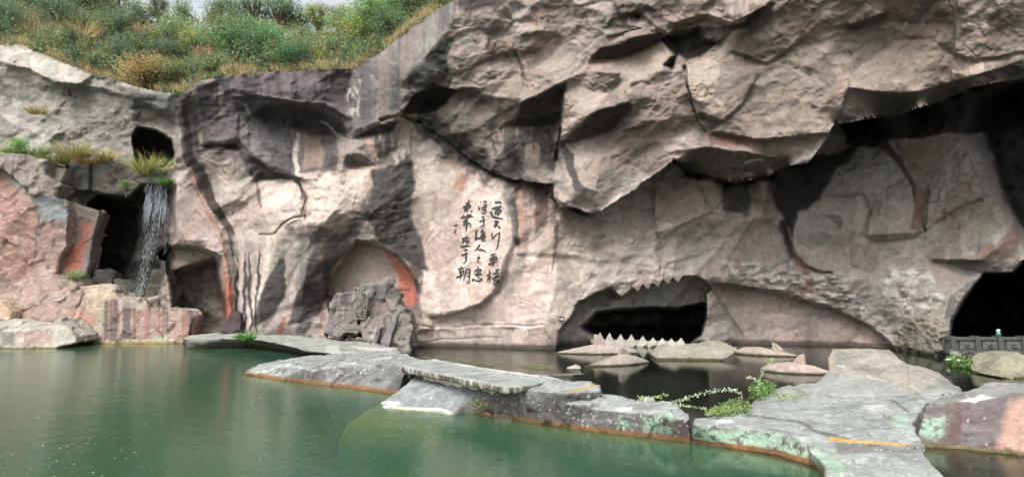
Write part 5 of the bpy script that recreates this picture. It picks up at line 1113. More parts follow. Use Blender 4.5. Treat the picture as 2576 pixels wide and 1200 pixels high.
face_rock('stone_slab', 'upright grey and rust red slab leaning beside the huge reddish boulder', 'stone slab',
    [(172, 512, 43.8), (252, 530, 44), (232, 600, 44), (224, 650, 43.8), (215, 690, 43.6), (160, 715, 43.4), (142, 690, 43.4), (148, 650, 43.6), (166, 620, 43.8), (162, 590, 43.8), (172, 560, 43.8)], 1.4, .07, (128, 116, 110), None, 1, .05, .08, .02, 23, p_slab2)
def p_bank(P, V, n):
    P.poly([(110, 770), (160, 765), (180, 790), (170, 820), (100, 800)], (118, 106, 102), .8, 6, 10, 1, tex=.4)
    P.poly([(180, 780), (235, 775), (235, 840), (190, 850)], (178, 136, 122), .8, 6, 10, 2, tex=.3)
    P.poly([(220, 722), (290, 725), (262, 770), (225, 790)], (196, 184, 160), .8, 6, 12, 3, tex=.4)
    P.poly([(260, 755), (480, 780), (480, 860), (260, 860)], (98, 86, 86), .9, 5, 8, 4, streak=(13, 200), th=.48)
    P.poly([(260, 755), (480, 780), (480, 860), (260, 860)], (168, 132, 116), .6, 5, 8, 5, streak=(11, 200), th=.58)
    P.poly([(300, 752), (365, 755), (362, 775), (300, 775)], (162, 164, 152), .7, 4, 8, 6, tex=.5)
    P.poly([(245, 770), (262, 770), (260, 850), (232, 850)], (166, 166, 140), .7, 5, 8, 7, tex=.4)
    P.poly([(380, 848), (430, 846), (430, 858), (380, 860)], (160, 184, 150), .6, 4, 6, 8, tex=.4)
    lo = V[:, 2] < .25
    m = (sstep(.45, .6, fbm3(V / .2, 3, 4)) * lo * .6)[:, None]
    P.c[:] = P.c * (1 - m) + lin(196, 186, 164) * m
face_rock('bank_rock', 'stepped reddish bank rock with dark streaks at the water below the waterfall', 'bank rock',
    [(68, 800, 41.6), (100, 765, 42), (170, 750, 42.2), (200, 722, 42.4), (222, 717, 42.4), (282, 719, 42.4), (300, 748, 42.2), (370, 752, 42.2), (374, 775, 42.0), (395, 776, 42), (470, 782, 41.8), (482, 796, 41.6), (474, 842, 41.4), (456, 872, 41.2), (330, 876, 41.1), (200, 876, 41.1), (90, 866, 41.1)], 2.6, .075, (160, 138, 127), (172, 164, 152), 2, .10, .12, .03, 24, p_bank, (.09, (150, 130, 86)))
def p_front(P, V, n):
    P.poly([(40, 830), (130, 825), (130, 866), (40, 868)], (150, 118, 106), .7, 8, 8, 1, tex=.3)
    P.poly([(0, 835), (30, 835), (40, 872), (0, 874)], (84, 84, 80), .8, 5, 8, 2, tex=.3)
    P.poly([(45, 852), (60, 850), (58, 862), (48, 862)], (186, 192, 176), .8, 3, 4, 3)
face_rock('bank_rock', 'low flat grey and red rock at the left corner of the pool', 'bank rock',
    [(-160, 812, 39.6), (0, 808, 39.6), (60, 812, 39.6), (118, 816, 39.4), (146, 801, 39.4), (166, 822, 39.2), (192, 846, 38.8), (190, 864, 38.4), (142, 872, 38), (132, 886, 37.7), (0, 888, 37.6), (-160, 888, 37.6)], 2.4, .07, (150, 142, 134), (176, 172, 160), 2, .07, .08, .02, 25, p_front, (.08, (120, 108, 74)))
face_rock('bank_rock', 'small tan rock at the left edge behind the low flat rock', 'bank rock',
    [(-60, 756, 40.6), (0, 757, 40.6), (28, 785, 40.6), (22, 806, 40.4), (-10, 818, 40.4), (-60, 812, 40.4)], 1.2, .06, (196, 172, 150), None, 3, .05, .06, .02, 26)
# rubble between the waterfall and the bank
for k, (x, y, w, h, g, lb) in enumerate([(255, 700, 30, 26, 62, 'dark wet rubble stone at the left foot of the waterfall recess'), (290, 716, 22, 16, 90, 'grey rubble stone right behind the top of the bank rock'), (322, 728, 24, 20, 74, 'dark rubble stone just left of the waterfall foot'), (398, 745, 34, 60, 84, 'rounded dark stone hump right of the waterfall foot')]):
    out = [(x + w * math.cos(a) * (1 + .15 * math.sin(3 * a + k)), y - h * math.sin(a) * (1 + .12 * math.cos(2 * a + k)), 44.2 - .6 * (math.sin(a) < 0)) for a in np.linspace(0, 2 * PI, 11)[:-1]]
    face_rock('rubble_stone', lb, 'stone', out, 1.4, .07, (g, g - 2, g - 8), None, 3, .12, .12, .03, 30 + k)
face_rock('fallen_rock', 'dark broken rock lying at the mouth of the left cave', 'rock', [(548, 832, 41), (560, 812, 41.2), (575, 790, 41.2), (600, 788, 41.2), (608, 812, 41), (604, 836, 40.8), (570, 842, 40.7)], 1.0, .06, (78, 68, 66), None, 1, .08, .14, .03, 36)
face_rock('boulder', 'wide pale angular boulder lying in the dark water before the toothed cave', 'boulder',
    [(1650, 905, 31.9), (1662, 886, 32.8), (1675, 875, 33.2), (1690, 871, 33.3), (1713, 879, 33.2), (1773, 872, 33.4), (1828, 863, 33.6), (1844, 868, 33.4), (1859, 881, 32.8), (1836, 896, 31.9), (1810, 912, 31.4), (1738, 915, 31.3), (1660, 914, 31.5)], 2.2, .055, (152, 148, 134), (156, 152, 138), 1, .04, .06, .015, 40,
    lambda P, V, n: (P.poly([(1690, 888), (1760, 884), (1800, 895), (1800, 910), (1690, 908)], (140, 138, 112), .6, 5, 8, 1, tex=.4)), (.10, (78, 74, 50)), M_PALE)
face_rock('boulder', 'rounded grey-green boulder at the water under the right cave', 'boulder',
    [(2512, 940, 26), (2518, 915, 26.4), (2532, 893, 26.8), (2580, 892, 27), (2640, 900, 27), (2660, 960, 25.6), (2580, 960, 25.4), (2520, 950, 25.6)], 1.8, .05, (146, 142, 122), None, 3, .06, .06, .015, 41, None, (.06, (80, 76, 50)), M_PALE)
face_rock('flat_stone', 'small flat stone just above the still water by the tail of the nearer grey dolphin', 'stone', [(1424, 929, 28.4), (1440, 923, 28.6), (1452, 920, 28.7), (1462, 924, 28.5), (1458, 932, 28.2), (1430, 933, 28.1)], .6, .035, (176, 172, 158), None, 2, .02, .03, .01, 42, None, (.03, (70, 66, 48)), M_PALE)
face_rock('flat_stone', 'thin flat stone bar in the still water behind the footbridge slab', 'stone', [(1385, 948, 26.2), (1400, 942, 26.4), (1460, 936, 27), (1470, 942, 26.6), (1420, 953, 25.8), (1390, 953, 25.8)], .5, .035, (110, 110, 102), None, 2, .02, .02, .01, 43, None, (.03, (70, 66, 48)))
# ------------------------------------------------------------------ carved dolphins, toothed jaw, inscription and small fittings
def stone_col(V, rgb, seed=0, wl=.07, var=.10):
    c = lin(*rgb) * (1 - var + 2 * var * fbm3(V / .4, 4, seed)[:, None])
    if wl: c = waterline(V, c, wl, (74, 70, 50), seed)
    return np.clip(c, .01, .8)
def dolphin(label, tail, nose, wid, hgt, prof, fin, rgb, seed, girth=None):
    """tail, nose: picture points at the water; prof: heights along the back; fin: outline as (position along the body 0..1, height)"""
    A = at_height(tail[0], tail[1], 0); B = at_height(nose[0], nose[1], 0)
    ax = B - A; L = np.linalg.norm(ax); ax /= L; sd_ = np.array([-ax[1], ax[0], 0])
    nt_, nr = 40, 22
    t = np.linspace(0, 1, nt_)
    hh = np.interp(t, *zip(*prof)) * hgt; ww = np.interp(t, *zip(*(girth or [(0, .06), (.15, .35), (.45, .95), (.65, 1), (.85, .7), (.96, .35), (1, .05)]))) * wid
    V = []
    for i in range(nt_):
        c = A + ax * L * t[i]
        for k in range(nr):
            a = 2 * PI * k / nr
            zc = math.sin(a)
            V.append(c + sd_ * ww[i] * np.sign(math.cos(a)) * abs(math.cos(a)) ** .8 + np.array([0, 0, hh[i] * zc if zc > 0 else .45 * zc]))
    F = []
    for i in range(nt_ - 1):
        for k in range(nr):
            F.append((i * nr + k, i * nr + (k + 1) % nr, (i + 1) * nr + (k + 1) % nr, (i + 1) * nr + k))
    F.append(tuple(range(nr))); F.append(tuple(range((nt_ - 1) * nr, nt_ * nr))[::-1])
    V = np.array(V)
    V, F = remesh(V, F, .05); V, n = weather(V, F, 2, .02, .015, .008, 1, seed)
    root = empty('stone_dolphin', A * .5 + B * .5)
    tag(root, label, 'dolphin sculpture', 'stone dolphins lying in the still water')
    mesh_obj('body', V, F, M_PALE, root, col=stone_col(V, rgb, seed))
    P2 = [A + ax * L * u + np.array([0, 0, z]) for u, z in fin]
    fr = np.array([p - sd_ * .09 for p in P2]); bk = np.array([p + sd_ * .09 for p in P2])
    V, F = loft([fr, bk]); V, F = remesh(V, F, .03); V = relax(V, F, 2)
    mesh_obj('fin', V, F, M_PALE, root, col=stone_col(V, (rgb[0] + 6, rgb[1] + 1, rgb[2] - 1), seed + 1, 0))
    return root
dolphin('largest pale pink stone dolphin, lying behind the grey one before the toothed cave', (1394, 889), (1606, 889), .5, .52, [(0, .1), (.2, .45), (.5, .95), (.7, 1), (.9, .6), (1, .08)],
    [(.47, .3), (.47, .98), (.49, 1.0), (.53, .95), (.58, .74), (.615, .5), (.64, .3)], (164, 153, 145), 60)
dolphin('grey stone dolphin with a worn low fin, the nearest to the footbridge slab', (1466, 923), (1632, 911), .5, .46, [(0, .08), (.2, .3), (.5, .85), (.65, 1), (.85, .6), (1, .1)],
    [(.52, .25), (.54, .72), (.575, .80), (.62, .70), (.68, .5), (.70, .25)], (156, 147, 138), 61)
dolphin('farthest stone dolphin, low and pale with a curved fin, before the smooth arched wall', (2018, 898), (1846, 889), .5, .40, [(0, .1), (.25, .5), (.6, 1), (.85, .9), (1, .3)],
    [(.24, .2), (.29, .42), (.36, .60), (.415, .68), (.425, .66), (.42, .5), (.425, .25)], (164, 152, 140), 62)
dolphin('pale stone dolphin with a tall pink fin touching the waisted carved stone', (2098, 943), (1910, 931), .55, .42, [(0, .3), (.3, .8), (.6, 1), (.85, .7), (1, .12)],
    [(.36, .25), (.365, .66), (.375, .76), (.40, .78), (.45, .70), (.50, .55), (.555, .30), (.56, .2)], (168, 155, 145), 63)
# lower jaw of the carved monster
jr = empty('stone_jaw', at_height(1610, 872, 0))
tag(jr, 'carved grey stone jaw with a row of pointed teeth across the cave mouth', 'stone jaw')
jo = [(1488, 869), (1560, 871), (1640, 874), (1722, 876)]
fr = np.array([at_height(x, y, 0) for x, y in jo]); top = fr + np.array([0, .25, .34])
bk = fr + np.array([0, .9, 0]); tb = bk + np.array([0, 0, .34])
ring = lambda z, P: P + np.array([0, 0, z])
V, F = loft([np.concatenate([top, tb[::-1]]), np.concatenate([fr, bk[::-1]]), np.concatenate([ring(-1.2, fr), ring(-1.2, bk)[::-1]])])
V, F = remesh(V, F, .06); V, n = weather(V, F, 1, .03, .03, .01, 1, 64)
mesh_obj('gum', V, F, M_PALE, jr, col=stone_col(V, (150, 144, 130), 64, .14))
for k, (x, y, w) in enumerate([(1510, 840, 15), (1534, 841, 15), (1562, 844, 15), (1589, 845, 15), (1618, 849, 15), (1644, 853, 14), (1667, 854, 13), (1690, 855, 13), (1714, 854, 14)]):
    yb = 866 + (x - 1510) * .018
    Y0 = at_height(x, 871 + (x - 1510) * .03, 0)[1] + .3
    a = at_depth(x - w, yb, Y0); b = at_depth(x + w, yb, Y0); c = at_depth(x, y - 5, Y0 + .18)
    a2, b2 = a + np.array([0, .4, 0]), b + np.array([0, .4, 0]); dn = np.array([0, 0, -.2])
    V, F = loft([np.array([c, c + np.array([.01, .12, 0]), c + np.array([0.02, .06, 0])]), ]) if False else (np.array([a + dn, b + dn, b2 + dn, a2 + dn, a, b, b2, a2, c, c + np.array([0, .14, 0])]),
        [(0, 3, 2, 1), (0, 1, 5, 4), (1, 2, 6, 5), (2, 3, 7, 6), (3, 0, 4, 7), (4, 5, 8), (6, 7, 9), (5, 6, 9, 8), (7, 4, 8, 9)])
    V, F = remesh(V, F, .035); V = relax(V, F, 2)
    mesh_obj('tooth', V, F, M_PALE, jr, col=stone_col(V, (176, 172, 160), 65 + k, 0))
# teeth hanging from the upper lip of the mouth belong to the cliff
for k, (x0, y0, x1, y1, xa, ya) in enumerate([(1590, 724, 1618, 716, 1606, 734), (1616, 718, 1642, 712, 1631, 729), (1640, 714, 1668, 705, 1656, 722), (1666, 707, 1694, 698, 1682, 715), (1692, 700, 1718, 696, 1706, 712)]):
    Y0 = float(np.min(cliff_depth([x0, x1, (x0 + x1) / 2], [y0 - 8, y1 - 8, (y0 + y1) / 2 - 10])))
    a = at_depth(x0, y0 - 3, Y0); b = at_depth(x1, y1 - 3, Y0); c = at_depth(xa, ya, Y0 + .15); u = np.array([0, .5, 0]); up = np.array([0, .1, .3])
    V = np.array([a, b, b + u, a + u, c, c + np.array([0, .15, 0]), a + up, b + up, b + up + u, a + up + u])
    V, F = remesh(V, [(0, 1, 4), (2, 3, 5), (1, 2, 5, 4), (3, 0, 4, 5), (6, 9, 8, 7), (0, 6, 7, 1), (1, 7, 8, 2), (2, 8, 9, 3), (3, 9, 6, 0)], .035); V = relax(V, F, 1)
    mesh_obj('tooth', V, F, M_CLIFF, CLIFF, base=np.array([0, 40, 0]), col=stone_col(V, (158, 146, 136), 80 + k, 0))
# the brushed inscription
INK = plain_material('black_ink', (.012, .012, .013), .6, 0, 20, .3)
A_, B_ = 489.3, 607.7
GLYPHS = [
 (A_, [[(1195, 170), (1200, 205), (1290, 175), (1340, 205), (1300, 230)], [(1110, 355), (1200, 310), (1340, 275)], [(1340, 275), (1230, 340), (1195, 400), (1190, 510)], [(1190, 400), (1290, 365), (1330, 380), (1290, 440), (1250, 510)], [(1240, 420), (1240, 510)], [(1075, 420), (1090, 480), (1140, 540), (1250, 560), (1385, 585)], [(1075, 420), (1120, 430)]], 34),
 (A_, [[(1160, 650), (1220, 640), (1275, 635)], [(1270, 640), (1200, 700), (1140, 780)], [(1210, 680), (1175, 810)], [(1230, 670), (1230, 740), (1190, 760)], [(1250, 760), (1305, 790), (1275, 810)]], 28),
 (A_, [[(1105, 915), (1110, 1060)], [(1110, 1060), (1290, 890)], [(1290, 890), (1285, 1000), (1250, 1200), (1240, 1256), (1190, 1350)]], 24),
 (B_, [[(1070, 340), (1130, 305), (1220, 290)], [(1090, 400), (1150, 365), (1230, 345)], [(1160, 330), (1150, 580), (1120, 590), (1100, 560)], [(1090, 380), (1050, 450)], [(1060, 450), (1240, 390)], [(1200, 350), (1240, 420), (1080, 470)], [(1020, 540), (1150, 490), (1270, 480)], [(1150, 500), (1040, 570)], [(1230, 550), (1250, 570)]], 25),
 (B_, [[(980, 820), (1100, 750)], [(1050, 680), (1050, 980)], [(1050, 810), (990, 950)], [(1050, 870), (1100, 820)], [(1190, 690), (1280, 655), (1250, 720)], [(1130, 770), (1280, 740), (1240, 790)], [(1210, 700), (1220, 760)], [(1130, 880), (1200, 830), (1280, 810), (1220, 860), (1120, 930)], [(1150, 930), (1280, 930), (1240, 1010), (1180, 1040), (1130, 990), (1280, 940)]], 26),
 (A_, [[(835, 165), (850, 200)], [(790, 280), (795, 375), (830, 330)], [(900, 170), (985, 165), (940, 200)], [(910, 215), (920, 240)], [(955, 205), (990, 250), (900, 270)], [(850, 330), (920, 290), (985, 285), (920, 350)], [(870, 380), (930, 360), (985, 360)], [(930, 350), (960, 400), (930, 450), (870, 460), (855, 430)]], 22),
 (A_, [[(860, 545), (935, 525)], [(810, 650), (960, 590)], [(915, 560), (910, 720), (880, 760), (835, 750)]], 26),
 (A_, [[(770, 850), (750, 860), (740, 930)], [(725, 960), (730, 1000)], [(735, 860), (710, 1100), (780, 1000)], [(890, 835), (850, 910), (960, 895)], [(860, 960), (940, 940), (910, 1070)], [(860, 960), (840, 1060), (970, 1030)], [(760, 1060), (980, 1000)], [(900, 980), (880, 1010)], [(850, 1080), (985, 1105)], [(890, 1030), (880, 1130)]], 25),
 (B_, [[(825, 65), (760, 160), (680, 245)], [(770, 190), (860, 195), (975, 240), (940, 250)]], 25),
 (B_, [[(785, 300), (805, 315)], [(755, 380), (825, 375), (765, 440), (770, 490), (825, 495)]], 24),
 (B_, [[(780, 600), (785, 800)], [(695, 680), (710, 730)], [(700, 690), (860, 660), (830, 720), (720, 730)], [(690, 790), (860, 750), (840, 790), (720, 810)], [(770, 810), (740, 830)], [(650, 880), (640, 950), (680, 890)], [(660, 890), (740, 940), (820, 940), (890, 880), (780, 890)], [(780, 830), (810, 870)], [(820, 940), (800, 965)]], 23),
 (A_, [[(560, 130), (545, 250), (510, 440)], [(480, 225), (580, 210)], [(425, 295), (440, 340)], [(430, 300), (610, 260), (560, 330)], [(440, 350), (570, 320)], [(500, 340), (440, 415)], [(610, 400), (645, 410)]], 30),
 (A_, [[(360, 555), (680, 530)], [(435, 490), (430, 570)], [(510, 490), (500, 570)], [(500, 500), (620, 490), (560, 550)], [(560, 490), (540, 570)], [(420, 660), (530, 610)], [(530, 580), (420, 660)], [(420, 730), (520, 680), (610, 710), (600, 770), (560, 760)], [(510, 640), (495, 890)]], 27),
 (A_, [[(490, 1000), (480, 1040)], [(390, 1060), (565, 1035)], [(430, 1090), (400, 1180)], [(420, 1110), (560, 1110), (490, 1190), (480, 1225)], [(350, 1250), (480, 1235), (590, 1220), (570, 1245)]], 30),
 (B_, [[(450, 215), (540, 190)], [(370, 330), (550, 275)], [(490, 250), (490, 440), (450, 520), (395, 515)]], 28),
 (B_, [[(360, 590), (390, 630)], [(290, 660), (460, 625)], [(390, 610), (380, 660)], [(330, 700), (340, 770)], [(330, 710), (440, 690), (420, 760), (340, 775)], [(250, 860), (440, 790)], [(370, 700), (350, 910)], [(500, 660), (470, 800), (420, 940)], [(500, 660), (580, 650), (560, 1000), (520, 990), (500, 900)], [(520, 750), (560, 740)], [(510, 830), (560, 820)]], 25),
 (A_, [[(200, 735), (205, 780)], [(205, 735), (235, 730), (230, 775)], [(205, 755), (230, 752)], [(255, 710), (235, 785)], [(255, 712), (285, 705), (280, 780)], [(255, 740), (280, 735)]], 9),
 (A_, [[(220, 840), (275, 835)], [(220, 840), (220, 880), (155, 935)], [(220, 880), (270, 870)], [(250, 880), (235, 940)], [(225, 905), (270, 900)], [(220, 950), (260, 955)]], 9)]
ins = empty('inscription', at_depth(1210, 712, cliff_depth(1210, 712)))
tag(ins, 'black brushed Chinese characters in three columns on the pale smooth cliff panel', 'inscription')
def resample(P, step):
    P = np.array(P, float); d = np.r_[0, np.cumsum(np.hypot(*np.diff(P, axis=0).T))]
    n = max(3, int(d[-1] / step) + 2); s = np.linspace(0, d[-1], n)
    Q = np.stack([np.interp(s, d, P[:, 0]), np.interp(s, d, P[:, 1])], 1)
    for _ in range(2): Q[1:-1] = .25 * Q[:-2] + .5 * Q[1:-1] + .25 * Q[2:]
    return Q
for gy0, strokes, w in GLYPHS:
    V, F = [], []
    for si, st in enumerate(strokes):
        Q = resample(st, 14)
        T = np.gradient(Q, axis=0); T /= np.maximum(np.linalg.norm(T, axis=1, keepdims=True), 1e-6); Nn = np.stack([-T[:, 1], T[:, 0]], 1)
        u = np.linspace(0, 1, len(Q))
        ww = w * .5 * (.75 + .4 * np.sin(u * PI + .6)) * (1 - .45 * u ** 4)
        b = len(V); ww = ww * 1.35
        for q, nn, hw in zip(Q, Nn, ww):
            for s in (-1, 1):
                x = 1120.7 + (q[0] + nn[0] * hw * s) * .10523; y = gy0 + (q[1] + nn[1] * hw * s) * .10523
                V.append(at_depth(x, y, cliff_depth(x, y) - .035 - .002 * si))
        for i in range(len(Q) - 1): F.append((b + 2 * i, b + 2 * i + 1, b + 2 * i + 3, b + 2 * i + 2))
    mesh_obj('character', V, F, INK, ins)
# little framed sign by the cave mouth
def box(c, sx, sy, sz):
    x, y, z = c
    V = [(x + sx * a, y + sy * b, z + sz * d) for a in (-.5, .5) for b in (-.5, .5) for d in (-.5, .5)]
    return V, [(0, 1, 3, 2), (4, 6, 7, 5), (0, 4, 5, 1), (2, 3, 7, 6), (0, 2, 6, 4), (1, 5, 7, 3)]
def boxes(L):
    V, F = [], []
    for b in L:
        v, f = box(*b); n = len(V); V += v; F += [tuple(i + n for i in q) for q in f]
    return V, F
sc_ = at_depth(1412, 801.5, float(np.min(cliff_depth(np.array([1406, 1412, 1418]), np.array([798, 801, 805])))) - .05)
sg = empty('sign', sc_); tag(sg, 'tiny brown framed sign fixed on the cliff left of the toothed cave', 'sign')
M_SIGNF = plain_material('sign_brown', (.035, .025, .018), .6); M_SIGNP = plain_material('sign_cream', (.42, .37, .32), .6)
V, F = boxes([(sc_ + np.array([0, 0, .10]), .30, .05, .035), (sc_ + np.array([0, 0, -.10]), .30, .05, .04), (sc_ + np.array([-.133, 0, 0]), .034, .05, .165), (sc_ + np.array([.133, 0, 0]), .034, .05, .165), (sc_ + np.array([-.03, 0, 0.0]), .03, .046, .165)])
mesh_obj('frame', V, F, M_SIGNF, sg, smooth=False)
V, F = box(sc_ + np.array([0, .012, 0]), .24, .02, .17); mesh_obj('panel', V, F, M_SIGNP, sg, smooth=False)
# the carved rock with its stone bench
cr = empty('carved_rock', at_height(940, 868, .35)); tag(cr, 'dark carved rock with two columns of raised characters and a stone bench before the niche', 'carved rock')
def fpart(name, out, thick, voxel, side, seed, paint=None, lump=.07, chip=.10, sm=1, streak=False):
    V, F = face_rings(out, thick, .9); V, F = remesh(V, F, voxel); V, n = weather(V, F, sm, lump, chip, .015, 1, seed)
    px, py, c = rock_colour(V, n, (132, 128, 124), side, seed, streak=streak)
    if paint: paint(Painter(px, py, c), V, n)
    return mesh_obj(name, V, F, M_ROCK, cr, col=np.clip(c, .01, .8))
def p_pil(P, V, n):
    P.poly([(935, 715), (980, 710), (1000, 750), (960, 755), (930, 745)], (72, 76, 74), .8, 5, 8, 1, tex=.3)
    P.poly([(925, 760), (975, 755), (960, 820), (930, 820)], (132, 112, 106), .6, 6, 8, 2, streak=(10, 100), th=.45)
    P.poly([(990, 800), (1038, 815), (1030, 880), (990, 880)], (136, 132, 122), .7, 8, 8, 3, streak=(8, 80), th=.42)
    P.poly([(932, 828), (948, 824), (945, 836), (934, 850)], (190, 186, 180), .8, 3, 4, 4)
fpart('rock', [(900, 737, 36.6), (905, 714, 36.7), (916, 716, 36.6), (940, 716, 36.6), (977, 710, 36.7), (994, 736, 36.6), (1007, 764, 36.2), (1023, 781, 36), (1040, 820, 35.6), (1034, 850, 35.4), (1027, 888, 35.1), (985, 890, 35), (950, 876, 35), (912, 866, 35.2), (905, 800, 36)], 2.0, .06, (130, 121, 116), 91, p_pil, .08, .17)
fpart('shard', [(940, 860, 34.9), (948, 832, 35.2), (958, 823, 35.2), (952, 850, 34.9), (946, 866, 34.8)], .5, .04, (96, 94, 92), 92, None, .02, .05)
fpart('shard', [(955, 868, 34.7), (972, 825, 35.2), (998, 798, 35.5), (985, 850, 35), (975, 880, 34.6)], .5, .04, (122, 114, 114), 93, None, .02, .06)
fpart('side_block', [(822, 800, 37.3), (826, 760, 37.4), (846, 736, 37.4), (900, 737, 37.2), (902, 800, 36.6), (900, 846, 36.4), (836, 850, 36.6), (818, 840, 37)], 1.6, .06, (122, 112, 110), 94, lambda P, V, n: (P.line([(862, 800), (866, 775)], 1.5, (186, 180, 176), .8, .5, 2, 1), P.poly([(858, 738), (884, 738), (882, 768), (858, 768)], (82, 74, 78), .8, 3, 4, 2), P.line([(850, 778), (895, 780)], 1.5, (60, 54, 54), .8, .5, 2, 3)), .06, .16)
fpart('bench', [(838, 832, 36.0), (842, 818, 36.1), (862, 814, 36.1), (905, 817, 36.0), (908, 826, 35.9), (902, 838, 35.9), (896, 842, 35.9), (886, 838, 35.9), (866, 837, 35.9), (860, 846, 35.9), (846, 849, 35.9), (838, 846, 35.9)], .8, .045, (122, 118, 112), 95, None, .02, .04)
# raised characters in their frames
def plaque(cols):
    V, F = [], []
    def add(c, sx, sy, sz):
        v, f = box(c, sx, sy, sz); n = len(V); V.extend(v); F.extend([tuple(i + n for i in q) for q in f])
    rg = random.Random(5)
    for (xa, ya, xb, yb, w, nn) in cols:
        for q in range(nn + 1):
            t = q / nn; p = at_depth(xa + (xb - xa) * t, ya + (yb - ya) * t, 35.78); add(p, w * .022, .16, .05)
        for sgn in (-1, 1):
            p0 = at_depth(xa + sgn * w / 2, ya, 35.8); p1 = at_depth(xb + sgn * w / 2, yb, 35.8)
            for q in range(10): add(p0 + (p1 - p0) * ((q + .5) / 10), .045, .15, np.linalg.norm(p1 - p0) / 10 * 1.02)
        for q in range(nn):
            for s in range(5):
                t = (q + .2 + .15 * s) / nn; p = at_depth(xa + (xb - xa) * t + rg.uniform(-.22, .22) * w, ya + (yb - ya) * t, 35.8)
                add(p, rg.uniform(.06, .2), .12, rg.uniform(.04, .07)) if s % 2 else add(p, .05, .12, rg.uniform(.12, .2))
    return np.array(V), F
V, F = plaque([(910, 729, 898, 802, 13, 4), (922, 738, 912, 802, 12, 3)])
mesh_obj('plaque', V, F, M_ROCK, cr, col=np.clip(lin(142, 136, 130) * (.8 + .4 * fbm3(V / .2, 3, 3)[:, None]), 0, 1), smooth=False)
# parapet in the right cave
pr = empty('parapet', at_depth(2480, 885, 33.5)); tag(pr, 'carved grey stone parapet with square panels and round bosses in the right cave', 'parapet')
M_PAR = plain_material('parapet_stone', (.065, .068, .062), .9, .02, 6, .3)
M_PAR2 = plain_material('parapet_panel', (.09, .093, .086), .9, .02, 6, .3)
def slabbox(x0, y0, x1, y1, Y, d):
    a = at_depth(x0, y1, Y); b = at_depth(x1, y0, Y); c = (a + b) / 2; c[1] = Y + d / 2
    return (c, abs(b[0] - a[0]), d, abs(b[2] - a[2]))
V, F = boxes([slabbox(2386, 849, 2700, 855, 33.38, .5), slabbox(2386, 880, 2700, 889, 33.36, .5), slabbox(2386, 855, 2700, 880, 33.5, .3)]); mesh_obj('wall', V, F, M_PAR, pr, smooth=False)
for x in (2400, 2462, 2520, 2580, 2640):
    V, F = boxes([slabbox(x - 5, 846, x + 5, 888, 33.30, .5)]); mesh_obj('post', V, F, M_PAR, pr, smooth=False)
for x in (2434, 2492, 2552, 2612):
    V, F = boxes([slabbox(x - 19, 858, x + 19, 878, 33.44, .1)]); p = mesh_obj('panel', V, F, M_PAR2, pr, smooth=False)
    c = at_depth(x, 869, 33.40); R0 = []
    ring = [(c + np.array([math.cos(a) * r, dy, math.sin(a) * r])) for r, dy in ((.13, .04), (.10, -.06), (.05, -.05), (.03, .03)) for a in np.linspace(0, 2 * PI, 15)[:-1]]
    F = [(q * 14 + k, q * 14 + (k + 1) % 14, (q + 1) * 14 + (k + 1) % 14, (q + 1) * 14 + k) for q in range(3) for k in range(14)]
    mesh_obj('boss', ring, F, M_PAR, p, base=np.array(pr.location))
make_ledge('stone_kerb', 'pale sloping stone kerb at the water below the parapet', 'kerb',
    [(2390, 892, .25, 2390, 908), (2430, 896, .22, 2430, 911), (2500, 903, .2, 2510, 918), (2640, 908, .2, 2650, 930), (2660, 888, .45), (2510, 890, .45), (2450, 884, .5), (2390, 876, .5)], .06, (150, 148, 138), (96, 94, 86), 2, .03, .03, .01, 97, None, .12, (60, 58, 46))
# green glass lantern on the parapet
lc = at_depth(2512, 848, 33.6); lt = empty('lantern', lc); tag(lt, 'small green glass lantern with a bright round top standing on the parapet', 'lantern')
def lathe(c, prof, n=16):
    V = [(c + np.array([math.cos(2 * PI * k / n) * r, math.sin(2 * PI * k / n) * r, z])) for r, z in prof for k in range(n)]
    F = [(i * n + k, i * n + (k + 1) % n, (i + 1) * n + (k + 1) % n, (i + 1) * n + k) for i in range(len(prof) - 1) for k in range(n)]
    return np.array(V), F
M_GL = plain_material('green_glass', (.03, .16, .13), .12, 0, 8, .3, .8); M_KN = plain_material('bright_cap', (.75, .82, .82), .2, 0, 8, .1, .8)
V, F = lathe(lc, [(0.0, -.02), (.17, -.02), (.18, .02), (.06, .05), (.0, .05)]); mesh_obj('foot', V, F, M_GL, lt)
V, F = lathe(lc, [(0.0, .05), (.08, .05), (.12, .12), (.12, .2), (.07, .26), (0, .26)]); mesh_obj('glass_body', V, F, M_GL, lt)
V, F = lathe(lc, [(0.0, .26), (.06, .26), (.09, .31), (.08, .37), (0.02, .40), (0, .40)]); mesh_obj('top', V, F, M_KN, lt)
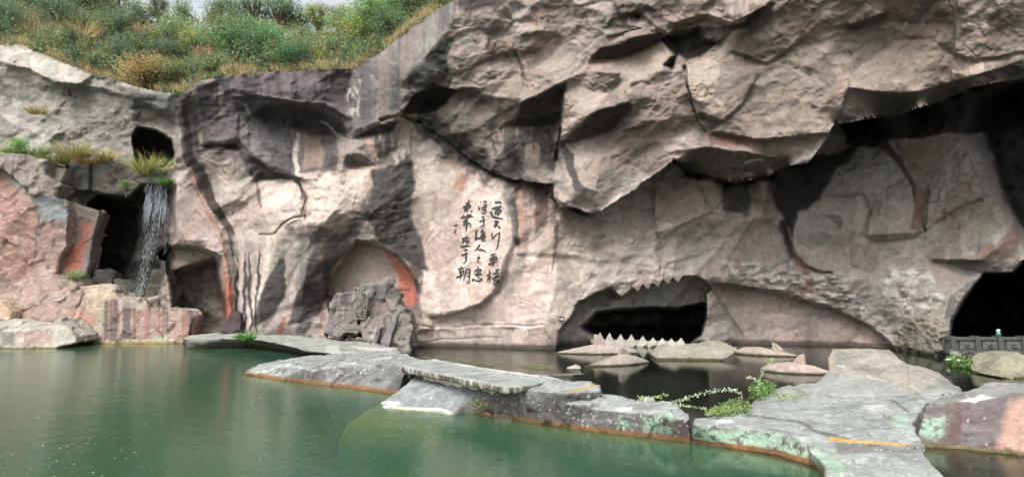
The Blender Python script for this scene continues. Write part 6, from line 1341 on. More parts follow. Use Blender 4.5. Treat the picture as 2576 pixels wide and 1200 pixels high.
# the waterfall: many thin broken strands of falling water
def waterfall():
    m, nt, b = newmat('falling_water')
    b.inputs['Base Color'].default_value = (.72, .78, .84, 1); b.inputs['Roughness'].default_value = .25; b.inputs['Alpha'].default_value = .36
    V, F = [], []; rg = random.Random(3)
    def strand(x0, y0, x1, y1, w, Y0, Y1):
        n = max(2, int(abs(y1 - y0) / 5)); b0 = len(V)
        ph = rg.uniform(0, 6)
        for i in range(n + 1):
            t = i / n; x = x0 + (x1 - x0) * t + 1.2 * math.sin(ph + t * 9); y = y0 + (y1 - y0) * t; Y = Y0 + (Y1 - Y0) * t
            hw = w * (.3 + .7 * math.sin(PI * min(1, max(0, t * .9 + .05)))) / 2
            p = at_depth(x, y, Y); q = hw * .026
            V.append(p + np.array([-q, 0, 0])); V.append(p + np.array([q, 0, 0])); V.append(p + np.array([0, -q * 1.2 - .004, 0]))
        for i in range(n):
            a = b0 + 3 * i
            F.extend([(a, a + 3, a + 5, a + 2), (a + 2, a + 5, a + 4, a + 1), (a + 1, a + 4, a + 3, a)])
    for k in range(150):                         # unbroken sheet below the lip
        u = rg.random(); x0 = 368 + 54 * u; y0 = 462 + rg.uniform(-3, 60); ln = rg.uniform(14, 70)
        strand(x0, y0, x0 - 6 - 4 * (1 - u), y0 + ln, rg.uniform(.25, .8), 42.6, 42.75)
    for k in range(800):                        # it breaks into drops
        t = rg.random() ** .8; y0 = 500 + 240 * t; c = 396 - 10 * (y0 - 500) / 60 if y0 < 560 else 386 - 36 * ((y0 - 560) / 180)
        wd = 30 - 14 * (y0 - 500) / 240; x0 = c + rg.gauss(0, .42) * wd
        strand(x0, y0, x0 - rg.uniform(0, 2), y0 + rg.uniform(3, 9), rg.uniform(.3, .75), 42.75, 42.8)
    for k in range(40):                         # thin side trickle
        y0 = rg.uniform(520, 640); x0 = 424 - (y0 - 520) * .09 + rg.gauss(0, 3); strand(x0, y0, x0 - 1, y0 + rg.uniform(4, 16), rg.uniform(.4, .9), 42.7, 42.8)
    o = mesh_obj('waterfall', V, F, m)
    tag(o, 'thin white waterfall breaking into drops in the dark recess', 'waterfall')
waterfall()
# ------------------------------------------------------------------ the slope above the cliff and everything that grows
def leaf_material(name, trans=.42):
    m, nt, b = newmat(name)
    at = N(nt, 'ShaderNodeAttribute', attribute_name='Col')
    oi = N(nt, 'ShaderNodeObjectInfo')
    c = mix_mul(nt, at.outputs['Color'], oi.outputs['Color'])
    nt.links.new(c, b.inputs['Base Color']); b.inputs['Roughness'].default_value = .75; b.inputs['Specular IOR Level'].default_value = .2
    tl = N(nt, 'ShaderNodeBsdfTranslucent'); nt.links.new(c, tl.inputs['Color'])
    mx = N(nt, 'ShaderNodeMixShader'); mx.inputs[0].default_value = trans
    nt.links.new(b.outputs[0], mx.inputs[1]); nt.links.new(tl.outputs[0], mx.inputs[2]); nt.links.new(mx.outputs[0], nt.nodes['Material Output'].inputs['Surface'])
    return m
M_LEAF = leaf_material('leaf'); M_GRASS = leaf_material('grass_blade', .3)
M_BARK = plain_material('bark', (.12, .095, .075), .9, .02, 10, .35)
RIDGE = [(-400, -120), (0, -110), (200, -70), (290, -5), (330, 40), (430, 62), (520, 74), (640, 88), (760, 92), (880, 84), (960, 50), (1040, 0), (1150, -60), (1260, -130), (1400, -220)]
def slope_point(x, v):
    """x: picture column, v: 0 at the cliff edge .. 1 at the ridge"""
    x = np.asarray(x, float)
    t = top_row(x); r = np.interp(x, [p[0] for p in RIDGE], [p[1] for p in RIDGE])
    r = np.minimum(r, t - 30)
    y = t + 4 + (r - t - 4) * v
    Yc = np.interp(x, [-400, 0, 340, 455, 884, 1034, 1149, 1300], [46.5, 46.2, 44.6, 42.2, 41.2, 40.6, 40.0, 39.6])
    Y = Yc + .25 + 17 * v ** 1.15
    P = at_depth(x, y, Y)
    return P
def hillside():
    xs = np.linspace(-400, 1400, 150); vs = np.linspace(0, 1, 40); X, Vv = np.meshgrid(xs, vs)
    P = slope_point(X, Vv)
    P[..., 2] += .9 * (fbm2(X / 70, Vv * 8, 4, 3) - .5) * np.clip(Vv * 6, 0, 1)
    back = P[-1:] + np.array([0, 14, -5.0]); P = np.concatenate([P, back], 0)
    low = P[:1] + np.array([0, .3, -2.5]); P = np.concatenate([low, P], 0)
    i = np.arange(P.shape[0] * P.shape[1]).reshape(P.shape[:2])
    F = np.stack([i[:-1, :-1], i[:-1, 1:], i[1:, 1:], i[1:, :-1]], -1).reshape(-1, 4)
    V = P.reshape(-1, 3)
    c = lin(96, 92, 66) * (.6 + .8 * fbm3(V / 1.2, 4, 4)[:, None])
    o = mesh_obj('hillside', V, F, M_CLIFF, base=np.array([-15, 45, 15]), col=c)
    struct(o, 'overgrown earth slope rising behind the cliff edge', 'hillside')
hillside()
def leaves_mesh(n, rg, pos, size, col, droop=.3, aspect=.45, clump=None):
    """n folded leaf-shaped quads: pos(k) gives a position and an outward direction"""
    V = np.empty((n, 4, 3)); C = np.empty((n, 4, 3))
    for k in range(n):
        p, d = pos(k)
        s = size * rg.uniform(.6, 1.4)
        a = np.array([rg.gauss(0, 1), rg.gauss(0, 1), rg.gauss(0, .6)]) + d * .8; a[2] -= droop; a /= np.linalg.norm(a) + 1e-6
        b = np.cross(a, np.array([rg.gauss(0, .5), rg.gauss(0, .5), 1.0])); b /= np.linalg.norm(b) + 1e-6
        V[k] = (p, p + a * s * .5 + b * s * aspect * .5, p + a * s, p + a * s * .5 - b * s * aspect * .5)
        C[k] = col(p, k)
    F = np.arange(n * 4).reshape(n, 4)
    return V.reshape(-1, 3), F, C.reshape(-1, 3)
def tube(pts, r0, r1, n=6):
    P = [np.asarray(p, float) for p in pts]; V = []; F = []
    for i, p in enumerate(P):
        d = P[min(i + 1, len(P) - 1)] - P[max(i - 1, 0)]; d /= np.linalg.norm(d) + 1e-9
        a = np.cross(d, [.3, 1, .1]); a /= np.linalg.norm(a) + 1e-9; b = np.cross(d, a); r = r0 + (r1 - r0) * i / max(1, len(P) - 1)
        for k in range(n): V.append(p + a * r * math.cos(2 * PI * k / n) + b * r * math.sin(2 * PI * k / n))
    for i in range(len(P) - 1):
        for k in range(n): F.append((i * n + k, i * n + (k + 1) % n, (i + 1) * n + (k + 1) % n, (i + 1) * n + k))
    return V, F
def tubes(L):
    V, F = [], []
    for t in L:
        v, f = tube(*t); n = len(V); V += v; F += [tuple(i + n for i in q) for q in f]
    return np.array(V), F
def bush_parts(rg, h, w, nl, size, trunk=.0, airy=.0, lobes=9):
    """crown and stem meshes at the origin: a crown of leafy lobes with gaps, light and dark clumps"""
    cl = []
    for i in range(lobes):
        a = rg.uniform(0, 2 * PI); r = w * .5 * math.sqrt(rg.random()) * .8; z = trunk + (h - trunk) * (.25 + .65 * rg.random()) * (1 - .35 * (r / (w * .5)) ** 2)
        cl.append((np.array([r * math.cos(a), r * math.sin(a), z]), rg.uniform(.18, .34) * w, rg.uniform(.55, 1.35), rg.uniform(-.12, .12)))
    def pos(k):
        c, r, b, h_ = cl[k % lobes]
        d = np.array([rg.gauss(0, 1), rg.gauss(0, 1), rg.gauss(0, .8)]); d /= np.linalg.norm(d) + 1e-9
        rr = r * rg.uniform(.35, 1.0) ** (.5 if airy < .5 else 1)
        p = c + d * rr; p[2] = max(p[2], .05)
        return p, d
    def colr(p, k):
        c, r, b, hh = cl[k % lobes]; v = b * rg.uniform(.6, 1.4)
        return np.array([1 + hh + rg.uniform(-.1, .15), 1.0, 1 - hh]) * v
    cr_ = leaves_mesh(nl, rg, pos, size, colr)
    br = [((0, 0, -.3), (w * .03, 0, trunk * .6 + h * .15), (w * .05, w * .03, trunk + (h - trunk) * .45))]
    L = [([np.array(q, float) for q in br[0]], .035 * h * .5 + .02, .02, 7)]
    for c, r, b, hh in cl: L.append(([np.array([w * .03, 0, trunk * .6 + h * .12]), c * .55 + np.array([0, 0, h * .08]), c], .022, .008, 5))
    return cr_, tubes(L)
PROTO = {}
def plant(kind, name, label, cat, px, v, h, tint, group, seed=0, wide=1.0, pos=None):
    """one bush or tree: foliage and stem as parts; tint is the colour of its leaves"""
    key = (kind, seed % 3)
    if key not in PROTO:
        rg = random.Random(hash(key[0]) % 1 + seed % 3 * 7 + len(kind) * 13)
        if kind == 'bush': cr_, st = bush_parts(rg, 1.0, 1.35, 4200, .058, 0, .8, 20)
        elif kind == 'tree': cr_, st = bush_parts(rg, 1.0, .56, 3600, .034, .06, .9, 30)
        elif kind == 'loose': cr_, st = bush_parts(rg, 1.0, .8, 1300, .07, .15, .8, 16)
        PROTO[key] = (cr_, st, {})
    cr_, st, cache = PROTO[key]
    P = slope_point(px, v) if pos is None else np.asarray(pos, float)
    tint = tuple(t * .66 + w * .54 for t, w in zip(tint, (132, 146, 122)))
    root = empty(name, P); tag(root, label, cat, group)
    if 'm' not in cache:
        a = mesh_obj('tmp_a', cr_[0], cr_[1], M_LEAF, base=np.zeros(3), col=cr_[2], smooth=False); b = mesh_obj('tmp_b', st[0], st[1], M_BARK, base=np.zeros(3))
        cache['m'] = (a.data, b.data); bpy.data.objects.remove(a); bpy.data.objects.remove(b)
    for nm, d in (('crown', cache['m'][0]), ('trunk' if 'tree' in name else 'stem', cache['m'][1])):
        o = bpy.data.objects.new(nm, d); COL.objects.link(o); o.parent = root
        o.color = (*lin(*tint), 1)
    rg = random.Random(seed * 31 + int(px))
    root.scale = (h * wide, h * wide, h); root.rotation_euler = (0, 0, rg.uniform(0, 6.28))
    return root
G1, G2, G3 = 'shrubs on the slope above the cliff', 'slender trees along the ridge', 'shrubs at the left above the grey rock'
DG, MG, YG, OG, RD, GY_ = (58, 84, 60), (84, 108, 66), (126, 132, 66), (158, 118, 62), (176, 96, 72), (98, 106, 80)
SHRUBS = [
 ('bush', 'bluish dark green shrub in the top left corner of the slope', 30, .62, 2.6, (54, 76, 66), 1), ('bush', 'dark green shrub just right of the top left corner shrub', 110, .55, 2.4, DG, 2), ('bush', 'dark shrub hanging over the left end of the pale grey rock', 10, .2, 1.6, DG, 4),
 ('bush', 'bright mid green shrub right of the two dark shrubs at the top left', 205, .62, 2.2, MG, 3), ('loose', 'thin grey green sapling standing before the sky gap at the left', 262, .8, 2.6, GY_, 4), ('loose', 'grey green shrub on the lip of the pale rock below the straw clump', 165, .16, 1.5, (100, 108, 72), 5),
 ('bush', 'small dark green shrub low between the straw clump and the orange shrub', 300, .22, 1.4, DG, 6), ('bush', 'reddish brown shrub high on the slope between green ones', 385, .62, 1.5, (146, 110, 84), 7), ('bush', 'dark green shrub below the reddish brown shrub', 340, .42, 1.7, (62, 86, 62), 8),
 ('bush', 'round dark shrub above the orange shrub', 420, .42, 1.5, (60, 80, 60), 9), ('bush', 'rusty orange shrub hanging over the edge above the small dark hole', 382, .03, 1.9, (164, 122, 70), 10), ('bush', 'green shrub between the orange shrub and the cliff corner', 452, .16, 1.5, (90, 112, 70), 11),
 ('bush', 'yellow green shrub left of the large deep green shrub', 492, .5, 1.7, YG, 12), ('loose', 'small coral red shrub left of the large deep green shrub', 512, .34, 1.1, (190, 100, 80), 13), ('loose', 'small coral red sprig above the large deep green shrub', 585, .62, 1.0, (190, 92, 70), 14),
 ('bush', 'large deep green shrub at the middle of the cliff edge', 590, .30, 2.3, (58, 104, 60), 15), ('bush', 'deep green shrub joined to the right side of the large deep green shrub', 660, .26, 2.0, (64, 108, 66), 16), ('bush', 'deep green shrub lowest on the cliff edge, its leaves touching the rock', 735, .06, 1.4, (56, 96, 60), 17),
 ('bush', 'pale green shrub below the tallest slender trees', 690, .52, 1.8, (112, 132, 84), 18), ('bush', 'grey green shrub right of the pale green shrub below the slender trees', 770, .5, 1.6, (104, 122, 80), 19), ('loose', 'little bright yellow shrub among the straw grass near the edge', 798, .22, .8, (208, 196, 58), 20),
 ('loose', 'olive shrub among dry grass left of the large bright green shrub', 845, .4, 1.6, (124, 122, 74), 21), ('bush', 'large bright green shrub right of the sky gaps', 955, .45, 2.6, (86, 124, 62), 22), ('bush', 'yellowish green shrub leaning on the large bright green shrub', 900, .52, 1.9, (140, 146, 66), 23),
 ('bush', 'shaded green shrub under the large bright green shrub', 985, .2, 1.6, (74, 104, 66), 24), ('bush', 'green shrub on the steep edge right of the large bright green shrub', 1030, .35, 2.0, (92, 122, 72), 25), ('loose', 'brownish shrub at the top right end of the green slope', 1080, .3, 1.5, (134, 124, 78), 26),
 ('bush', 'olive green shrub on the skyline left of the slender trees', 560, .85, 1.7, (110, 124, 72), 27), ('bush', 'mid green shrub on the skyline above the reddish brown shrub', 440, .85, 1.5, (100, 120, 72), 28), ('bush', 'muted green shrub high in the middle left of the slope', 300, .6, 1.8, (84, 104, 72), 29), ('bush', 'wide pale green shrub filling the slope between reddish brown and yellow green shrubs', 440, .62, 2.1, (112, 130, 84), 31), ('bush', 'greyish green shrub on the rim right of the orange shrub and below the coral one', 525, .10, 1.3, (112, 124, 84), 32), ('bush', 'pale olive shrub between the lowest deep green shrub and the yellow one', 770, .22, 1.5, (124, 134, 86), 33), ('bush', 'broad light green shrub behind the large deep green one', 620, .55, 2.2, (110, 132, 84), 34), ('bush', 'light green shrub on the skyline below the broad bright green tree', 890, .78, 2.2, (116, 138, 84), 35), ('bush', 'hazy green shrub on the skyline at the first sky gap', 350, .88, 1.8, (116, 132, 92), 36), ('bush', 'dark bluish shrub between the top left corner and the straw reeds', 150, .38, 1.8, (66, 90, 70), 37), ('bush', 'soft green shrub above the straw reed clump', 230, .42, 1.6, (96, 116, 78), 38), ('loose', 'dull green shrub at the corner where cliff edge and pale rock meet', 245, .05, 1.2, (104, 112, 70), 30)]
for k, (kind, lb, px, v, h, t, sd_) in enumerate(SHRUBS):
    plant(kind, 'shrub', lb, 'shrub', px, v, h * 1.3, t, G1, sd_, 1.15)
TREES = [('thin tree with misty grey leaves on the skyline left of the first sky gap', 300, .95, 3.4, (104, 120, 96)), ('small thin tree between the first two sky gaps', 455, .95, 3.2, (110, 128, 92)), ('thin leafy tree on the skyline over the red sprig', 540, .95, 3.6, (104, 128, 96)), ('slender dark leaved tree, first of the pair in the middle of the skyline', 640, .9, 4.6, (84, 112, 84)),
 ('slender dark leaved tree, second and taller of the pair in the middle', 705, .92, 5.0, (80, 106, 84)), ('yellowish thin tree in the open sky right of the middle pair', 800, .96, 3.6, (140, 146, 80)), ('broad bright green tree right of the last sky gap', 960, .8, 4.4, (92, 130, 66)), ('green tree at the top right of the slope touching the frame', 1035, .75, 4.2, (92, 126, 70)), ('tall dark tree in the top left corner', 40, .9, 4.5, (62, 84, 68)), ('mid green tree right of the tall dark corner tree', 150, .9, 4.0, (82, 108, 70)), ('pale thin tree standing before the white sky at the left', 240, .93, 3.6, (104, 124, 92)), ('misty thin tree right behind the thin leafy tree over the red sprig', 590, .97, 3.8, (110, 132, 104)), ('low thin tree in the gap right of the middle pair', 752, .95, 3.0, (112, 130, 96)), ('thin tree with sparse pale leaves between yellowish tree and last sky gap', 850, .95, 3.2, (120, 136, 96)), ('misty thin tree left of the small tree between the sky gaps', 395, .96, 3.0, (112, 130, 104))]
for k, (lb, px, v, h, t) in enumerate(TREES):
    plant('tree', 'slender_tree', lb, 'tree', px, v, h, t, G2, k, 1.25)
# grass tufts built of arching blades
def blades(rg, n, spread, length, width, base=lambda: np.zeros(3), lean=(0, 0, 0), segs=4, stiff=.5):
    V, F, C = [], [], []
    for k in range(n):
        a = rg.uniform(0, 2 * PI); r = spread * math.sqrt(rg.random()); p = np.array(base()) + np.array([r * math.cos(a), r * math.sin(a) * .6, 0])
        d = np.array([math.cos(a) * rg.uniform(.1, .9), math.sin(a) * rg.uniform(.1, .9), 1.0]) + np.array(lean); d /= np.linalg.norm(d); L = length * rg.uniform(.5, 1.15); w = width * rg.uniform(.7, 1.3)
        sdv = np.cross(d, [rg.gauss(0, 1), rg.gauss(0, 1), .2]); sdv /= np.linalg.norm(sdv) + 1e-6
        b = len(V); g = np.array([rg.uniform(.8, 1.4), 1.0, rg.uniform(.7, 1.1)]) * rg.uniform(.6, 1.4)
        for i in range(segs + 1):
            t = i / segs; ww = w * (1 - t) ** .7 + .001
            V.append(p - sdv * ww); V.append(p + sdv * ww); C += [g * (.75 + .5 * t)] * 2
            d = d + np.array([d[0], d[1], -.9 * (1 - stiff)]) * .35 * (t + .25); d /= np.linalg.norm(d); p = p + d * L / segs
        for i in range(segs): F.append((b + 2 * i, b + 2 * i + 1, b + 2 * i + 3, b + 2 * i + 2))
    return np.array(V), F, np.array(C)
def tuft(name, label, cat, P, n, spread, length, width, tint, group=None, lean=(0, 0, 0), stiff=.5, seed=0, kind=None):
    rg = random.Random(seed + 77)
    V, F, C = blades(rg, n, spread, length, width, lambda: P, lean, 5, stiff)
    o = mesh_obj(name, V, F, M_GRASS, base=np.asarray(P, float), col=C, smooth=False); o.color = (*lin(*tint), 1)
    return tag(o, label, cat, group, kind)
def cp(px, py, off=.15):
    return at_depth(px, py, float(cliff_depth(px, py)) - off)
GT = 'grass clumps hanging on the left cliff'
tuft('reed_clump', 'tall straw coloured reed clump high on the left slope', 'reeds', slope_point(205, .30), 230, .35, 2.3, .018, (184, 168, 126), None, (-.15, 0, 0), .6, 1)
tuft('grass_clump', 'dry olive grass clump on the pale rock face at the left', 'grass', at_depth(95, 288, 44.2), 150, .55, .9, .016, (150, 140, 88), GT, (0, -.2, 0), .3, 2)
tuft('grass_clump', 'yellow green grass clump on the middle of the left ledge', 'grass', at_depth(180, 400, 43.3), 330, .75, 1.7, .018, (152, 154, 110), GT, (0, -.2, 0), .4, 3)
tuft('grass_clump', 'pale arching grass clump on the right end of the left ledge', 'grass', at_depth(262, 405, 43.3), 240, .5, 1.2, .02, (170, 168, 124), GT, (.2, -.3, 0), .2, 4)
tuft('grass_clump', 'leafy green grass at the left frame edge above the tilted grey block', 'grass', at_depth(60, 392, 43.2), 420, 1.2, .8, .022, (132, 156, 98), GT, (0, -.3, 0), .3, 15)
tuft('grass_clump', 'mixed green grass in the middle of the ledge behind the small pale flat stone', 'grass', at_depth(135, 410, 43.3), 420, 1.0, .9, .018, (140, 150, 100), GT, (0, -.3, 0), .35, 16)
tuft('grass_clump', 'low brown grass along the left ledge between the two taller clumps', 'grass', at_depth(222, 412, 43.2), 200, .8, .8, .016, (140, 118, 76), GT, (0, -.3, 0), .3, 14)
tuft('reed_clump', 'light green reed clump before the small dark hole', 'reeds', at_depth(362, 438, 42.6), 230, .5, 1.7, .02, (150, 162, 106), 'reeds beside the waterfall lip', (0, -.1, 0), .55, 5)
tuft('reed_clump', 'paler reeds right of the small dark hole reed clump', 'reeds', at_depth(402, 436, 42.7), 90, .3, 1.6, .016, (168, 176, 128), 'reeds beside the waterfall lip', (.25, -.1, 0), .6, 6)
tuft('grass_clump', 'fresh bright green grass tuft right at the top of the waterfall', 'grass', at_depth(418, 466, 42.4), 150, .28, .8, .02, (90, 136, 72), None, (0, -.3, 0), .25, 7)
for k, (x, y, lb) in enumerate([(344, 748, 'few pale grass stalks beside the waterfall foot on the bank rock'), (378, 775, 'dry thin stalks on the step of the bank rock')]):
    tuft('grass_stalks', lb, 'grass', at_depth(x, y, 41.9), 14, .22, .85, .016, (176, 184, 150), None, (.2, 0, 0), .5, 20 + k)
tuft('fern_tuft', 'bright green leafy tuft on the front edge of the causeway', 'fern', at_height(622, 858, .55), 260, .30, .75, .028, (94, 138, 74), None, (0, -.5, -.1), .2, 8)
plant('bush', 'shrub', 'small olive green shrub at the foot of the rust red slab', 'shrub', 0, 0, 1.15, (112, 124, 74), None, 40, 1.0, at_depth(188, 722, 42.9))
# leafy ledge plants at the left
plant('bush', 'shrub', 'bright green low plant at the left end of the grassy ledge', 'shrub', 0, 0, 1.0, (92, 148, 62), None, 41, 1.3, at_depth(45, 384, 43.0))
plant('loose', 'shrub', 'dull green ground shrub right behind the tilted grey block', 'shrub', 0, 0, .9, (110, 126, 76), None, 42, 1.5, at_depth(110, 400, 43.2))
plant('loose', 'shrub', 'mossy dark plant hanging on the wet rock left of the waterfall', 'shrub', 0, 0, .9, (88, 98, 58), None, 43, 1.3, at_depth(318, 486, 42.6))
# undergrowth that nobody could count
def undergrowth():
    rg = random.Random(9); n = 85000; R = np.random.RandomState(4)
    xs = R.uniform(-300, 1250, n); vs = R.random_sample(n) ** 1.4
    edge = R.random_sample(n) < .13; vs = np.where(edge, vs * .04, vs)
    P = slope_point(xs, vs); P[:, 2] += .9 * (fbm2(xs / 70, vs * 8, 4, 3) - .5) * np.clip(vs * 6, 0, 1)
    clump = fbm2(xs / 55, vs * 9, 4, 40); hue = fbm2(xs / 60, vs * 6, 4, 30); dry = fbm2(xs / 45, vs * 9, 3, 31)
    straw = (edge & (R.random_sample(n) < .25 + 1.1 * (fbm2(xs / 45, xs * 0, 3, 61) - .35))) | ((dry > .57) & (R.random_sample(n) < .6))
    top = np.clip((clump - .36) * 6.5, .12, 2.3)                 # the thicket rises and falls
    up = np.where(straw, 0, top * np.sqrt(R.random_sample(n)))
    P[:, 2] += up
    lip = edge & (vs < .02); P[:, 1] -= lip * R.uniform(0, .45, n); P[:, 2] -= lip * R.uniform(-.1, .35, n)
    s = np.where(straw, R.uniform(.3, .85, n), R.uniform(.10, .26, n))[:, None]
    a = R.normal(0, 1, (n, 3)) * np.where(straw, .35, .9)[:, None]; a[:, 2] += np.where(straw, np.where(lip, R.uniform(-1.2, 1.0, n), 1.1), .25); a[:, 1] -= .2
    a /= np.linalg.norm(a, axis=1, keepdims=True)
    b = np.cross(a, R.normal(0, 1, (n, 3))); b /= np.linalg.norm(b, axis=1, keepdims=True) + 1e-6
    w = np.where(straw, .035, .5)[:, None]
    V = np.stack([P, P + a * s * .5 + b * s * w * .5, P + a * s, P + a * s * .5 - b * s * w * .5], 1)
    pal = [lin(84, 108, 78), lin(126, 144, 104), lin(132, 134, 88), lin(104, 128, 96)]
    t = np.clip((hue - .3) / .4, 0, .999) * 3; k0 = t.astype(int); ft = (t - k0)[:, None]
    pal = np.array(pal); g = pal[k0] * (1 - ft) + pal[np.minimum(k0 + 1, 3)] * ft
    g = np.where(straw[:, None], lin(188, 172, 130), g) * R.uniform(.65, 1.25, n)[:, None]
    C = np.repeat(g[:, None], 4, 1)
    o = mesh_obj('undergrowth', V.reshape(-1, 3), np.arange(n * 4).reshape(n, 4), M_GRASS, base=P.mean(0), col=C.reshape(-1, 3), smooth=False); o.color = (1, 1, 1, 1)
    tag(o, 'tangled green thicket and dry grass covering the slope and hanging over the cliff edge', 'undergrowth', None, 'stuff')
undergrowth()
# ------------------------------------------------------------------ plants on the ledges
def sprig(name, label, cat, path, zoff, size, tint, seed, n=60, group=None):
    """an arching stem with paired leaves, surveyed as (px, py, height)"""
    rg = random.Random(seed)
    K = np.array([at_depth(p[0], p[1], p[2]) for p in path]); s = np.linspace(0, len(K) - 1, 40)
    Q = np.stack([np.interp(s, range(len(K)), K[:, c]) for c in range(3)], 1)
    for _ in range(6): Q[1:-1] = .25 * Q[:-2] + .5 * Q[1:-1] + .25 * Q[2:]
    root = empty(name, Q[0]); tag(root, label, cat, group)
    V, F = tube(list(Q), .010, .003, 5); mesh_obj('stem', V, F, M_STEM, root)
    def pos(k):
        i = int((k // 2) / (n / 2) * 39); sg = 1 if k % 2 else -1
        return Q[i] + np.array([rg.gauss(0, .008), rg.gauss(0, .02), rg.gauss(0, .008)]), np.array([.2 * sg, sg * .6, .9 * sg])
    V, F, C = leaves_mesh(n, rg, pos, size, lambda p, k: np.ones(3) * rg.uniform(.7, 1.3), .0, .5)
    o = mesh_obj('leaves', V, F, M_GRASS, root, col=C, smooth=False); o.color = (*lin(*tint), 1)
M_STEM = plain_material('stem_green', (.16, .2, .10), .8)
GS_ = 'leafy sprays over the still dark water'
sprig('leaf_spray', 'long pale arching spray of small paired leaves over the dark water', 'spray', [(1692, 1012, 16.2), (1715, 1004, 16.4), (1760, 990, 16.6), (1800, 981, 16.7), (1835, 979, 16.8), (1855, 984, 16.8), (1868, 996, 16.8)], 0, .075, (168, 182, 150), 1, 150, GS_)
sprig('leaf_spray', 'shorter lower spray drooping below the long arching spray', 'spray', [(1705, 1020, 16.2), (1728, 1021, 16.2), (1755, 1025, 16.2), (1780, 1031, 16.2)], 0, .06, (166, 186, 138), 2, 80, GS_)
sprig('leaf_spray', 'small light green spray on the back rim of the hollowed ledge', 'spray', [(1606, 999, 17.0), (1625, 1000, 17.0), (1650, 1000, 17.0), (1668, 993, 17.0), (1676, 995, 17.0)], 0, .07, (150, 180, 108), 3, 70, GS_)
sprig('leaf_spray', 'upright thin spray with tiny leaves before the pale dolphin', 'spray', [(1912, 992, 17.0), (1910, 970, 17.0), (1912, 950, 17.0), (1922, 930, 17.0), (1932, 915, 17.0), (1942, 902, 17.0)], 0, .06, (150, 172, 122), 4, 110, GS_)
sprig('leaf_spray', 'drooping side spray left of the upright thin spray', 'spray', [(1912, 965, 17.0), (1900, 955, 17.0), (1888, 949, 17.0), (1876, 952, 17.0)], 0, .06, (186, 198, 166), 5, 60, GS_)
def ground_leaves(name, label, cat, pts, n, size, tint, seed, rise=.25, zf=None, group=None):
    rg = random.Random(seed); P = np.array(pts, float); out = []
    while len(out) < n:
        x = rg.uniform(P[:, 0].min(), P[:, 0].max()); y = rg.uniform(P[:, 1].min(), P[:, 1].max())
        if sdf(np.array([x]), np.array([y]), pts)[0] < 0: out.append(at_height(x, y, zf) + np.array([0, 0, rise * rg.random() ** 1.5]))
    V, F, C = leaves_mesh(n, rg, lambda k: (out[k], np.array([0, -.2, .6])), size, lambda p, k: np.array([rg.uniform(.8, 1.3), 1, .9]) * rg.uniform(.6, 1.4), -.2, .5)
    o = mesh_obj(name, V, F, M_GRASS, col=C, smooth=False); o.color = (*lin(*tint), 1)
    return tag(o, label, cat, group, 'stuff' if name.startswith('moss') else None)
ground_leaves('creeping_plant', 'low light green creeping plant along the rim of the rock platform', 'creeping plant', [(1768, 1048), (1800, 1030), (1850, 1010), (1885, 1018), (1890, 1036), (1860, 1044), (1800, 1050)], 1500, .06, (124, 146, 98), 11, .12, .50)
ground_leaves('creeping_plant', 'taller green leafy plant at the foot of the upright thin spray', 'creeping plant', [(1880, 1005), (1895, 985), (1930, 975), (1955, 985), (1950, 1000), (1910, 1010)], 900, .075, (102, 134, 80), 12, .30, .55)
ground_leaves('moss_patch', 'sparse yellow green moss and tiny leaves on the platform behind the sprays', 'moss', [(1940, 1000), (1960, 978), (2000, 975), (2010, 1000), (1960, 1012)], 420, .045, (140, 156, 96), 13, .03, .62)
ground_leaves('water_plant', 'small green water plant with two white flowers beside the stone kerb', 'water plant', [(2380, 910), (2400, 900), (2430, 910), (2448, 914), (2440, 926), (2400, 924)], 600, .17, (96, 128, 74), 14, .18, .03)
fl = plain_material('white_petal', (.8, .8, .78), .6)
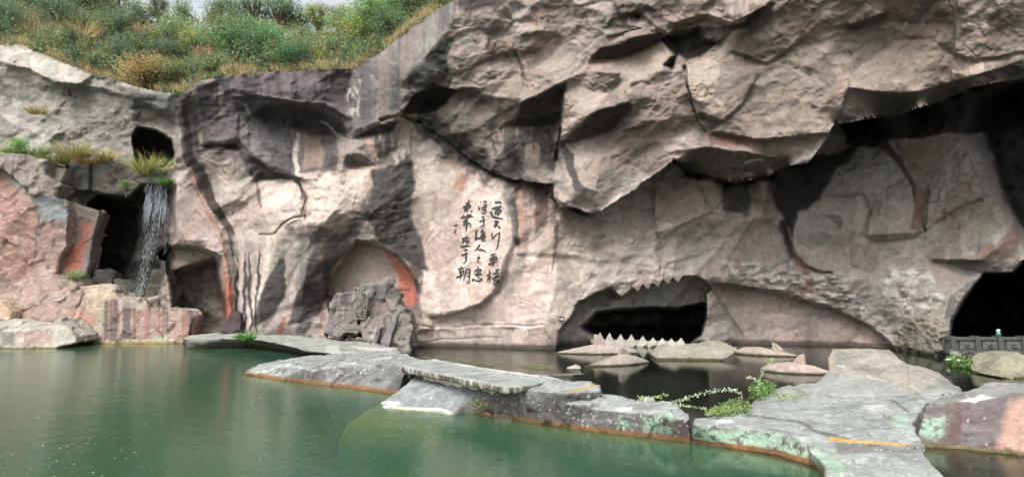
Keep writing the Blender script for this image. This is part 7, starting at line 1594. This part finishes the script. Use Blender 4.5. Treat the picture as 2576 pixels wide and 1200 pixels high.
for k, (x, y) in enumerate([(2386, 907), (2410, 909)]):
    c = at_depth(x, y, 30.2); V, F = lathe(c, [(.0, .0), (.09, .03), (.11, .08), (.04, .06), (0, .05)], 8)
    o = mesh_obj('flower', V, F, fl); tag(o, 'left one of the two white flowers on the water plant' if k == 0 else 'right one of the two white flowers on the water plant', 'flower', 'white flowers on the water plant')
ground_leaves('moss_tuft', 'green and pale moss tuft in the notch left of the dark rock ledge', 'moss', [(1172, 1016), (1200, 1004), (1228, 1010), (1225, 1030), (1190, 1030)], 320, .06, (112, 122, 82), 15, .1, .30)
# drifting reed leaves
def float_leaves():
    rg = random.Random(4); V, F, C = [], [], []
    L = [(rg.uniform(1060, 1390), None) for _ in range(230)]
    for k, (x, _) in enumerate(L):
        y = 900 + (x - 1060) * .072 + rg.gauss(0, 4.2); p = at_height(x, y, .012 + .0002 * k)
        a = rg.gauss(0, .35); l = rg.uniform(.1, .45); w = rg.uniform(.02, .05); d = np.array([math.cos(a), math.sin(a), 0]) * l; s = np.array([-math.sin(a), math.cos(a), 0]) * w
        b = len(V); V += [p - d, p - s, p + d, p + s]; F.append((b, b + 1, b + 2, b + 3)); C += [np.ones(3) * rg.uniform(.5, 1.4)] * 4
    o = mesh_obj('floating_leaves', V, F, M_GRASS, col=np.array(C), smooth=False); o.color = (*lin(128, 132, 96), 1)
    tag(o, 'drift of floating reed leaves on the water behind the footbridge slab', 'floating leaves', None, 'stuff')
float_leaves()

def flecks():
    rg = random.Random(8); V, F, C = [], [], []
    for k in range(90):
        x = rg.gauss(120, 120) if k < 60 else rg.uniform(0, 1000); y = rg.gauss(1165, 40) if k < 60 else rg.uniform(900, 1190)
        p = at_height(x, y, .006 + .0002 * k); a = rg.uniform(0, 3); l = rg.uniform(.01, .035) * (1200 / y) ** 2; d = np.array([math.cos(a), math.sin(a), 0]) * l; s = np.array([-math.sin(a), math.cos(a), 0]) * l * .5
        b = len(V); V += [p - d, p - s, p + d, p + s]; F.append((b, b + 1, b + 2, b + 3)); C += [np.ones(3) * rg.uniform(.6, 1.3)] * 4
    o = mesh_obj('floating_flecks', V, F, M_GRASS, col=np.array(C), smooth=False); o.color = (*lin(186, 190, 170), 1)
    tag(o, 'pale bits of leaf and scum floating on the open green pool', 'floating bits', None, 'stuff')
flecks()
